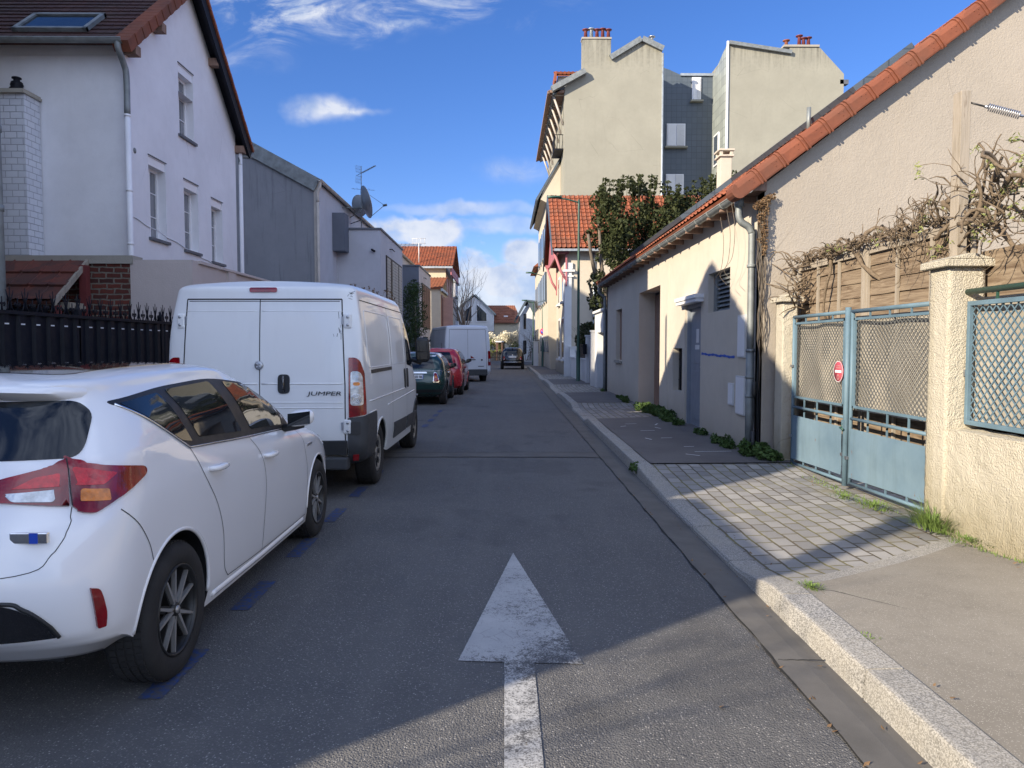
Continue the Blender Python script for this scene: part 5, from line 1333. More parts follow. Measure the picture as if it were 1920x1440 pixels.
    # plaster joint
    m = MB(); m.box(X-.012, 14.95, .0, X+.005, 15.0, 3.2); m.build('render_joint', M['barn_render'], r)
    # roof
    m = MB(); u = (0, 1, 0); v = Vector((1, 0, sl)).normalized()
    tile_roof(m, (2.98, Y0-.12, 3.585), u, v, Y1-Y0+.25, (xr-2.98)*math.hypot(1, sl), .215, .36, .03, .028)
    rf = m.build('roof', M['clay'], r)
    m = MB(); v2 = Vector((-1, 0, sl)).normalized(); tile_roof(m, (xr+(xr-2.98), Y0-.12, 3.585), u, v2, Y1-Y0+.25, (xr-2.98)*math.hypot(1, sl), .43, .72, .03, .028, prof='x')
    m.build('roof', M['clay'], r)
    m = MB(); m.prism([(2.98, 3.52), (3.31, 3.52), (3.31, 3.80)], 1, Y0-.05, Y1+.1); m.build('soffit', M['shutter_wood'], r)
    for k in range(22): y = Y0+.3+k*.66; bx('rafter_end', M['shutter_wood'], r, 3.02, y, 3.44, 3.32, y+.07, 3.53)
    # dark panels and a roof vent lying on the tiles
    def on(x, d): nrm = Vector((-sl, 0, 1)).normalized(); return Vector((x, 0, 3.585+sl*(x-2.98)))+nrm*d
    for (x0, x1, y0, y1) in ((3.25, 4.15, 13.5, 19.), (4.6, 5.35, 9.75, 15.5)):
        m = MB(); vs = []
        for (x, d) in ((x0, .07), (x1, .07), (x1, .15), (x0, .15)):
            p = on(x, d); vs += [(p.x, y0, p.z), (p.x, y1, p.z)]
        m.add(vs, [(0, 2, 3, 1), (2, 4, 5, 3), (4, 6, 7, 5), (6, 0, 1, 7), (0, 6, 4, 2), (1, 3, 5, 7)]); m.build('roof_panel', M['cladding'], rf)
    m = MB(); p = on(4.45, 0); m.tube([(p.x, 11.0, p.z), (p.x, 11.0, p.z+.36)], .03, 10); m.build('roof_vent', M['zinc'], rf)
    ch = MB(); ch.box(4.55, 15.8, 4.4, 4.78, 16.1, 5.55); ch.box(4.51, 15.76, 5.55, 4.82, 16.14, 5.59); 
    for a in (4.53, 4.74):
        for b in (15.78, 16.06): ch.box(a, b, 5.59, a+.06, b+.06, 5.67)
    ch.box(4.50, 15.75, 5.67, 4.83, 16.15, 5.71); ch.build('chimney', M['barn_render'], rf, bevel=.006)
    # verge: interlocking clay pieces up the gable (each with its collar)
    dirv = Vector((1, 0, sl)).normalized(); nrm = Vector((-sl, 0, 1)).normalized(); L = .345; base = Vector((2.93, 0, 3.50))
    m = MB(); n = int((xr-2.95)*math.hypot(1, sl)/L)
    yf, yb = Y0-.155, Y0+.10
    def vp(s_, h_, y): q = base+dirv*s_+nrm*h_; return (q.x, y, q.z)
    for k in range(n+1):
        a = k*L; t = .008*k*0
        for (s0, s1, e) in ((a, a+L*.80, 0.), (a+L*.80, a+L*.87, .012), (a+L*.87, a+L*.93, -.002), (a+L*.93, a+L*1.0, .014)):
            h0, h1 = -.10-e, .105+e; y0 = yf-e
            prof = [(h0, y0+.02), (h0, y0+.005), (h0+.02, y0), (h1-.07, y0), (h1-.025, y0+.018), (h1, y0+.055), (h1, yb)]
            vs = [vp(s0, h, y) for h, y in prof]+[vp(s1, h, y) for h, y in prof]; kk = len(prof)
            m.add(vs, [(i, i+1, kk+i+1, kk+i) for i in range(kk-1)]+[tuple(reversed(range(kk))), tuple(kk+i for i in range(kk))], 0)
        for (ds, dh) in ((.17, .03), (.20, -.03), (.23, .02)):
            q = base+dirv*(a+ds)+nrm*dh; m.lathe([(0, -.007), (.006, -.005), (.008, 0)], (q.x, yf, q.z), 1, 8)
    # rounded foot
    pts = []
    for i in range(9):
        w = math.pi/2+math.pi*i/8; pts.append((math.cos(w)*.095, math.sin(w)*.10))
    vs = [vp(a, b, yf) for a, b in pts]+[vp(a, b, yb) for a, b in pts]; kk = len(pts)
    m.add(vs, [(i, i+1, kk+i+1, kk+i) for i in range(kk-1)]+[tuple(reversed(range(kk)))], 0)
    m.build('verge_tiles', M['clay_fresh'], r, bevel=.006)
    # gutter (half round) with brackets, swan-necked downpipe
    m = MB(); xg, zg, rg = 3.045, 3.53, .062
    def GP(u, v): a = math.pi*(1+u); return (xg+rg*math.cos(a), Y0-.15+(Y1-Y0+.25)*v, zg+rg*math.sin(a)-.0*v)
    m.grid(GP, 12, 2, 0, True)
    def GP2(u, v): a = math.pi*(1+u); return (xg+(rg-.004)*math.cos(a), Y0-.15+(Y1-Y0+.25)*v, zg+(rg-.004)*math.sin(a))
    m.grid(GP2, 12, 2, 0, True)
    m.tube([(xg-rg, Y0-.15, zg), (xg-rg, Y1+.1, zg)], .009, 8)
    cap = [(xg+rg*math.cos(math.pi*(1+i/10)), Y0-.15, zg+rg*math.sin(math.pi*(1+i/10))) for i in range(11)]; m.add(cap, [tuple(range(11))])
    for k in range(22):
        y = Y0+.2+k*.68; m.tube([(xg+(rg+.004)*math.cos(math.pi*(1+i/8)), y, zg+(rg+.004)*math.sin(math.pi*(1+i/8))) for i in range(9)], .007, 5)
    g = m.build('gutter', M['zinc'], r)
    m = MB(); m.tube([(3.045, 9.72, 3.48), (3.045, 9.72, 3.36)], .062, 16); m.tube(smooth_line([(3.045, 9.72, 3.38), (3.045, 9.72, 3.26), (3.08, 9.72, 3.17), (3.17, 9.72, 3.11), (3.215, 9.72, 3.03), (3.22, 9.72, 2.9), (3.22, 9.72, 1.5)], 6), .046, 16)
    m.tube([(3.22, 9.72, 1.5), (3.22, 9.72, .10)], .052, 16)
    for z in (2.6, 1.5, 1.15, .9): m.tube([(3.22, 9.72, z-.02), (3.22, 9.72, z+.02)], .057, 16)
    m.build('downpipe', M['zinc'], r)
    # cables down the corner
    m = MB(); random.seed(3)
    for k in range(3):
        y = 9.56+.035*k; x = 3.29; pts = [(x+.008*math.sin(z*3+k), y+.006*math.sin(z*5+k*2), z) for z in [0.12+i*.12 for i in range(26)]]; m.tube(pts, .0045+.002*(k % 2), 6)
    m.tube([(3.25, 9.58, .15), (3.22, 9.6, .35), (3.25, 9.62, .7), (3.24, 9.6, .95)], .008, 6); m.build('cable_bundle', M['black_plastic'], r)
    m = MB(); m.tube([(3.24, 9.585, .88), (3.23, 9.58, .95), (3.235, 9.585, 1.05), (3.24, 9.58, 1.1)], [.012, .03, .026, .012], 10); m.build('cable_joint', M['black_plastic'], r)
    m = MB(); m.tube([(3.235, 9.60, .08), (3.235, 9.60, .45)], .028, 10); m.build('cable_guard', M['black_plastic'], r)
    # far downpipe
    m = MB(); m.tube(smooth_line([(3.045, 24.05, 3.48), (3.045, 24.05, 3.30), (3.2, 24.05, 3.15), (3.23, 24.05, 2.9), (3.23, 24.05, .1)], 5), .05, 10); m.build('downpipe', M['zinc'], r)
def build_gate():
    M = MATS
    # two roughcast pillars
    for (x0, x1, y0, y1, zt, lab) in ((3.42, 3.60, 9.12, 9.36, 2.10, 'slim rough cream gate pillar beside the barn downpipe'), (3.45, 3.735, 5.76, 6.02, 2.17, 'broad rough cream gate pillar with a grass tuft at its foot')):
        r = thing('gate_pillar', lab, 'pillar', ((x0+x1)/2, (y0+y1)/2, 0)); m = MB()
        n = 10; nz = 60
        def ring(z, g=0.):
            out = []
            for (a, b, c_, d) in ((x0, y0, x1, y0), (x1, y0, x1, y1), (x1, y1, x0, y1), (x0, y1, x0, y0)):
                for i in range(n):
                    x, y = a+(c_-a)*i/n, b+(d-b)*i/n; q = noise.noise(Vector((x*34, y*34, z*34)))*.0045+noise.noise(Vector((x*14, y*14, z*14)))*.003; cx, cy = (x0+x1)/2, (y0+y1)/2; dd = Vector((x-cx, y-cy)).normalized()*q
                    out.append((x+dd.x, y+dd.y, z))
            return out
        vs = [p for k in range(nz+1) for p in ring(-.05+(zt+.05)*k/nz)]; k4 = 4*n
        m.add(vs, [(k*k4+i, k*k4+(i+1) % k4, (k+1)*k4+(i+1) % k4, (k+1)*k4+i) for k in range(nz) for i in range(k4)]+[tuple(nz*k4+i for i in range(k4))], 0, True)
        m.build('shaft', M['rough_cream'], r)
        m = MB(); o = .055; m.box(x0-o, y0-o, zt, x1+o, y1+o, zt+.055)
        m.prism([(x0-o, zt+.055), (x1+o, zt+.055), ((x0+x1)/2+.03, zt+.10), ((x0+x1)/2-.03, zt+.10)], 1, y0-o, y1+o)
        m.build('cap', M['rough_cream'], r, bevel=.008)
    # low wall with mesh fence, nearest the camera
    r = thing('low_wall', 'low rough cream wall with mossy top under the blue mesh fence panel', 'wall', (3.45, 5.7, 0)); m = MB()
    nz, ny = 14, 150
    def P(u, v):
        y = -3+8.78*u; z = -.05+.96*v; q = noise.noise(Vector((0, y*16, z*16)))*.007+noise.noise(Vector((3, y*5, z*5)))*.008
        return (3.462-q, y, z+(.006*noise.noise(Vector((9, y*8, 0))) if v == 1 else 0))
    m.grid(P, ny*2, nz*3, 0, True)
    def T(u, v): y = -3+8.78*v; return (3.462+.24*u, y, .91+.006*noise.noise(Vector((9, y*8, 0)))+.012*noise.noise(Vector((u*6, y*7, 3)))-.01*(1-u))
    m.grid(T, 8, 200, 0, True); m.box(3.70, -3, -.05, 3.71, 5.77, .91)
    m.build('wall_body', M['rough_cream'], r)
    # mesh fence panel (top-level: it stands on the wall)
    r = thing('mesh_fence_panel', 'blue-framed lozenge mesh panel standing on the low cream wall', 'fence', (3.62, 4., .92))
    m = MB(); x = 3.60
    y0, y1, z0, z1 = 3.3, 5.74, .945, 1.90
    m.box(x-.015, y0, z0, x+.015, y1, z0+.035); m.box(x-.015, y0, z1-.035, x+.015, y1, z1); m.box(x-.016, y1-.035, z0, x+.016, y1, z1); m.box(x-.016, y0, z0, x+.016, y0+.035, z1)
    m.build('frame', M['slate_blue'], r, bevel=.003)
    m = MB(); m.tube([(x, y0-1, 1.975), (x, y1+.12, 1.975)], .024, 12); m.box(x-.006, 5.4, 1.9, x+.006, 5.42, 1.97); m.box(x-.006, 4.4, 1.9, x+.006, 4.42, 1.97); m.build('top_rail', M['green_paint'], r)
    lozenge_mesh('mesh', M['slate_blue'], r, x+.012, y0+.03, y1-.03, z0+.03, z1-.03, .078, .080, .0032)
    m = MB(); m.box(x-.02, 5.74, 1.32, x+.01, 5.78, 1.37); m.build('latch', M['steel'], r)
    m = MB()
    m.grid(lambda u, v: (3.675+.012*math.sin(u*17)+.006*math.sin(v*9+u*5), 3.2+2.6*u, .93+1.0*v), 40, 12, 0, True)
    tag(m.build('screen_sheet', M['canvas']), 'grey canvas screen hung behind the mesh panel on the low wall', 'screen')
    # the double gate
    r = thing('double_gate', 'faded blue double gate of tubes, lozenge mesh and sheet panels between the cream pillars', 'gate', (3.55, 7.5, .1))
    def zb(y): return .10+.055*(9-y)/2.9
    for (ya, yb) in ((7.60, 9.02), (6.04, 7.50)):
        lf = MB(); x = 3.52
        for y in (ya+.012, yb-.012): lf.tube([(x, y, zb(y)+.02), (x, y, 1.91)], .02 if y != ya+.012 else .022, 10)
        lf.tube([(x, ya, 1.905), (x, yb, 1.905)], .021, 10)
        for z in (.82,): lf.tube([(x, ya, z), (x, yb, z)], .017, 10)
        lf.tube([(x, ya, zb(ya)+.03), (x, yb, zb(yb)+.03)], .017, 10)
        nb = 4
        for k in range(1, nb):
            y = ya+(yb-ya)*k/nb
            lf.box(x-.008, y-.006, 1.82, x+.008, y+.006, 1.90); lf.box(x-.008, y-.006, .78, x+.008, y+.006, .94); lf.box(x-.008, y-.006, zb(y)+.03, x+.008, y+.006, .80)
        leaf = lf.build('gate_leaf', M['slate_blue'], r)
        m = MB(); m.box(x-.012, ya+.05, .93, x+.012, yb-.05, .955); m.box(x-.012, ya+.05, 1.815, x+.012, yb-.05, 1.84); m.box(x-.012, ya+.05, .93, x+.012, ya+.075, 1.84); m.box(x-.012, yb-.075, .93, x+.012, yb-.05, 1.84); m.build('mesh_frame', M['slate_blue'], leaf, bevel=.002)
        lozenge_mesh('mesh', M['mesh_wire'], leaf, x+.01, ya+.07, yb-.07, .95, 1.82, .062, .060, .0023)
        m = MB(); x_ = x-.02
        def SP(u, v): y = ya+.05+(yb-ya-.09)*u; zz = (zb(y)+.09)+(.72-zb(y)-.09)*v; return (x_+.006*math.sin(u*5+v*3)+.004*math.sin(v*7), y, zz)
        m.grid(SP, 24, 14, 0, True); m.build('sheet_panel', M['gate_sheet'], leaf)
    m = MB(); m.tube([(3.50, 7.55, .12), (3.50, 7.55, 1.95)], .030, 12); m.box(3.46, 7.53, .70, 3.50, 7.57, .80); m.build('centre_post', M['slate_blue'], r)
    m = MB(); m.tube([(3.47, 7.545, .80), (3.46, 7.55, .70), (3.49, 7.56, .66)], .008, 6); m.tube([(3.45, 7.57, .72), (3.46, 7.52, .70)], .012, 6); m.build('bolt', M['green_paint'], r)
    for (y, z) in ((9.0, 1.3), (9.0, .45), (7.55, 1.25), (7.6, .42), (7.5, .40)): bx('hinge', M['steel'], r, 3.48, y-.02, z, 3.53, y+.03, z+.03)
    # round no-parking sign wired to the mesh
    s_ = thing('no_parking_sign', 'small faded red round no-parking sign wired to the gate mesh', 'sign', (3.49, 7.73, 1.29)); y, z, R_ = 7.73, 1.29, .112
    def disc(m, r0, r1, x, mi, y=y, z=z):
        n = 40
        for i in range(n):
            a, b = 2*math.pi*i/n, 2*math.pi*(i+1)/n
            m.add([(x, y+r0*math.cos(a), z+r0*math.sin(a)), (x, y+r1*math.cos(a), z+r1*math.sin(a)), (x, y+r1*math.cos(b), z+r1*math.sin(b)), (x, y+r0*math.cos(b), z+r0*math.sin(b))], [(0, 1, 2, 3)], mi)
    m = MB(); m.lathe([(0, -.002), (R_, -.002), (R_, .002), (0, .002)], (3.492, y, z), 0, 40); m.build('plate', M['faded_sign_red'], s_)
    m = MB(); m.box(3.4875, y-.072, z-.012, 3.4905, y+.072, z+.014); disc(m, R_*.93, R_*.98, 3.4885, 0)
    m.build('white_bar', M['white_plain'], s_)
    m = MB(); disc(m, .02, .028, 3.4885, 0, y, z-.058); m.build('worn_ring', M['pink_paint'], s_); bx('worn_line', M['pink_paint'], s_, 3.487, y-.05, z+.035, 3.489, y+.05, z+.042); bx('worn_line', M['pink_paint'], s_, 3.487, y-.038, z+.055, 3.489, y+.038, z+.062)
    # canvas behind the gate, then the lap fence above
    m = MB(); m.grid(lambda u, v: (3.60+.012*math.sin(u*23)+.008*math.sin(v*6+u*9), 6.05+2.95*u, .90+.96*v), 60, 14, 0, True)
    tag(m.build('screen_sheet', M['canvas']), 'grey canvas screen hung behind the blue double gate', 'screen')
    r = thing('wood_fence', 'weathered brown lap-board fence panels rising behind the gate', 'fence', (3.76, 8, 0))
    y = 5.6
    for (ya, yb) in ((7.72, 9.44), (5.9, 7.66)):
        m = MB(); nrow = 15
        for k in range(nrow):
            z = .25+2.28*k/nrow; hgt = 2.28/nrow+.03; ny = 26
            def LP(u, v, z=z, k=k, hgt=hgt): yy = ya+(yb-ya)*u; return (3.762-.014*(1-v)+.004*noise.noise(Vector((yy*2, k*3.1, 0))), yy, z+hgt*v+.012*noise.noise(Vector((yy*2.6, k*7.7, v*1.3)))*(1-v))
            m.grid(LP, ny, 1, 0); m.quad((3.748, ya, z), (3.748, yb, z), (3.768, yb, z), (3.768, ya, z))
        pn = m.build('lap_panel', M['lap_wood'], r)
        m = MB()
        for k in range(4): yy = ya+.01+(yb-ya-.05)*k/3; m.box(3.725, yy, .22, 3.75, yy+.036, 2.55)
        m.box(3.722, ya, 2.50, 3.79, yb, 2.545); m.box(3.715, ya-.01, 2.545, 3.80, yb+.01, 2.57)
        m.build('batten', M['grey_wood'], pn)
    m = MB(); m.box(3.715, 7.655, .15, 3.79, 7.725, 2.6); m.build('fence_post', M['grey_wood'], r)
    m = MB(); m.box(3.77, -3, .1, 3.80, 5.88, 2.3); tag(m.build('board_fence', M['lap_wood']), 'brown board fence behind the mesh panel and low wall', 'fence')
    # tall timber post with cable and tension spring
    r = thing('timber_post', 'tall pale square timber post standing behind the broad gate pillar', 'post', (3.66, 5.95, 2))
    m = MB(); m.box(3.60, 5.92, 1.2, 3.68, 6.03, 3.57); m.build('post', M['grey_wood'], r, bevel=.004)
    s_ = thing('tension_spring', 'coil spring on a steel cable pulled off the tall timber post', 'spring', (3.8, 5.9, 3.4))
    A, B = Vector((3.68, 5.95, 3.485)), Vector((4.25, 5.75, 3.25)); d = (B-A)
    m = MB(); m.tube([A, A+d*.20], .007, 6); m.tube([A+d*.62, B], .005, 6); m.build('cable', M['black_plastic'], s_)
    m = MB(); dn = d.normalized(); p = dn.orthogonal().normalized(); q = dn.cross(p); pts = []
    for i in range(15*12+1):
        a = 2*math.pi*i/12; t = .22+.36*i/(15*12); pts.append(A+d*t+p*.027*math.cos(a)+q*.027*math.sin(a))
    m.tube(pts, .0045, 5); m.tube([A+d*.18, A+d*.24], .012, 8); m.tube([A+d*.57, A+d*.62], .010, 8); m.build('coil', M['steel'], s_)
# ---------------- left side of the street ----------------
def win_unit(r, X, y0, y1, z0, z1, sg=1, depth=.20, frame='white_frame', glass='glass', label=None, box=.0, sill='curb_dark', bars=(1, 2), sill_out=.06):
    """window in an X-plane wall; sg=+1: the street lies toward +X"""
    M = MATS; xi = X-sg*depth
    o = MB(); f = .05
    for (a, b, c, d) in ((y0, z0, y1, z0+f), (y0, z1-f-box, y1, z1-box), (y0, z0+f, y0+f, z1-f-box), (y1-f, z0+f, y1, z1-f-box), ((y0+y1)/2-f*.45, z0+f, (y0+y1)/2+f*.45, z1-f-box)):
        o.box(xi, a, b, xi+sg*.05, c, d)
    w = o.build('window', M[frame], r, bevel=.003)
    g = bx('pane', M[glass], w, xi, y0+.01, z0+.01, xi+sg*.02, y1-.01, z1-box-.01)
    nb = MB()
    for k in range(bars[1]): z = z0+(z1-box-z0)*(k+1)/(bars[1]+1); nb.box(xi+sg*.021, y0+f, z-.008, xi+sg*.035, (y0+y1)/2-f*.4, z+.008); nb.box(xi+sg*.021, (y0+y1)/2+f*.4, z-.008, xi+sg*.035, y1-f, z+.008)
    if bars[1]: nb.build('glazing_bar', M[frame], w)
    if box: bx('shutter_box', M[frame], w, X-sg*(depth-.0), y0, z1-box, X-sg*.015, y1, z1, bevel=.004)
    if sill: bx('sill', M[sill], w, xi+sg*.05, y0-.05, z0-.055, X+sg*sill_out, y1+.05, z0-.001, bevel=.004)
    return w
def wallX(m, X, Y0, Y1, Z0, Z1, ops, thick, sg, mi=0):
    wall_panel(m, lambda a, b, d: (X-sg*d, Y0+a, Z0+b), [(a-Y0, b-Z0, c-Y0, d-Z0) for a, b, c, d in ops], Y1-Y0, Z1-Z0, thick, mi)
def fence_and_walls():
    M = MATS
    r = thing('sheet_fence', 'black sheet-metal fence with spiky finials on a low grey wall, left of the white van', 'fence', (-4.8, 7, 0)); X = -4.8
    m = MB(); m.box(X-.12, -6, -.05, X+.08, 11.45, 1.22); m.build('low_wall', M['pale_grey_render'], r)
    m = MB(); m.box(X-.16, -6, 1.22, X+.12, 11.45, 1.29); m.build('coping', M['concrete'], r)
    y = 10.40
    while y > -4:
        m = MB(); m.box(X-.03, y-.03, 1.29, X+.03, y+.03, 1.97); m.lathe([(0, .09), (.012, .05), (.03, .0)], (X, y, 1.97), 2, 8); m.build('fence_post', M['black_paint'], r); y -= 2.0
    m = MB(); pitch = .24; y = -4.; nx = int(15.4/pitch)
    pr = [(0, 0), (.06, .0), (.08, .03), (.16, .03), (.18, 0)]
    pts = []
    for k in range(nx):
        for a, d in pr: pts.append((y+k*pitch+a, d))
    vs = [(X+d, a, z) for z in (1.30, 1.865) for a, d in pts]; n = len(pts)
    m.add(vs, [(i, i+1, n+i+1, n+i) for i in range(n-1)]); m.box(X-.02, -4, 1.865, X+.045, 11.42, 1.90)
    m.build('sheet', M['black_paint'], r)
    m = MB()
    for k in range(nx): m.box(X+.031, y+k*pitch+.09, 1.765, X+.034, y+k*pitch+.15, 1.778)  # small pale plate on each rib of the sheet
    tag(m.build('pale_plates', M['white_plain'], r), kind=None)
    m = MB()
    yy = 4.5; k = 0
    while yy < 11.4:
        z = 1.90
        if k % 2 == 0:
            m.tube([(X, yy, z), (X, yy, z+.235)], [.009, .004], 5)
            for s_ in (-1, 1):
                m.tube([(X, yy, z+.06), (X, yy+s_*.028, z+.13), (X, yy+s_*.055, z+.20)], [.007, .007, .003], 5)
                m.tube([(X, yy+s_*.05, z+.0), (X, yy+s_*.028, z+.03), (X, yy+s_*.012, z+.09)], .006, 5)
        else:
            m.tube([(X, yy, z), (X, yy, z+.13)], [.009, .005], 5); m.box(X-.01, yy-.035, z+.055, X+.01, yy+.035, z+.075)
            for s_ in (-1, 1): m.tube([(X, yy+s_*.035, z+.08), (X, yy+s_*.048, z+.06), (X, yy+s_*.03, z+.04)], .007, 5)
        yy += .115; k += 1
    m.build('finials', M['black_paint'], r)
    # brick wall facing the camera with a concrete cap
    r = thing('brick_wall', 'rough red brick wall end with a concrete cap, below the white house', 'wall', (-8, 11.5, 0))
    m = MB(); m.box(-14, 11.5, -.05, -5.75, 11.75, 2.82); m.build('brickwork', M['brick'], r)
    m = MB(); m.grid(lambda u, v: (-14+8.3*u, 11.47+.006*noise.noise(Vector((u*60, v*3, 0))), 2.82+.12*v+.008*noise.noise(Vector((u*40, 0, 3)))), 120, 2); m.box(-14, 11.48, 2.82, -5.7, 11.8, 2.945); m.build('cap', M['concrete'], r)
    # pink garden wall: turns the corner and runs along the street
    r = thing('garden_wall', 'pinkish rendered garden wall turning the corner behind the white van', 'wall', (-4.8, 11.5, 0))
    m = MB(); m.box(-5.75, 11.5, -.05, -4.8, 11.72, 2.88); m.box(-5.0, 11.72, -.05, -4.8, 24, 2.84)
    for y in (12.9, 15.9, 18.9): m.box(-4.802, y, -.05, -4.76, y+.35, 2.84)
    m.build('wall_body', M['pink_render'], r)
    m = MB(); m.box(-5.04, 12.55, 2.84, -4.745, 24, 2.885); m.box(-5.04, 11.72, 2.84, -4.76, 12.5, 2.895); m.build('coping', M['pink_render'], r, bevel=.008)
    # tiled lean-to shed in front of the brick wall
    r = thing('shed', 'small lean-to shed roofed with old red tiles against the brick wall', 'shed', (-8, 11, 0))
    m = MB(); v = Vector((0, .85, .66)).normalized(); tile_roof(m, (-12.0, 10.62, 2.20), (1, 0, 0), v, 5.62, 1.09, .27, .36, .028, .035, prof='flat'); m.build('roof', M['clay_old'], r)
    m = MB(); m.add([(-6.40, 10.60, 2.13), (-6.40, 11.47, 2.80), (-6.40, 11.47, 2.89), (-6.40, 10.60, 2.22), (-6.36, 10.60, 2.13), (-6.36, 11.47, 2.80), (-6.36, 11.47, 2.89), (-6.36, 10.60, 2.22)], [(0,1,2,3), (4,7,6,5), (0,4,5,1), (3,2,6,7), (0,3,7,4)]); m.build('barge_board', M['grey_wood'], r)
    m = MB(); m.box(-6.42, 11.30, 0, -6.32, 11.42, 2.78); m.build('post', M['red_paint'], r)
    m = MB(); m.box(-6.42, 10.66, 0, -6.36, 10.74, 2.14); m.build('post', M['red_paint'], r)
    m = MB(); m.box(-6.55, 10.9, 2.10, -6.33, 11.42, 2.16); m.box(-6.5, 10.95, 2.16, -6.36, 11.3, 2.2); m.build('beam', M['grey_wood'], r)
    m = MB(); m.box(-12, 10.7, 0, -6.6, 10.78, 2.1); m.build('front_boards', M['black_paint'], r)
def white_house():
    M = MATS; X, Y0, Y1 = -6.45, 12.9, 18.05; ye, ze, yr, zr = 12.9, 6.80, 15.49, 8.93; z1 = 6.62
    r = thing('white_house', 'white rendered gabled house with dark brown tiled roof behind the brick wall', 'house', (X, 15, 0))
    m = MB(); ops = [(14.97, 5.76, 15.67, 7.13), (13.65, 3.54, 14.33, 5.0), (15.12, 3.51, 15.81, 4.9), (16.51, 3.43, 17.14, 4.8)]
    wallX(m, X, Y0, Y1, -.05, 6.6, [(a, b, c, min(d, 6.6)) for a, b, c, d in ops], .22, 1)
    # gable above 6.6 with the attic opening's head
    t = [(Y0, 6.6), (Y0, ze), (yr, zr), (Y1, z1), (Y1, 6.6)]
    def top(y): return ze+(zr-ze)*(y-Y0)/(yr-Y0) if y < yr else zr+(z1-zr)*(y-yr)/(Y1-yr)
    a, b = 14.97, 15.67
    for poly in ([(Y0, 6.6), (a, 6.6), (a, top(a)), (Y0, ze)], [(b, 6.6), (Y1, 6.6), (Y1, z1), (b, top(b))], [(a, 7.13), (b, 7.13), (b, top(b)), (yr, zr), (a, top(a))]):
        m.add([(X, p[0], p[1]) for p in poly], [tuple(range(len(poly)))])
    m.quad((X, a, 7.13), (X, b, 7.13), (X-.22, b, 7.13), (X-.22, a, 7.13)); m.quad((X, a, 6.6), (X, a, 7.13), (X-.22, a, 7.13), (X-.22, a, 6.6)); m.quad((X, b, 6.6), (X, b, 7.13), (X-.22, b, 7.13), (X-.22, b, 6.6))
    m.quad((X, Y0, -.05), (-15, Y0, -.05), (-15, Y0, ze), (X, Y0, ze)); m.quad((X, Y1, -.05), (-15, Y1, -.05), (-15, Y1, z1), (X, Y1, z1))
    m.add([(-15, Y0, 0), (-15, Y1, 0), (-15, Y1, z1), (-15, yr, zr), (-15, Y0, ze)], [(0, 1, 2, 3, 4)])
    m.build('wall', M['white_render'], r)
    for i, (a, b, c, d) in enumerate(ops): win_unit(r, X, a, c, b, d, 1, .20, box=.15, bars=(1, 2), glass='curtain')
    for i, (a, b, c, d) in enumerate(ops):
        bx('lintel_trim', M['curb_dark'], r, X, a-.02, d+.015, X+.02, c+.02, d+.03)
    sl1 = (zr-ze)/(yr-ye); sl2 = (zr-z1)/(Y1-yr)
    m = MB(); v = Vector((0, 1, sl1)).normalized(); tile_roof(m, (-15, 12.55, ze-.35*sl1+.06), (1, 0, 0), v, 8.78, (yr-12.55)*math.hypot(1, sl1), .18, .2, .012, .022, prof='flat'); m.build('roof', M['clay_dark'], r)
    m = MB(); v = Vector((0, -1, sl2)).normalized(); tile_roof(m, (-15, 18.45, z1-.40*sl2+.06), (1, 0, 0), v, 8.78, (18.45-yr)*math.hypot(1, sl2), .18, .2, .012, .022, prof='flat'); rf = m.build('roof', M['clay_dark'], r)
    # left rake: clay verge pieces; right rake: dark barge board with tile ends
    m = MB(); d = Vector((0, 1, sl1)).normalized(); n = Vector((0, -sl1, 1)).normalized(); b0 = Vector((0, 12.52, ze-.38*sl1+.05)); L = math.hypot(1, sl1)*(yr-12.52); k = 0
    while k*.165 < L:
        s0, s1 = k*.165, k*.165+.16; e = .012*(k % 2 == 0)
        ps = [b0+d*s+n*h for s in (s0, s1) for h in (-.16+.02, .05)]
        vs = [(x, p.y, p.z) for x in (X-.02, X+.25+e) for p in ps]; m.add(vs, [(0, 2, 3, 1), (4, 5, 7, 6), (0, 1, 5, 4), (2, 6, 7, 3), (0, 4, 6, 2), (1, 3, 7, 5)]); k += 1
    m.build('verge_tiles', M['clay_fresh'], r, bevel=.006)
    m = MB(); d = Vector((0, -1, sl2)).normalized(); n = Vector((0, sl2, 1)).normalized(); b0 = Vector((0, 18.45, z1-.40*sl2+.03)); L = math.hypot(1, sl2)*(18.45-yr)
    for (h0, h1, x0, x1, st) in ((-.24, 0., X+.20, X+.27, 0),):
        ps = [b0+d*s+n*h for s in (0, L) for h in (h0, h1)]; vs = [(x, p.y, p.z) for x in (x0, x1) for p in ps]; m.add(vs, [(0, 2, 3, 1), (4, 5, 7, 6), (0, 1, 5, 4), (2, 6, 7, 3), (0, 4, 6, 2), (1, 3, 7, 5)])
    ps = [b0+d*s+n*h for s in (0, L) for h in (-.05, 0)]; vs = [(x, p.y, p.z) for x in (X-.02, X+.22) for p in ps]; m.add(vs, [(0, 2, 3, 1), (4, 5, 7, 6), (0, 1, 5, 4), (2, 6, 7, 3), (0, 4, 6, 2), (1, 3, 7, 5)])
    m.build('barge_board', M['black_paint'], r)
    m = MB(); k = 0
    while k*.2 < L:
        ps = [b0+d*s+n*h for s in (k*.2, k*.2+.19) for h in (.0, .065+.01*(k % 2))]; vs = [(x, p.y, p.z) for x in (X+.1, X+.31) for p in ps]; m.add(vs, [(0, 2, 3, 1), (4, 5, 7, 6), (0, 1, 5, 4), (2, 6, 7, 3), (0, 4, 6, 2), (1, 3, 7, 5)]); k += 1
    m.build('verge_tiles', M['clay'], r)
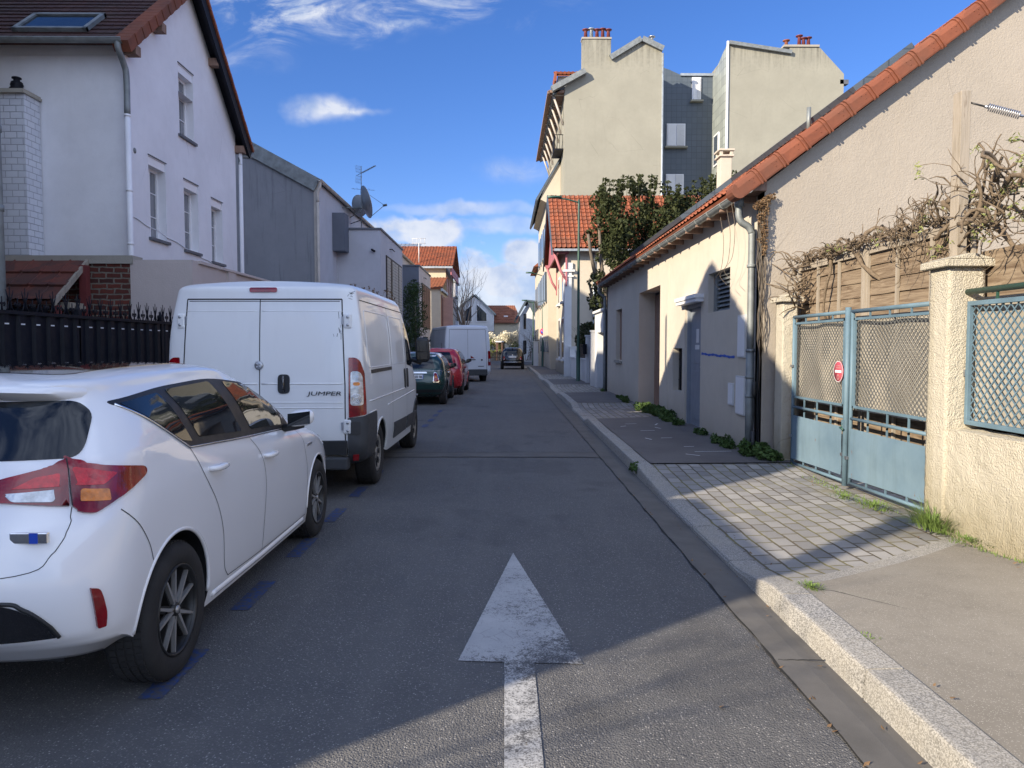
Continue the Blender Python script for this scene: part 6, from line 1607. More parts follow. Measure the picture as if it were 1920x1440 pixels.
    for (y, z) in ((12.95, 6.62), (13.95, 7.42), (16.6, 7.78), (18.1, 6.30)): bx('purlin_end', M['shutter_wood'], r, X-.05, y-.09, z-.12, X+.21, y+.09, z+.04)
    # gutter, metal fascia and downpipes
    m = MB(); m.grid(lambda u, v: (-15+8.72*v, 12.50+.07*math.cos(math.pi*(1+u)), ze-.20+.07*math.sin(math.pi*(1+u))), 10, 40, 0, True); m.tube([(-15, 12.43, ze-.20), (-6.28, 12.43, ze-.20)], .01, 6); m.build('gutter', M['zinc'], r)
    m = MB(); m.grid(lambda u, v: (-15+8.5*u, 12.86+.01*noise.noise(Vector((u*22, v, 0))), ze-.33+.17*v+.01*noise.noise(Vector((u*14, v*2, 0)))), 80, 2, 0, True); m.build('metal_fascia', M['pvc'], r)
    m = MB(); m.tube(smooth_line([(-6.36, 12.50, ze-.24), (-6.36, 12.52, ze-.36), (-6.38, 12.72, ze-.52), (-6.38, 12.80, ze-.7), (-6.38, 12.80, 5.45)], 5), .05, 12); m.build('downpipe', M['zinc'], r)
    m = MB(); m.tube([(-6.38, 12.80, 5.5), (-6.38, 12.80, 0)], .048, 12)
    for z in (5.45, 4.2, 3.3): m.tube([(-6.38, 12.80, z-.02), (-6.38, 12.80, z+.02)], .054, 12)
    m.build('downpipe', M['white_render'], r)
    m = MB(); m.tube([(-6.35, 18.10, 6.2), (-6.35, 18.10, 0)], .045, 10); m.build('downpipe', M['white_render'], r)
    m = MB(); m.tube(smooth_line([(-6.2, 18.5, 6.3), (-6.22, 18.35, 6.16), (-6.35, 18.12, 6.1), (-6.35, 18.1, 5.9)], 4), .045, 10); m.build('downpipe_neck', M['zinc'], r)
    m = MB(); m.lathe([(0, .012), (.045, .01), (.05, 0)], (X, 13.16, 4.96), 0, 16); m.build('vent', M['zinc'], r)
    # roof window
    m = MB(); n = Vector((0, -sl1, 1)).normalized(); d = Vector((0, 1, sl1)).normalized(); o = Vector((0, 12.55, ze-.35*sl1+.06))
    def q(x, s_, h): p = o+d*s_+n*h; return (x, p.y, p.z)
    s0, s1 = .42, 1.25; xa, xb = -8.30, -7.05
    for (a0, a1, x0, x1) in ((s0, s0+.07, xa, xb), (s1-.07, s1, xa, xb), (s0, s1, xa, xa+.07), (s0, s1, xb-.07, xb)):
        vs = [q(x, s_, h) for h in (.02, .09) for (x, s_) in ((x0, a0), (x1, a0), (x1, a1), (x0, a1))]; m.add(vs, [(0, 3, 2, 1), (4, 5, 6, 7), (0, 1, 5, 4), (1, 2, 6, 5), (2, 3, 7, 6), (3, 0, 4, 7)])
    w = m.build('roof_window', M['zinc'], rf)
    # sub-part depth limit: the pane is merged into the same thing level
    m = MB(); m.add([q(x, s_, .06) for (x, s_) in ((xa+.07, s0+.07), (xb-.07, s0+.07), (xb-.07, s1-.07), (xa+.07, s1-.07))], [(0, 1, 2, 3)]); m.build('roof_window_glass', M['glass'], r)
    m = MB(); m.tube([(X+.012, 12.95+.1*i, 3.80-.012*i+.012*math.sin(i*.8)) for i in range(50)], .009, 5); m.build('cable', M['pvc'], r)
    # painted brick stack with black cowl
    c = thing('brick_stack', 'white painted brick chimney stack with a black cowl against the white house', 'chimney', (-8.1, 12.7, 0))
    m = MB(); m.box(-8.34, 12.47, -.05, -7.90, 12.88, 5.70); m.build('stack', M['white_brick'], c)
    m = MB(); m.box(-8.42, 12.40, 5.70, -7.86, 12.89, 5.745); m.box(-8.38, 12.43, 5.745, -7.88, 12.89, 5.775); m.build('slab', M['concrete'], c)
    m = MB(); m.lathe([(.0, .0), (.11, .0), (.115, .06), (.09, .09), (.10, .12), (.085, .17), (.05, .19), (.05, .22), (.075, .23), (.07, .25), (.0, .26)], (-8.13, 12.66, 5.775), 2, 16); m.build('cowl', M['black_paint'], c)
def unseen_left():
    """houses standing just outside the left edge: they cast the street's shade"""
    M = MATS
    r = thing('neighbour_house', 'house at the left edge of the photo, only its grey downpipe showing', 'house', (-7, 5, 0)); Y0, Y1, yr = 1.5, 8.10, 4.9
    m = MB(); m.prism([(Y0, -.05), (Y1, -.05), (Y1, 5.95), (yr, 7.70), (Y0, 5.80)], 0, -8.3, -5.6); m.prism([(Y0, -.05), (Y1-.8, -.05), (Y1-.8, 6.2), (yr, 7.7), (Y0, 5.8)], 0, -14, -8.3); m.build('wall', M['white_render'], r)
    m = MB(); tile_roof(m, (-14, Y1+.05, 5.95), (1, 0, 0), Vector((0, -(Y1-yr), 1.78)).normalized(), 8.5, math.hypot(Y1-yr, 1.78), .3, .3, .02, .03, prof='flat'); tile_roof(m, (-14, Y0-.05, 5.80), (1, 0, 0), Vector((0, yr-Y0, 1.95)).normalized(), 8.5, math.hypot(yr-Y0, 1.95), .3, .3, .02, .03, prof='flat'); m.build('roof', M['clay_dark'], r)
    m = MB(); m.tube([(-5.5, 8.17, 7.0), (-5.5, 8.17, 0)], .055, 14)
    for z in (6.2, 4.6, 3.9, 3.05): m.tube([(-5.5, 8.17, z-.035), (-5.5, 8.17, z+.035)], .064, 14)
    m.build('downpipe', M['zinc'], r)
    win_unit(r, -5.59, 3, 4, 1, 2.4, 1, .02, sill_out=.1); win_unit(r, -5.59, 5.6, 6.6, 1, 2.4, 1, .02, sill_out=.1); win_unit(r, -5.59, 3, 4, 3.8, 5.1, 1, .02, sill_out=.1); win_unit(r, -5.59, 5.6, 6.6, 3.8, 5.1, 1, .02, sill_out=.1)
    r = thing('flat_annex', 'low flat-roofed annex beside the neighbouring house', 'house', (-7, 0, 0))
    m = MB(); m.box(-9, -.85, -.05, -5.4, 1.48, 3.97); m.box(-9, -.9, 3.97, -5.35, 1.46, 4.05); m.build('wall', M['pale_grey_render'], r)
    m = MB(); m.box(-5.58, -1.02, 0, -5.4, -.86, 4.95); m.box(-5.62, -1.06, 4.95, -5.36, -.82, 5.02); m.build('stack', M['brick'], r)
    r = thing('tall_block', 'tall pale block set back behind the neighbouring house', 'building', (-11, 9.7, 0))
    m = MB(); m.box(-14.5, 8.16, -.05, -8.0, 11.3, 12.0); m.build('wall', M['cream_render'], r)
    m = MB(); m.box(-14.6, 8.1, 12.0, -7.9, 11.4, 12.2); m.build('roof', M['zinc'], r)
    r = thing('shading_slab', 'unseen tall slab added far back on the left to shade the terrace', 'building', (-20, 14, 0))  # unseen block, added to throw shade on the terrace's end wall
    m = MB(); m.box(-26, 11.0, -.05, -17.5, 21.5, 16.0); m.build('wall', M['cream_render'], r)
    r = thing('brick_house', 'low house farther back on the left', 'house', (-8, -6, 0))
    m = MB(); m.box(-10, -10, -.05, -5.5, -3.35, 3.9); m.prism([(-10, 3.9), (-3.35, 3.9), (-6.6, 5.6)], 0, -10, -5.5); m.build('wall', M['cream_render'], r)
def terrace():
    M = MATS; X = -6.2
    r = thing('grey_terrace', 'long streaked grey terrace with slanted roofline and boxy bays, beyond the white house', 'house', (X, 24.8, 0)); sl = .54
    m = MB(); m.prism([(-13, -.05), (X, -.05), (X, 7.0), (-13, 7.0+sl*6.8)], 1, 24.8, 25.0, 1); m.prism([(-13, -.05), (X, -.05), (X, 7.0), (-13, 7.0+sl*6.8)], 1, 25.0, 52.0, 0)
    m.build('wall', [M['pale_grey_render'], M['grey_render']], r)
    m = MB(); m.box(X-.10, 24.76, -.05, X+.02, 24.82, 7.0); m.build('corner_strip', M['pvc_cream'], r)
    m = MB(); q = Vector((-1, 0, sl)).normalized(); n = Vector((sl, 0, 1)).normalized(); b = Vector((X+.1, 0, 7.0))
    ps = [b+q*s+n*h for s, h in ((0, -.38), (8, -.38), (8, .06), (0, .06))]
    m.prism([(p.x, p.z) for p in ps], 1, 24.70, 24.80); m.prism([(p.x, p.z) for p in [b+q*s+n*h for s, h in ((0, .0), (8, 0), (8, .06), (0, .06))]], 1, 24.801, 52.1); m.build('roof', M['zinc'], r)
    m = MB(); m.grid(lambda u, v: (X+.12+.07*math.cos(math.pi*(1+u)), 24.6+27.4*v, 7.02+.07*math.sin(math.pi*(1+u))), 8, 40, 0, True); m.tube([(X+.19, 24.6, 7.02), (X+.19, 52, 7.02)], .012, 5)
    for k in range(40): m.tube([(X+.12+.075*math.cos(math.pi*(1+i/6)), 24.8+k*.68, 7.02+.075*math.sin(math.pi*(1+i/6))) for i in range(7)], .008, 4)
    m.build('gutter', M['pvc_cream'], r)
    m = MB(); m.tube(smooth_line([(X+.12, 24.7, 7.0), (X+.12, 24.7, 6.8), (X+.05, 24.7, 6.6), (X+.05, 24.7, 6.3)], 4), .05, 10); m.tube([(X+.05, 24.7, 6.35), (X+.05, 24.7, 0)], .045, 10); m.build('downpipe', M['pvc_cream'], r)
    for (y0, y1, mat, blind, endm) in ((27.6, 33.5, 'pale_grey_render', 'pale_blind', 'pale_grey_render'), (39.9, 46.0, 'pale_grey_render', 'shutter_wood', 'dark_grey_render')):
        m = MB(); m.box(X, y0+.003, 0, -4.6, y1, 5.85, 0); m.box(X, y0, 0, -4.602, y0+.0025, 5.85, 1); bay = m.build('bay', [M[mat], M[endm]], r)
        m = MB(); m.box(X, y0-.05, 5.85, -4.55, y1+.05, 5.92); m.build('coping', M['curb_dark'], bay)
        m = MB(); m.box(-4.60, y0+1.25, 2.6, -4.57, y1-.35, 5.08); w = m.build('window_surround', M['black_paint'], bay)
        n = 4; L = (y1-.40-y0-1.3)/n
        m = MB()
        for k in range(n):
            a = y0+1.3+k*L
            if k == 1 and blind == 'pale_blind': a += .25
            for j in range(20): z = 2.65+j*.118; m.box(-4.572, a+.10, z, -4.545, a+L-.22, z+.10)
        m.build('slatted_blind', M[blind], bay)
        m = MB(); m.tube([(-4.9, y0-.01, 5.1), (-4.9, y0-.12, 5.12)], .03, 8); m.tube([(-4.9, y0-.1, 5.12), (-4.78, y0-.1, 5.04)], .04, 8); m.build('wall_lamp', M['black_paint'], bay)
        m = MB(); m.tube([(-4.6, y0+2.2, 5.42), (-4.5, y0+2.2, 5.42), (-4.5, y0+2.9, 5.42)], .02, 6); m.build('wall_lamp', M['black_paint'], bay)
    bx('wall_cabinet', M['dark_grey_render'], r, X, 26.9, 5.0, X+.45, 27.58, 6.35)
    # satellite dishes and aerial on one mast
    c = thing('satellite_dish', 'large grey satellite dish on a wall arm above the boxy grey bay', 'satellite dish', (-5.55, 29.3, 7.1))
    def dish(m, ctr, nrm, rad, dp=.12):
        ctr, nrm = Vector(ctr), Vector(nrm).normalized(); a = nrm.cross(Vector((0, 0, 1))).normalized(); b = a.cross(nrm)
        vs = []; n = 32; rings = 8
        for k in range(rings+1):
            q = rad*k/rings
            for i in range(n): w = 2*math.pi*i/n; vs.append(ctr+a*q*.92*math.cos(w)+b*q*math.sin(w)+nrm*dp*(k/rings)**2)
        m.add(vs, [(k*n+i, k*n+(i+1) % n, (k+1)*n+(i+1) % n, (k+1)*n+i) for k in range(rings) for i in range(n)], 0, True)
        m.tube([ctr+a*rad*.92*math.cos(2*math.pi*i/n)+b*rad*math.sin(2*math.pi*i/n)+nrm*dp for i in range(n)], .012, 5, closed=True)
        return ctr, nrm, a, b
    m = MB(); ct, nn, a, b = dish(m, (-5.50, 29.2, 7.15), (.85, .42, .25), .62); m.build('reflector', M['steel'], c)
    m = MB(); f = ct+nn*.80+b*-.25; m.tube([ct+b*-.60+nn*.1, f], .014, 6); m.tube([ct+b*.35+a*.3+nn*.06, f], .008, 5); m.tube([f-nn*.06, f+nn*.1], .045, 8); m.tube([f+Vector((0, 0, .02)), f+nn*.02+a*.14], .03, 8); m.build('feed_arm', M['zinc'], c)
    m = MB(); m.tube([(-6.2, 28.6, 6.85), (-5.62, 29.35, 6.95)], .022, 6); m.tube([(-5.62, 29.35, 6.4), (-5.62, 29.35, 7.5)], .025, 8); m.tube([(-6.2, 30.2, 6.5), (-5.62, 29.35, 6.5)], .018, 6); m.build('bracket', M['zinc'], c)
    c2 = thing('satellite_dish', 'smaller satellite dish half hidden behind the large grey dish', 'satellite dish', (-5.8, 30, 7.1))
    m = MB(); dish(m, (-5.85, 29.9, 7.15), (.5, .8, .25), .42, .08); m.build('reflector', M['steel'], c2)
    m = MB(); m.tube([(-5.85, 29.95, 7.1), (-5.70, 29.6, 6.9), (-6.2, 30.0, 6.7)], .016, 6); m.build('bracket', M['zinc'], c2)
    c3 = thing('aerial', 'comb television aerial on a thin mast above the satellite dishes', 'aerial', (-5.62, 29.36, 7.5))
    m = MB(); m.tube([(-5.62, 29.40, 5.9), (-5.62, 29.40, 8.6)], .016, 6); m.build('mast', M['zinc'], c3)
    m = MB(); A, B = Vector((-5.62, 29.4, 8.32)), Vector((-4.98, 29.0, 8.52)); m.tube([A-(B-A)*.3, B], .010, 5)
    dd = (B-A).normalized(); sd_ = Vector((dd.y, -dd.x, 0))
    for k in range(14): p = A+(B-A)*(.1+k*.065); m.tube([p-sd_*.07, p+sd_*.07], .007, 4); m.tube([p-Vector((0, 0, .03)), p+Vector((0, 0, .03))], .007, 4)
    for s_ in (-1, 1):
        p = A-(B-A)*.15
        for k in range(6): m.tube([p+sd_*(-.16+.064*k)+Vector((0, 0, s_*.04)), p+sd_*(-.16+.064*k)+Vector((0, 0, s_*.34))-dd*.06], .004, 4)
        for k in range(3): m.tube([p-sd_*.17+Vector((0, 0, s_*(.08+k*.12))), p+sd_*.17+Vector((0, 0, s_*(.08+k*.12)))], .004, 4)
    for k in range(5): p = Vector((-5.62-.3+.15*k, 29.4, 7.72)); m.tube([p-Vector((0, .15, 0)), p+Vector((0, .15, 0))], .005, 4)
    m.tube([(-6.0, 29.4, 7.72), (-5.1, 29.4, 7.66)], .007, 4); m.build('aerial_elements', M['zinc'], c3)
def left_far():
    M = MATS
    r = thing('cream_house', 'cream house with a bright orange tiled roof and pink shutters, far left side', 'house', (-9, 63, 0))
    m = MB(); m.box(-15, 63, 0, -5.0, 72, 8.2); m.prism([(63, 8.2), (72, 8.2), (67.5, 10.1)], 0, -15, -5.0); m.build('wall', M['cream_render'], r)
    m = MB(); v = Vector((0, 4.2, 1.95)).normalized(); tile_roof(m, (-15, 62.6, 8.28), (1, 0, 0), v, 10.65, 5.45, .25, .36, .045, .05); tile_roof(m, (-15, 72.4, 8.28), (1, 0, 0), Vector((0, -4.2, 1.95)).normalized(), 10.65, 5.45, .5, .7, .04, .05, prof='x'); rf = m.build('roof', M['clay'], r)
    bx('roof_window', M['glass'], rf, -13.1, 64.0, 8.95, -12.1, 64.7, 9.35)
    m = MB(); m.box(-15, 62.5, 8.12, -4.4, 62.62, 8.28); m.build('gutter', M['zinc_light'], r)
    m = MB(); m.tube([(-7.3, 63.4, 8.6), (-7.3, 63.4, 10.3)], .04, 6); 
    for k in range(4): m.tube([(-7.8+.33*k, 63.4, 10.2), (-7.8+.33*k, 63.4, 10.75)], .015, 4)
    for z in (10.3, 10.7): m.tube([(-7.9, 63.4, z), (-6.7, 63.4, z)], .015, 4)
    m.build('aerial', M['meter'], r)
    for (y, z0) in ((64.2, 5.9), (67.2, 5.9)): bx('window', M['glass'], r, -5.02, y, z0, -4.98, y+1.1, z0+1.6)
    for y in (63.4, 65.4, 66.6, 68.5): bx('shutter', M['pink_paint'], r, -4.98, y, 5.85, -4.93, y+.65, 7.55)
    m = MB(); m.box(-4.6, 62.9, 7.6, -4.5, 72.3, 8.3); m.build('bracket_board', M['pink_wood'], r)
    a = thing('annex', 'low cream annex with brown tiled roof, red windows and an open pink shutter', 'house', (-5.5, 59.4, 0))
    m = MB(); m.box(-9.0, 57.8, 0, -5.0, 62.98, 6.0); m.build('wall', M['house_render'], a)
    m = MB(); tile_roof(m, (-9.2, 57.6, 6.05), (1, 0, 0), Vector((0, 5.2, 1.3)).normalized(), 4.35, 5.4, .25, .36, .04, .05); m.build('roof', M['clay_far'], a)
    m = MB(); m.box(-4.95, 57.5, 5.85, -4.80, 63, 6.05); m.build('gutter', M['zinc_light'], a)
    for (y0, y1, z0, z1) in ((58.4, 59.7, 3.0, 5.6), (60.6, 61.9, 3.0, 5.6)):
        w = bx('window', M['red_paint'], a, -5.0, y0, z0, -4.94, y1, z1); bx('pane', M['glass'], w, -4.94, y0+.15, z0+.15, -4.92, y1-.15, z1-.15)
    bx('shutter', M['pink_paint'], a, -4.95, 60.0, 2.9, -4.20, 60.07, 5.5); bx('shutter', M['pink_paint'], a, -4.93, 62.0, 2.9, -4.86, 62.7, 5.5)
    m = MB(); m.box(-5.0, 57.9, 2.6, -4.75, 62.5, 2.8); m.build('sill_band', M['pink_paint'], a)
    d = thing('grey_block', 'narrow dark grey apartment block with balconies beyond the cream house', 'building', (-5, 76, 0))
    m = MB(); m.box(-6.4, 75, 0, -5.0, 79.2, 8.0); m.build('wall', M['pale_grey_render'], d)
    for k in range(2): bx('window', M['glass'], d, -5.0, 75.4+2*k, 4.2, -4.96, 76.8+2*k, 6.9); bx('window', M['glass'], d, -5.0, 75.4+2*k, 1.0, -4.96, 76.8+2*k, 3.4)
    m = MB(); m.box(-6.5, 74.9, 8.0, -4.8, 79.3, 8.2); m.build('roof', M['zinc'], d)
    f = thing('flat_roofed_block', 'pale block with a metal roof showing above the orange-roofed house', 'building', (-11, 80, 0))
    m = MB(); m.box(-14.5, 80, 0, -9.4, 88, 11.9); m.build('wall', M['far_white'], f)
    m = MB(); tile_roof(m, (-14.6, 79.7, 11.9), (1, 0, 0), Vector((0, 1, .35)).normalized(), 5.4, 3.0, .45, 3.0, .06, .02, prof='flat'); m.build('roof', M['zinc_light'], f)
    h = thing('white_gabled_house', 'white gabled house with a big triangular window closing the end of the street', 'house', (-3.5, 90, 0))
    m = MB(); m.prism([(-6.6, 0), (-1.35, 0), (-1.35, 5.5), (-2.2, 6.45), (-3.7, 7.6), (-5.2, 6.45), (-6.6, 5.2)], 1, 90, 98); m.build('wall', M['far_white'], h)
    m = MB()
    for (a, b) in (((-1.2, 5.35), (-3.7, 7.78)), ((-3.7, 7.78), (-6.8, 5.0))):
        d_ = (Vector(b)-Vector(a)).normalized(); n = Vector((-d_.y, d_.x)); n = n if n.y > 0 else -n
        m.prism([tuple(Vector(a)), tuple(Vector(b)), tuple(Vector(b)+n*.18), tuple(Vector(a)+n*.18)], 1, 89.8, 98)
    m.build('roof', M['cladding_pale'], h)
    m = MB(); m.prism([(-5.0, 4.55), (-3.95, 4.55), (-3.95, 6.75), (-4.4, 6.4), (-5.0, 5.9)], 1, 89.93, 90); m.prism([(-3.5, 4.55), (-2.15, 4.55), (-2.15, 5.6), (-3.0, 6.45), (-3.5, 6.8)], 1, 89.93, 90); w = m.build('gable_window', M['white_frame'], h)
    m = MB(); m.prism([(-4.9, 4.65), (-4.05, 4.65), (-4.05, 6.55), (-4.4, 6.25), (-4.9, 5.8)], 1, 89.90, 89.93); m.prism([(-3.4, 4.65), (-2.25, 4.65), (-2.25, 5.55), (-3.02, 6.3), (-3.4, 6.6)], 1, 89.90, 89.93); m.build('pane', M['glass'], w)
    bx('string_course', M['curb_dark'], h, -6.6, 89.94, 3.35, -1.3, 90, 3.43)
    g = thing('orange_roofed_house', 'cream house with a rust tiled roof and small roof light at the street end', 'house', (0, 90, 0))
    m = MB(); m.box(-1.34, 90.5, 0, 1.75, 97, 4.5); m.build('wall', M['cream_render'], g)
    m = MB(); vs = [(-1.9, 90.1, 4.45), (2.0, 90.1, 4.45), (1.1, 93.5, 6.75), (-3.2, 93.5, 6.75)]
    tile_roof(m, (-2.4, 90.1, 4.42), (1, 0, 0), Vector((0, 3.4, 2.3)).normalized(), 3.6, 4.1, .24, .36, .04, .05)
    # hip slanting to the right
    m.add([(1.2, 90.1, 4.45), (2.1, 90.3, 4.45), (1.2, 93.5, 6.75)], [(0, 1, 2)]); m.add([(2.1, 90.3, 4.45), (2.1, 97, 4.45), (1.2, 93.5, 6.75)], [(0, 1, 2)]); rf = m.build('roof', M['clay_far'], g)
    bx('roof_window', M['white_frame'], rf, -.15, 91.2, 5.0, .35, 91.5, 5.35)
    e = thing('entrance_canopy', 'white flat canopy on two brick pillars at the far end of the street', 'canopy', (-.7, 84, 0))
    m = MB(); m.box(-1.1, 84, 2.05, -.15, 85, 2.2); m.build('canopy_slab', M['white_plain'], e)
    for x in (-1.05, -.45): bx('pillar', M['brick'], e, x, 84.1, 0, x+.28, 84.4, 2.05)
    p = thing('picket_fence', 'low pale picket fence at the far end of the street', 'fence', (-1, 82, 0)); m = MB()
    for k in range(20): m.box(-2.3+k*.2, 82, 0, -2.16+k*.2, 82.05, 1.0+.08*math.sin(k))
    m.box(-2.4, 82.05, .3, 1.8, 82.1, .4); m.box(-2.4, 82.05, .8, 1.8, 82.1, .9); m.build('pickets', M['lap_wood'], p)
def right_far():
    M = MATS
    # white porch block
    r = thing('porch_block', 'small flat-topped white garage block just beyond the barn', 'building', (3.3, 25, 0))
    m = MB(); wallX(m, 3.3, 24.25, 27.3, -.05, 2.75, [(24.6, -.05, 26.6, 2.05)], .35, -1); m.box(3.3, 27.28, -.05, 6.5, 27.3, 2.75); m.box(3.66, 24.25, 0, 6.5, 24.3, 2.75); m.build('wall', M['far_white'], r)
    bx('coping', M['white_plain'], r, 3.22, 24.2, 2.75, 6.6, 27.36, 2.83); bx('garage_door', M['grey_door'], r, 3.62, 24.55, 0, 3.66, 26.65, 2.1)
    r = thing('front_wall', 'low white wall and pillars with dark railings before the red-roofed house', 'wall', (3.3, 30, 0))
    m = MB(); m.box(3.25, 29.5, -.05, 3.45, 36.9, 1.0); m.box(3.22, 29.5, 1.0, 3.48, 36.9, 1.06); m.build('wall_body', M['far_white'], r)
    for y, z in ((27.6, 2.1), (29.2, 1.95), (33.4, 1.35), (36.6, 1.5)):
        m = MB(); m.box(3.2, y, -.05, 3.5, y+.3, z); m.box(3.17, y-.03, z, 3.53, y+.33, z+.06); m.build('pillar', M['far_white'], r)
    bx('gate', M['black_paint'], r, 3.33, 27.95, .1, 3.38, 29.15, 1.9); bx('letter_box', M['black_paint'], r, 3.05, 29.0, 1.25, 3.2, 29.2, 1.65)
    m = MB(); m.box(3.33, 29.6, 1.06, 3.37, 33.4, 1.95); m.build('railing_panel', M['black_paint'], r)
    # house with the orange roof on pink timber brackets
    r = thing('orange_roofed_villa', 'cream villa with steep orange tiled roof on raspberry timber brackets, behind the street lamp', 'house', (3.05, 37, 0)); X = 3.05
    m = MB(); m.box(X, 37, -.05, 11, 44-.02, 6.3); m.prism([(37, 6.3), (43.98, 6.3), (40.5, 9.3)], 0, X, 11); m.build('wall', M['house_render'], r)
    m = MB(); v = Vector((0, 4.0, 3.35)).normalized(); tile_roof(m, (2.32, 36.5, 6.35), (1, 0, 0), v, 8.9, 5.22, .235, .36, .055, .055); tile_roof(m, (2.32, 44.5, 6.35), (1, 0, 0), Vector((0, -4.0, 3.35)).normalized(), 8.9, 5.22, .5, .7, .04, .05, prof='x'); m.build('roof', M['clay'], r)
    m = MB(); d = Vector((0, 4, 3.35)).normalized(); L = 5.25
    for (y0, s_) in ((36.45, 1), (44.55, -1)):
        a, b = Vector((0, y0, 6.30)), Vector((0, 40.5, 9.72)); n = Vector((0, -.64*s_, .77))
        ps = [a, b, b+Vector((0, 0, -.32)), a+Vector((0, 0, -.28))]; m.prism([(p.y, p.z) for p in ps], 0, 2.26, 2.33)
    m.build('barge_board', M['cladding'], r)
    m = MB(); m.box(2.4, 36.42, 6.22, 11, 36.52, 6.33); m.build('gutter', M['zinc_light'], r)
    m = MB()
    for y in (36.9, 40.3, 43.6):
        z = 6.15 if y != 40.3 else 8.9
        m.tube([(X+.02, y, z-1.35), (2.75, y, z-.85), (2.45, y, z)], .07, 6); m.box(2.36, y-.07, z-.02, X+.1, y+.07, z+.14); m.box(X-.06, y-.07, z-1.6, X+.02, y+.07, z)
    m.prism([(36.6, 6.1), (44.2, 6.1), (40.4, 9.2)], 0, 2.55, 2.62); m.build('roof_bracket', M['pink_wood'], r)
    m = MB(); m.box(X-.09, 36.9, -.05, X+.25, 37.35, 5.7); m.box(X-.14, 36.86, 5.0, X+.35, 37.4, 5.08); m.box(X-.18, 36.82, 5.25, X+.4, 37.45, 5.36); m.box(X-.1, 36.88, 5.4, X+.3, 37.38, 5.7); m.build('corner_pilaster', M['far_white'], r)
    bx('plinth', M['concrete'], r, X-.05, 36.97, -.05, X+.6, 44, .7)
    for (y, z0, z1) in ((38.2, .9, 3.1), (40.9, .9, 3.1), (38.4, 3.9, 5.4), (41.2, 3.9, 5.4)):
        w = bx('window', M['white_frame'], r, X-.03, y, z0, X+.02, y+1.1, z1); bx('pane', M['glass'], w, X-.035, y+.1, z0+.1, X-.03, y+1.0, z1-.1); bx('sill', M['far_white'], w, X-.16, y-.1, z0-.1, X, y+1.2, z0)
    m = MB(); m.tube([(4.4, 36.93, 6.2), (4.4, 36.93, 0)], .05, 8); m.build('downpipe', M['zinc_light'], r)
    # tall block of flats
    s = .03165
    def P(x, y): return ((x-947)*s, 1.55+(650-y)*s)
    r = thing('tall_apartment_block', 'tall olive-cream apartment block with a dark clad light well and brick-red chimney pots', 'building', (5, 44, 0))
    m = MB(); a = [P(*p) for p in ((1056.7, 172), (1089, 152), (1089, 82), (1142, 83), (1142, 120), (1198, 87), (1236, 104))]
    m.prism([(a[0][0], -.05)]+a+[(a[-1][0], -.05)], 1, 44, 44.5)
    # body behind the party wall
    m.prism([(3.47, -.05), (3.47, 16.5), (4.6, 17.3), (9.0, 18.6), (9.14, -.05)], 1, 44.5, 47.2); m.prism([(3.47, -.05), (3.47, 16.5), (4.6, 17.3), (9.0, 18.0), (20, 18), (20, -.05)], 1, 47.2, 60)
    b = [P(*p) for p in ((1359, 93), (1471.7, 112), (1471.7, 94), (1526, 98), (1573, 147))]
    m.prism([(b[0][0], -.05)]+b+[(b[-1][0], -.05)], 1, 44, 44.5); m.prism([(13.05, -.05), (13.05, 18.8), (16, 18.4), (19.6, 17), (19.6, -.05)], 1, 44.5, 58)
    m.build('wall', M['tower_render'], r)
    # clad recess
    m = MB(); m.prism([(9.15, -.05), (13.0, -.05), (13.0, 18.35), (11.0, 18.4), (10.2, 18.75), (9.15, 19.1)], 1, 46.9, 47.15); m.build('dark_cladding', M['cladding'], r)
    m = MB(); m.add([(12.93, 46.88, -.05), (12.93, 44.1, -.05), (13.03, 44.02, 19.2), (12.93, 44.6, 19.0), (12.93, 46.88, 18.3)], [(0, 1, 2, 3, 4)]); m.build('sunlit_cladding', M['cladding_pale'], r)  # slate side facing the sun, its sunlight put into a paler colour
    m = MB(); m.box(10.9, 46.8, 18.35, 13.0, 46.88, 18.5); m.build('recess_gutter', M['zinc_light'], r)
    m = MB(); m.tube([(12.98, 43.96, 0), (12.98, 43.96, 19.3)], .07, 8); m.build('downpipe', M['white_plain'], r)
    m = MB(); m.tube([(9.2, 43.98, 0), (9.2, 43.98, 18.6)], .06, 8); m.build('downpipe', M['zinc_light'], r)
    def Q(x, y, Y=46.9): return ((x-947)/1390*Y, 1.55+(650-y)/1390*Y)
    for (x0, y0, x1, y1) in ((1291.7, 155, 1308, 197), (1245.7, 239, 1280, 281), (1245, 331, 1278, 373)):
        A, B = Q(x0, y1), Q(x1, y0); w = bx('window', M['white_frame'], r, A[0], 46.80, A[1], B[0], 46.9, B[1]); c = (A[0]+B[0])/2
        bx('shutter', M['white_plain'], w, A[0]+.06, 46.76, A[1]+.06, c-.03, 46.80, B[1]-.06); bx('shutter', M['far_white'], w, c+.03, 46.76, A[1]+.06, B[0]-.06, 46.80, B[1]-.06)
        bx('sill', M['tower_render'], w, A[0]-.12, 46.6, A[1]-.1, B[0]+.12, 46.9, A[1])
    for (y0, z0, z1) in ((45.3, 13.9, 17.3), (45.3, 8.8, 12.2), (45.3, 4, 7)):
        z0 = {13.9: 12.6, 8.8: 9.1, 4: 5.}[z0]; w = bx('window', M['white_frame'], r, 12.86, y0, z0, 12.93, y0+1.0, z0+1.9); bx('pane', M['far_glass'], w, 12.85, y0+.1, z0+.1, 12.86, y0+.9, z0+1.8)
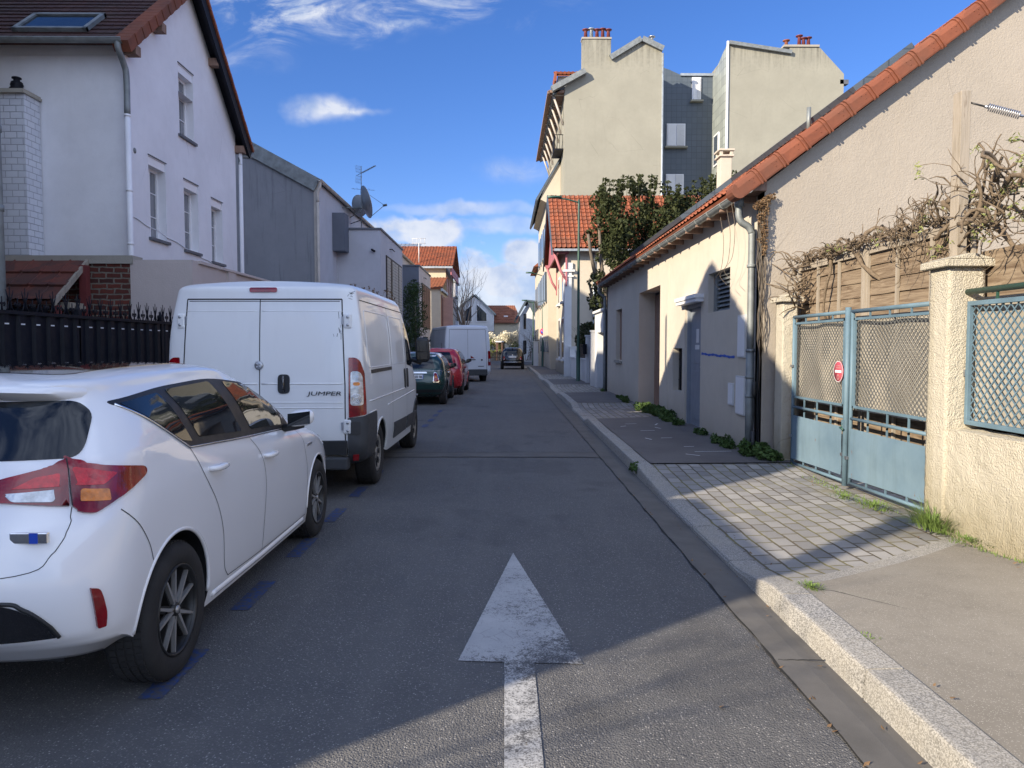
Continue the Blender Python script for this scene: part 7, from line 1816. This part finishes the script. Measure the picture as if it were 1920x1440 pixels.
    # zinc edges along the roofline
    def edge(pts, y0=43.8, y1=44.6, t=.22):
        m = MB()
        for (p, q) in zip(pts[:-1], pts[1:]):
            p, q = Vector(p), Vector(q); d = (q-p).normalized(); n = Vector((-d.y, d.x)); n = n if n.y > 0 else -n
            m.prism([tuple(p-n*.08), tuple(q-n*.08), tuple(q+n*t), tuple(p+n*t)], 1, y0, y1)
        return m.build('roof_edge', M['zinc'], r)
    edge([P(1142, 122), P(1198, 88), P(1237, 106)]); edge([P(1034, 181), P(1095, 148)], 43.6, 44.0); edge([P(1359, 93), P(1474, 110)], t=.12)
    m = MB(); m.prism([P(1034, 181), P(1057, 168), P(1057, 175), P(1036, 186)], 1, 44, 60); m.build('eaves', M['cladding'], r)
    # projecting eaves over the street front with pale struts, balcony, lower roof
    for k in range(8): m = MB(); y = 44.4+k*1.9; m.tube([(3.45, y, 14.6), (2.85, y, 16.3)], .07, 5); m.box(2.7, y-.06, 16.3, 3.5, y+.06, 16.42); m.build('eaves_strut', M['pvc_cream'], r)
    m = MB(); m.box(2.55, 44.0, 16.35, 3.5, 60, 16.5); m.box(2.48, 44.0, 16.30, 2.6, 60, 16.45); m.build('eaves_soffit', M['shutter_wood'], r)
    m = MB(); m.prism([(3.46, 13.1), (2.0, 10.6), (1.9, 10.7), (3.46, 13.35)], 1, 46.5, 58); m.build('lower_roof', M['cladding'], r)
    m = MB(); m.prism([(3.46, 12.9), (2.9, 12.6), (2.2, 10.7), (2.6, 10.5), (2.7, 2), (2.9, -.05), (3.46, -.05)], 1, 46.6, 58); m.build('street_bay', M['house_render'], r)
    for k in range(5):
        for z in (1.2, 4.4, 7.4): 
            w = bx('bay_window', M['far_glass'], r, 2.52 if z > 2 else 2.7, 47.3+k*2.1, z, 2.72 if z > 2 else 2.9, 48.4+k*2.1, z+1.9)
    m = MB(); m.box(2.9, 44.6, 13.2, 3.5, 46.6, 13.3)
    for k in range(12): m.tube([(2.95, 44.6+k*.17, 13.3), (2.95, 44.6+k*.17, 14.1)], .015, 4)
    for k in range(4): m.tube([(2.95+k*.15, 44.6, 13.3), (2.95+k*.15, 44.6, 14.1)], .015, 4)
    m.tube([(3.45, 44.6, 14.1), (2.95, 44.6, 14.1), (2.95, 46.6, 14.1)], .025, 5); m.build('balcony', M['black_paint'], r)
    # dormer
    m = MB(); m.box(3.15, 44.9, 16.4, 4.5, 46.5, 17.6); m.build('dormer', M['far_white'], r)
    m = MB(); tile_roof(m, (2.95, 44.55, 17.55), (1, 0, 0), Vector((0, 1, .5)).normalized(), 1.7, 1.5, .22, .3, .04, .04); m.box(2.93, 44.5, 17.2, 3.05, 46.4, 17.75); m.build('dormer_roof', M['clay'], r)
    def pots(pts, y, n0):
        for (x, h, mt) in pts:
            m = MB(); h *= 1.35; m.lathe([(0, 0), (.115, 0), (.09, h-.14), (.10, h-.12), (.20, h-.09), (.21, h-.05), (.06, h), (0, h)], (x, y, n0), 2, 12); m.build('chimney_pot', M[mt], r)
    z = P(0, 82)[1]; pots([(P(1096+i*10.5, 0)[0], .42+.03*(i % 2), 'red_paint' if i != 1 else 'zinc_light') for i in range(5)], 44.25, z)
    m = MB(); m.box(4.46, 43.95, z-.12, 6.2, 44.55, z-.02); m.build('chimney_cap', M['concrete'], r)
    z = P(0, 95)[1]; pots([(P(1492, 0)[0], .5, 'red_paint'), (P(1500, 0)[0], .4, 'red_paint'), (P(1509, 0)[0], .42, 'red_paint'), (P(1468, 0)[0], .3, 'clay')], 44.25, z)
    m = MB(); m.box(P(1460, 0)[0], 43.93, z-.12, P(1526, 0)[0], 44.55, z+.0); m.build('chimney_cap', M['concrete'], r)
    m = MB(); x = P(1219, 0)[0]; z = P(0, 92)[1]; m.box(x-.25, 44.1, z-.5, x+.3, 44.5, z-.05); m.build('chimney_stack', M['tower_render'], r); pots([(x, .42, 'steel')], 44.3, z-.05)
    bx('roof_bracket', M['curb_dark'], r, 19.6, 44, 16.9, 20.1, 44.4, 17.15)
    # dark streaks under the stacks
    # ornate lower houses beyond
    r = thing('ornate_house', 'narrow pale ornate house front with a flower balcony beyond the tall block', 'house', (2.95, 61, 0)); 
    m = MB(); m.box(2.75, 60.1, -.05, 9, 68, 8.2); m.build('wall', M['house_render'], r)
    m = MB(); m.prism([(2.3, 8.0), (9, 8.0), (6, 11)], 1, 60, 68.2); m.build('roof', M['clay'], r)
    for k in range(3): bx('window', M['glass'], r, 2.7, 61+k*2.3, 1, 2.75, 62+k*2.3, 3); bx('window', M['glass'], r, 2.7, 61+k*2.3, 4.6, 2.75, 62+k*2.3, 6.6)
    r = thing('dark_roofed_house', 'white house with a dark slate gable and narrow window at the far right', 'house', (2.6, 78, 0))
    m = MB(); m.prism([(1.55, 0), (5, 0), (5, 5.1), (2.55, 6.3), (1.55, 4.75)], 1, 78, 86); m.build('wall', M['far_white'], r)
    m = MB()
    for (a, b) in (((1.2, 4.35), (2.25, 6.25)), ((2.25, 6.25), (5.4, 5.9))):
        d_ = (Vector(b)-Vector(a)).normalized(); n = Vector((-d_.y, d_.x)); m.prism([tuple(Vector(a)), tuple(Vector(b)), tuple(Vector(b)+n*.2), tuple(Vector(a)+n*.2)], 1, 77.6, 86)
    m.prism([(2.3, 6.3), (5.4, 6.1), (5.4, 4.6), (3.2, 4.5)], 1, 77.7, 77.99); m.build('roof', M['cladding'], r)
    bx('window', M['glass'], r, 1.95, 77.95, 3.4, 2.2, 78, 5.0); bx('window', M['glass'], r, 1.9, 77.95, .8, 2.25, 78, 2.2)
    # lamps
    def lamp(name_label, x, y, h, reach):
        r = thing('street_lamp', name_label, 'street lamp', (x, y, 0), 'dark green street lamps')
        m = MB(); m.lathe([(0, 0), (.12, 0), (.115, .12), (.085, .16), (.085, 1.3), (.06, 1.45), (.045, h-.25), (.04, h), (0, h)], (x, y, .0), 2, 14); m.build('pole', M['green_paint'], r)
        m = MB(); m.tube(smooth_line([(x, y, h-.12), (x-reach*.35, y, h+.0), (x-reach*.65, y, h+.06)], 5), .03, 8); m.build('arm', M['green_paint'], r)
        m = MB(); a = x-reach
        def LP(u, v):
            w = 2*math.pi*u; t = v; xx = x-reach*.55+(a-(x-reach*.55))*t; wd = .13*math.sin(math.pi*min(.999, .12+.86*t))**.6; return Vector((xx, y+wd*math.cos(w), h+.09+(.05 if math.sin(w) > 0 else .03)*math.sin(w)*1.4))
        m.grid(LP, 14, 10, 0, True); m.build('lamp_head', M['green_paint'], r)
    lamp('dark green street lamp nearest on the right, before the ivy tree', 3.02, 30.6, 7.55, 1.28)
    lamp('dark green street lamp carrying the round no-parking sign', 2.68, 53., 6.7, 1.2)
    lamp('thin street lamp farthest away, before the dark slate roof', 2.35, 62., 5.3, .95)
    r = thing('no_parking_sign', 'round blue and red no-parking sign with a white plate on a lamp pole', 'sign', (2.7, 52.8, 2.5))
    m = MB(); m.lathe([(0, -.02), (.23, -.02), (.23, .0), (0, 0)], (2.7, 52.8, 2.62), 1, 28); m.build('red_ring', M['sign_red'], r)
    m = MB(); m.lathe([(0, -.026), (.165, -.026), (.165, -.02)], (2.7, 52.8, 2.62), 1, 28); m.build('blue_disc', M['sign_blue'], r)
    m = MB(); d = .155; m.prism([(2.7-d*.8-.02, 2.62+d*.8-.02), (2.7-d*.8+.02, 2.62+d*.8+.02), (2.7+d*.8+.02, 2.62-d*.8+.02), (2.7+d*.8-.02, 2.62-d*.8-.02)], 1, 52.768, 52.774); m.build('red_slash', M['sign_red'], r)
    m = MB(); m.box(2.47, 52.78, 2.16, 2.93, 52.8, 2.32); m.build('plate', M['white_plain'], r)
    r = thing('street_cabinet', 'slim cream cabinet post beside the sign-bearing lamp', 'cabinet', (2.2, 56, 0)); m = MB(); m.box(2.15, 56, .1, 2.5, 56.3, 1.9); m.box(2.1, 55.95, 1.9, 2.55, 56.35, 1.96); m.build('cabinet_body', M['meter'], r)
    r = thing('street_name_sign', 'small white house sign on a dark post by the evergreen shrub', 'sign', (-3.95, 26, 0)); m = MB(); m.tube([(-3.98, 25.9, .1), (-3.98, 25.9, 3.1)], .03, 6); m.build('post', M['black_paint'], r); m = MB(); m.box(-4.1, 25.85, 2.45, -3.85, 25.88, 2.72); m.build('plate', M['white_plain'], r)
# ---------------- plants ----------------
def leaf_cloud(m, clumps, n, size, mi=0, flat=0.3, seed=1, asp=.6):
    rnd = random.Random(seed)
    tot = sum(c[3]*c[4]*c[5] for c in clumps)
    for (cx, cy, cz, rx, ry, rz) in clumps:
        k = int(n*rx*ry*rz/tot)+3
        for _ in range(k):
            while True:
                p = Vector((rnd.uniform(-1, 1), rnd.uniform(-1, 1), rnd.uniform(-1, 1)))
                if p.length < 1: break
            l = p.length; p = p*(l**-.35) if l > .05 else p
            if p.length > 1: p = p.normalized()
            c = Vector((cx+p.x*rx, cy+p.y*ry, cz+p.z*rz)); s = size*rnd.uniform(.6, 1.3)
            nr = Vector((rnd.gauss(0, 1), rnd.gauss(0, 1), rnd.gauss(.4, 1))).normalized(); a = nr.orthogonal().normalized(); a = Matrix.Rotation(rnd.uniform(0, 6.3), 3, nr) @ a; b = nr.cross(a)
            m.add([c-a*s, c-b*s*asp+nr*s*.12, c+a*s, c+b*s*asp+nr*s*.12], [(0, 1, 2, 3)], mi)
def branch(m, p, d, L, r, depth, rnd, spread=.5, up=.15, tips=None, n=5, kids=(2, 3), wob=.18, shrink=.72, rr=.62):
    pts = [Vector(p)]; rs = [r]; d = Vector(d).normalized(); seg = 4
    for i in range(seg):
        d = (d+Vector((rnd.gauss(0, wob), rnd.gauss(0, wob), rnd.gauss(0, wob)+up*.3))).normalized(); pts.append(pts[-1]+d*L/seg); rs.append(r*(1-(1-rr)*(i+1)/seg))
    m.tube(pts, rs, n, cap=depth == 0)
    if depth <= 0:
        if tips is not None: tips.append((pts[-1], d))
        return
    k = rnd.randint(*kids)
    for i in range(k):
        ax = d.orthogonal().normalized(); ax = Matrix.Rotation(rnd.uniform(0, 6.28), 3, d) @ ax
        nd = (d+ax*rnd.uniform(.5, 1.1)*spread*1.6+Vector((0, 0, up))).normalized(); st = pts[-1] if i == 0 else pts[rnd.randint(2, seg)]
        branch(m, st, nd, L*shrink*rnd.uniform(.8, 1.15), rs[-1]*(.95 if i == 0 else .75), depth-1, rnd, spread, up, tips, n, kids, wob, shrink, rr)
def plants():
    M = MATS; rnd = random.Random(11)
    # ivy-clad tree behind the barn's far end
    r = thing('ivy_tree', 'dark ivy-clad tree rising behind the far end of the barn roof', 'tree', (4.6, 28.6, 0))
    m = MB(); tips = []
    for (x, y, hx) in ((4.0, 28.2, .0), (4.7, 28.8, .15), (5.9, 28.4, .3), (3.75, 28.0, -.15)): branch(m, (x, y, 0), (hx*.1, 0, 1), 3.4, .15, 1, rnd, .25, .3, tips, 7, (2, 2), .07)
    m.build('trunk', M['bark'], r)
    cl = []
    for k in range(130):
        t = k/129; x = rnd.uniform(3.4, 9.0); topz = 7.25+.25*math.sin(x*1.7)+.05*(x-5); z = rnd.uniform(4.2 if x > 4 else 4.9, topz)
        cl.append((x, rnd.uniform(27.2, 29.8), z, rnd.uniform(.25, .5), rnd.uniform(.3, .5), rnd.uniform(.22, .45)))
    for k in range(16): cl.append((3.35+.4*rnd.random(), 27.6+rnd.random(), 2.3+.13*k, .28, .4, .22))
    for k in range(26): cl.append((3.9+rnd.random()*.9, 28.3+rnd.random()*.5, 2.5+.18*k, .30, .3, .25))
    m = MB(); leaf_cloud(m, cl, 19000, .078, seed=3)
    for k in range(90):       # fruiting shoots standing proud of the top
        x = rnd.uniform(3.4, 8.9); z0 = 7.15+.25*math.sin(x*1.7)+.05*(x-5); y = rnd.uniform(27.4, 29.4); h = rnd.uniform(.25, .65)
        m.tube([(x, y, z0-.4), (x+.03, y, z0+h)], .008, 4)
        for q in range(3): leaf_cloud(m, [(x+.02, y, z0+h-q*.16, .11-.02*q, .11, .06)], 9, .06, seed=k*7+q)
    m.build('crown', M['ivy'], r)
    # shrubs in front of the villa
    r = thing('ivy_hedge', 'dark ivy hedge over the railings of the low white wall', 'hedge', (3.45, 32, 1)); m = MB()
    leaf_cloud(m, [(3.4+.15*rnd.random(), 29.8+k*.32, 1.75+.25*rnd.random(), .25, .3, .35) for k in range(14)]+[(3.5, 30.0+k*.35, 2.25+.2*rnd.random(), .22, .3, .22) for k in range(9)], 2600, .07, seed=5)
    nf = len(m.f)
    for k in range(12): branch(m, (3.45, 29.9+k*.4, 1.6), (rnd.uniform(-.4, .3), rnd.uniform(-.3, .3), 1), .45, .012, 2, rnd, .6, .1, None, 4)
    for i in range(nf, len(m.f)): m.m[i] = 1
    m.build('foliage', [M['ivy'], M['bark']], r)
    # bare shrub with buds above the white van
    r = thing('bare_shrub', 'leafless budding shrub showing over the white van roof', 'shrub', (-4.7, 21.5, 0)); m = MB(); tips = []
    for k in range(22): branch(m, (-5.0+.14*k*.5, 21.0+rnd.random()*1.5, 1.6), (rnd.uniform(-.35, .35), rnd.uniform(-.2, .2), 1), .75, .016, 2, rnd, .45, .35, tips, 4, (2, 3), .12)
    m.build('branches', M['bark'], r)
    m = MB()
    for (p, d) in tips: leaf_cloud(m, [(p.x, p.y, p.z, .035, .035, .05)], 4, .032, seed=int(p.x*1000) & 1023)
    m.build('buds', M['dry_leaf'], r)
    # evergreen by the far bay
    r = thing('evergreen_shrub', 'tall dark evergreen shrub against the dark grey bay', 'shrub', (-4.4, 36, 0)); m = MB()
    m.tube([(-4.3, 36.2, 0), (-4.4, 36.2, 4.2)], .06, 6); m.build('stem', M['bark'], r); m = MB()
    leaf_cloud(m, [(-4.35+rnd.uniform(-.9, .6)*(1-k/60), 36+rnd.uniform(-1.2, 1.2), .5+k*.075, .35, .4, .35) for k in range(54)], 4200, .09, seed=9, asp=.25); m.build('foliage', M['conifer'], r)
    # bare trees at the far left
    for (x, y, h, lab, s_) in ((-3.6, 66, 2.6, 'tall leafless tree behind the high-roof van', 4), (-4.2, 74, 2.4, 'thinner leafless tree farther along the left side', 9)):
        r = thing('bare_tree', lab, 'tree', (x, y, 0), 'leafless street trees'); m = MB(); q = random.Random(s_); m.tube([(x, y, 0), (x+.05, y, 3.0)], [.16, .12], 8); m.build('trunk', M['far_bark'], r); m = MB()
        for k in range(5): branch(m, (x+.05, y, 2.6+.1*k), (q.uniform(-.5, .7), q.uniform(-.5, .5), 1), h*.85, .075, 4, q, .42, .22, None, 4, (2, 3), .1, .72, .6)
        m.build('crown', M['far_bark'], r)
    # blossom bush and green bush at the end
    r = thing('blossom_bush', 'pale blossoming bush before the cream wall at the street end', 'bush', (-.2, 85, 0)); m = MB()
    leaf_cloud(m, [(rnd.uniform(-2.1, 1.6), 85.5+rnd.uniform(-.6, .6), rnd.uniform(1.6, 3.1), .5, .5, .4) for k in range(30)], 3600, .085, seed=13); m.build('blossom', M['blossom'], r)
    m = MB(); leaf_cloud(m, [(rnd.uniform(-2.3, 1.7), 85.2+rnd.uniform(-.6, .6), rnd.uniform(.3, 2.1), .5, .5, .4) for k in range(30)], 3600, .085, seed=14); m.build('foliage', M['bush_leaf'], r)
    m = MB(); m.tube([(-.2, 85.4, 0), (-.1, 85.4, 2)], .06, 6); m.build('stem', M['bark'], r)
    r = thing('bare_shrub', 'dark leafless shrub in front of the dark-roofed house', 'shrub', (2.2, 70, 0)); m = MB()
    for k in range(12): branch(m, (1.9+.1*k, 70, .2), (rnd.uniform(-.5, .5), rnd.uniform(-.3, .3), 1), 1.5, .03, 3, rnd, .5, .1, None, 4)
    m.build('branches', M['bark'], r)
    # pruned vine over the fence and gate
    r = thing('pruned_vine', 'gnarled pruned climber sprawling over the wood fence and gate pillars', 'climber', (3.7, 6, 2.3)); m = MB(); q = random.Random(21); tips = []
    def gnarl(p, d, L, r0, r1, n, wob=.35, pull=None):
        pts = [Vector(p)]; d = Vector(d).normalized()
        for i in range(n):
            d = (d+Vector((q.gauss(0, wob)*.5, q.gauss(0, wob), q.gauss(0, wob)))).normalized()
            y_ = pts[-1].y; cap_ = 2.66+.40*max(0, min(1, (6.9-y_)/1.2))+.0*y_
            if pts[-1].z > cap_: d.z -= .6; d.normalize()
            if pts[-1].z < 2.15 and y_ < 9: d.z += .3; d.normalize()
            if pull is not None: d = (d+(Vector(pull)-pts[-1])*.1).normalized()
            pts.append(pts[-1]+d*L/n)
        rs = [(r0+(r1-r0)*i/n)*(1+.25*math.sin(i*2.3+r0*900)) for i in range(n+1)]
        m.tube(pts, rs, 7); return pts
    def X_(): return 3.70+q.uniform(-.10, .14)
    for k in range(11):           # main arms along the top of the fence
        y = 9.3-.35*k*q.uniform(.6, 1.2); gnarl((X_(), y, 2.56+.02*q.random()), (0, -1, .03), q.uniform(1.0, 1.9), .026, .011, 14, .25)
    for k in range(20):
        y = 6.3-.12*k; gnarl((3.62+q.uniform(-.12, .18), y, 2.42+q.uniform(-.05, .35)), (q.uniform(-.3, .5), -1, q.uniform(-.25, .3)), q.uniform(.4, 1.0), .020, .008, 12, .45)
    for k in range(380):          # stubs and pruned shoots
        y = q.uniform(4.0, 9.4); near = y < 6.4; z = 2.57+(q.uniform(-.22, .25) if near else q.uniform(0, .10)); L = q.uniform(.08, .30)*(1.35 if near else 1.)
        p = gnarl((X_(), y, z), (q.uniform(-.5, .3), q.uniform(-1, .8), q.uniform(-.15, 1)), L, q.uniform(.005, .012), .003, 6, .35)
        tips.append(p[-1])
    for k in range(220):           # twigs
        y = q.uniform(4.0, 7.2); p = gnarl((X_(), y, 2.6+q.uniform(-.3, .3)), (q.uniform(-.6, .2), q.uniform(-1, .6), q.uniform(-.6, .8)), q.uniform(.2, .5), .0045, .0018, 8, .35); tips.append(p[-1])
    for k in range(40):           # bundle at the far end, spreading toward the barn
        p = gnarl((3.62+q.uniform(-.1, .1), 9.15+q.uniform(-.2, .2), 2.0+q.uniform(0, .6)), (q.uniform(-.9, .3), q.uniform(-.6, .9), q.uniform(-.3, .7)), q.uniform(.2, .55), .011, .004, 6, .25); tips.append(p[-1])
    # a few strong upright shoots near the timber post
    for (y, z, d, L) in ((5.75, 2.7, (-.1, -.5, 1), .62), (5.6, 2.65, (0, -.8, .9), .5), (5.9, 2.6, (-.1, .8, .9), .6), (6.2, 2.55, (0, 1, .6), .75), (5.3, 2.7, (0, -.3, 1), .6), (5.1, 2.75, (0, -.6, .8), .5), (6.9, 2.55, (0, .4, 1), .4), (8.2, 2.6, (0, .2, 1), .33)):
        p = gnarl((3.66, y, z), d, L*.8, .013, .004, 9, .18); tips.append(p[-1]); gnarl(p[4], (q.uniform(-.3, .3), -1, .7), .22, .008, .004, 4, .2)
    m.build('branches', M['vine_bark'], r)
    m = MB()
    for p in tips:
        if q.random() < (.13 if p.y < 6.6 else .04): leaf_cloud(m, [(p.x, p.y, p.z, .04, .05, .04)], 9, .020, seed=int(p.y*999), asp=.4)
    for k in range(8): y = q.uniform(4.3, 6.6); leaf_cloud(m, [(3.6, y, 2.35+q.uniform(-.1, .4), .07, .12, .06)], 16, .020, seed=k, asp=.4)
    m.build('new_leaves', M['bud'], r)
    # dry creeper at the barn corner under the verge
    r = thing('dry_creeper', 'dry brown creeper hanging under the barn verge beside the downpipe', 'creeper', (3.3, 9.4, 3.2)); m = MB()
    leaf_cloud(m, [(3.27+q.uniform(-.04, .03), 9.42, 2.75+k*.055, .04+.004*k, .04, .05) for k in range(12)]+[(3.18+.03*k, 9.42, 3.32+.02*k, .05, .05, .05) for k in range(7)], 1000, .022, seed=8, asp=.35); m.build('dead_leaves', M['dry_leaf'], r)
    m = MB()
    for k in range(16):
        x = 3.27+q.uniform(-.06, .05); pts = [(x+.02*math.sin(i+k)+q.uniform(-.01, .01), 9.44+q.uniform(-.02, .02), 3.4-i*.16) for i in range(q.randint(5, 16))]; m.tube(pts, .004, 4)
    for (y, z) in ((9.9, 3.45), (10.1, 3.4), (10.4, 3.35)):
        pts = smooth_line([(3.0, y, z), (3.02, y-.1, z-.35), (3.05, y+.1, z-.7), (3.02, y+.35, z-.85), (3.04, y+.1, z-1.0)], 5); m.tube(pts, .0035, 4)
    m.build('stems', M['bark'], r)
    # weeds along the wall foot
    weeds = [(1242, 775, 13, 3.15, 16.6, .34), (1270, 786, 0, 3.15, 15.2, .36), (1284, 795, 0, 3.14, 14.2, .30), (0, 0, 0, 3.12, 13.4, .2), (0, 0, 0, 3.13, 14.7, .24), (0, 0, 0, 3.16, 11.9, .16), (0, 0, 0, 3.13, 10.6, .22), (0, 0, 0, 3.1, 10.2, .2), (0, 0, 0, 3.18, 9.42, .30), (0, 0, 0, 3.3, 9.3, .26), (0, 0, 0, 3.15, 19.6, .2), (0, 0, 0, 3.14, 20.4, .14), (0, 0, 0, 3.2, 24.2, .2), (0, 0, 0, 3.1, 18.9, .2), (0, 0, 0, 1.62, 9.05, .16)]
    spots = ['in the recess corner beside the garage door', 'largest, left of the grating window', 'under the grating window', 'at the foot of the grey door', 'between the garage recess and the grating window', 'tiny, right of the grey door', 'under the meter boxes', 'just left of the barn downpipe', 'between downpipe and slim gate pillar', 'hugging the slim gate pillar', 'under the slit window', 'small, beyond the slit window', 'by the white porch block', 'at the edge of the garage recess', 'sprouting from the kerb joint']
    for (w, lab) in zip(weeds, spots):
        x, y, s_ = w[3], w[4], w[5]; z = side_z(x, y) if x > 2 else .02
        r = thing('weed', 'green weed clump '+lab, 'weed', (x, y, z), 'weeds along the wall foot'); m = MB()
        n = int(60+900*s_*s_*2.5)
        cl = [(x+q.uniform(-.3, .3)*s_, y+q.uniform(-.9, .9)*s_*1.3, z+s_*.35*q.uniform(.4, 1.3), s_*.32, s_*.45, s_*.30) for k in range(7)]
        leaf_cloud(m, cl, n*3, .022 if s_ < .25 else .03, seed=int(y*31), asp=.6); m.build('leaves', M['weed'], r)
    def tuft(x, y, z, h, n, lab, sd, wd=.12):
        r = thing('grass_tuft', lab, 'grass tuft', (x, y, z)); m = MB(); g = random.Random(sd)
        for k in range(n):
            a = g.uniform(0, 6.28); rr = g.random()*wd; bx_, by = x+math.cos(a)*rr*.7, y+math.sin(a)*rr; d = Vector((math.cos(a)*g.uniform(.1, .9), math.sin(a)*g.uniform(.1, .9), 1)).normalized(); L = h*g.uniform(.4, 1.1); w = g.uniform(.002, .0045)
            pts = []; p = Vector((bx_, by, z)); s_ = Vector((-d.y, d.x, 0)).normalized() if abs(d.x)+abs(d.y) > .01 else Vector((1, 0, 0))
            vs = []; nn = 5
            for i in range(nn+1):
                t = i/nn; vs += [p-s_*w*(1-t), p+s_*w*(1-t)]; p = p+d*L/nn; d = (d+Vector((d.x*.5, d.y*.5, -.28))).normalized()
            m.add(vs, [(2*i, 2*i+1, 2*i+3, 2*i+2) for i in range(nn)])
        m.build('blades', M['grass'], r)
    tuft(3.38, 5.78, .12, .34, 420, 'long bright grass tuft at the foot of the broad gate pillar', 3, .2)
    tuft(3.30, 6.55, .12, .10, 260, 'short grass tuft in front of the right gate leaf', 4, .22); tuft(3.22, 6.95, .12, .07, 160, 'tiny grass tuft further along the gate threshold', 6, .16)
    tuft(3.40, 5.35, .13, .06, 260, 'short mossy grass along the low cream wall', 8, .25)
    tuft(1.83, 4.35, .115, .035, 200, 'low moss tuft where the stone border meets the kerb', 9, .10)
    tuft(1.77, 3.55, .12, .02, 60, 'thin moss strand in the joint behind the kerb', 10, .10)
    m = MB(); g = random.Random(2)
    for k in range(900):
        y = g.uniform(2., 8.9); x = 3.47+g.uniform(-.07, .02) if y < 5.7 else 3.44+g.uniform(-.1, .05)
        if noise.noise(Vector((y*1.7, 3, 0))) < -.05: continue
        z = side_z(x, y); a = g.uniform(0, 6.28); L = g.uniform(.01, .04); m.add([(x-.004*math.sin(a), y+.004*math.cos(a), z), (x+.004*math.sin(a), y-.004*math.cos(a), z), (x+math.cos(a)*L*.6, y+math.sin(a)*L*.6, z+L)], [(0, 1, 2)])
    tag(m.build('moss_strip', M['grass']), 'thin green moss and grass along the wall foot', 'moss', kind='stuff')
    m = MB(); g = random.Random(12)
    for k in range(170):
        y = 2.2+g.random()**1.6*16; x = g.choice((kx(y)-.03-abs(g.gauss(0, .05)), 1.33+g.gauss(0, .02), kx(y)+.2+abs(g.gauss(0, .03)), 3.3+g.uniform(-.15, .05), g.uniform(-1.2, 3.2)))
        z = (.006 if x < kx(y) else side_z(x, y)+.014 if x > kx(y)+.17 else kh(y)+.012)+.004; a = g.uniform(0, 6.28); s_ = g.uniform(.006, .018)
        c_ = Vector((x, y, z)); u_ = Vector((math.cos(a), math.sin(a), g.uniform(-.1, .5)))*s_; v_ = Vector((-math.sin(a), math.cos(a), g.uniform(0, .4)))*s_*.6
        m.add([c_-u_, c_-v_, c_+u_+Vector((0, 0, .004)), c_+v_], [(0, 1, 2, 3)])
    tag(m.build('leaf_litter', M['dry_leaf']), 'scattered dead leaf scraps along the kerb and pavement', 'leaf litter', kind='stuff')
    # tree outside the frame that dapples the sunlit asphalt
    r = thing('dappling_tree', 'leafless garden tree behind the viewpoint', 'tree', (-7, -2.2, 0)); m = MB(); q = random.Random(5)
    m.tube([(-7.4, -2.3, 0), (-7.4, -2.3, 2.4)], [.12, .1], 8)
    for k in range(5): branch(m, (-7.4, -2.3, 2.0), (q.uniform(-.3, .5), q.uniform(-.7, .7), .8), 1.2, .042, 3, q, .55, .1, None, 4, (2, 3), .12, .74, .6)
    m.build('branches', M['bark'], r)
build_ground(); build_barn(); build_gate()
fence_and_walls(); white_house(); unseen_left(); terrace(); left_far(); right_far()
build_vehicles(); plants()
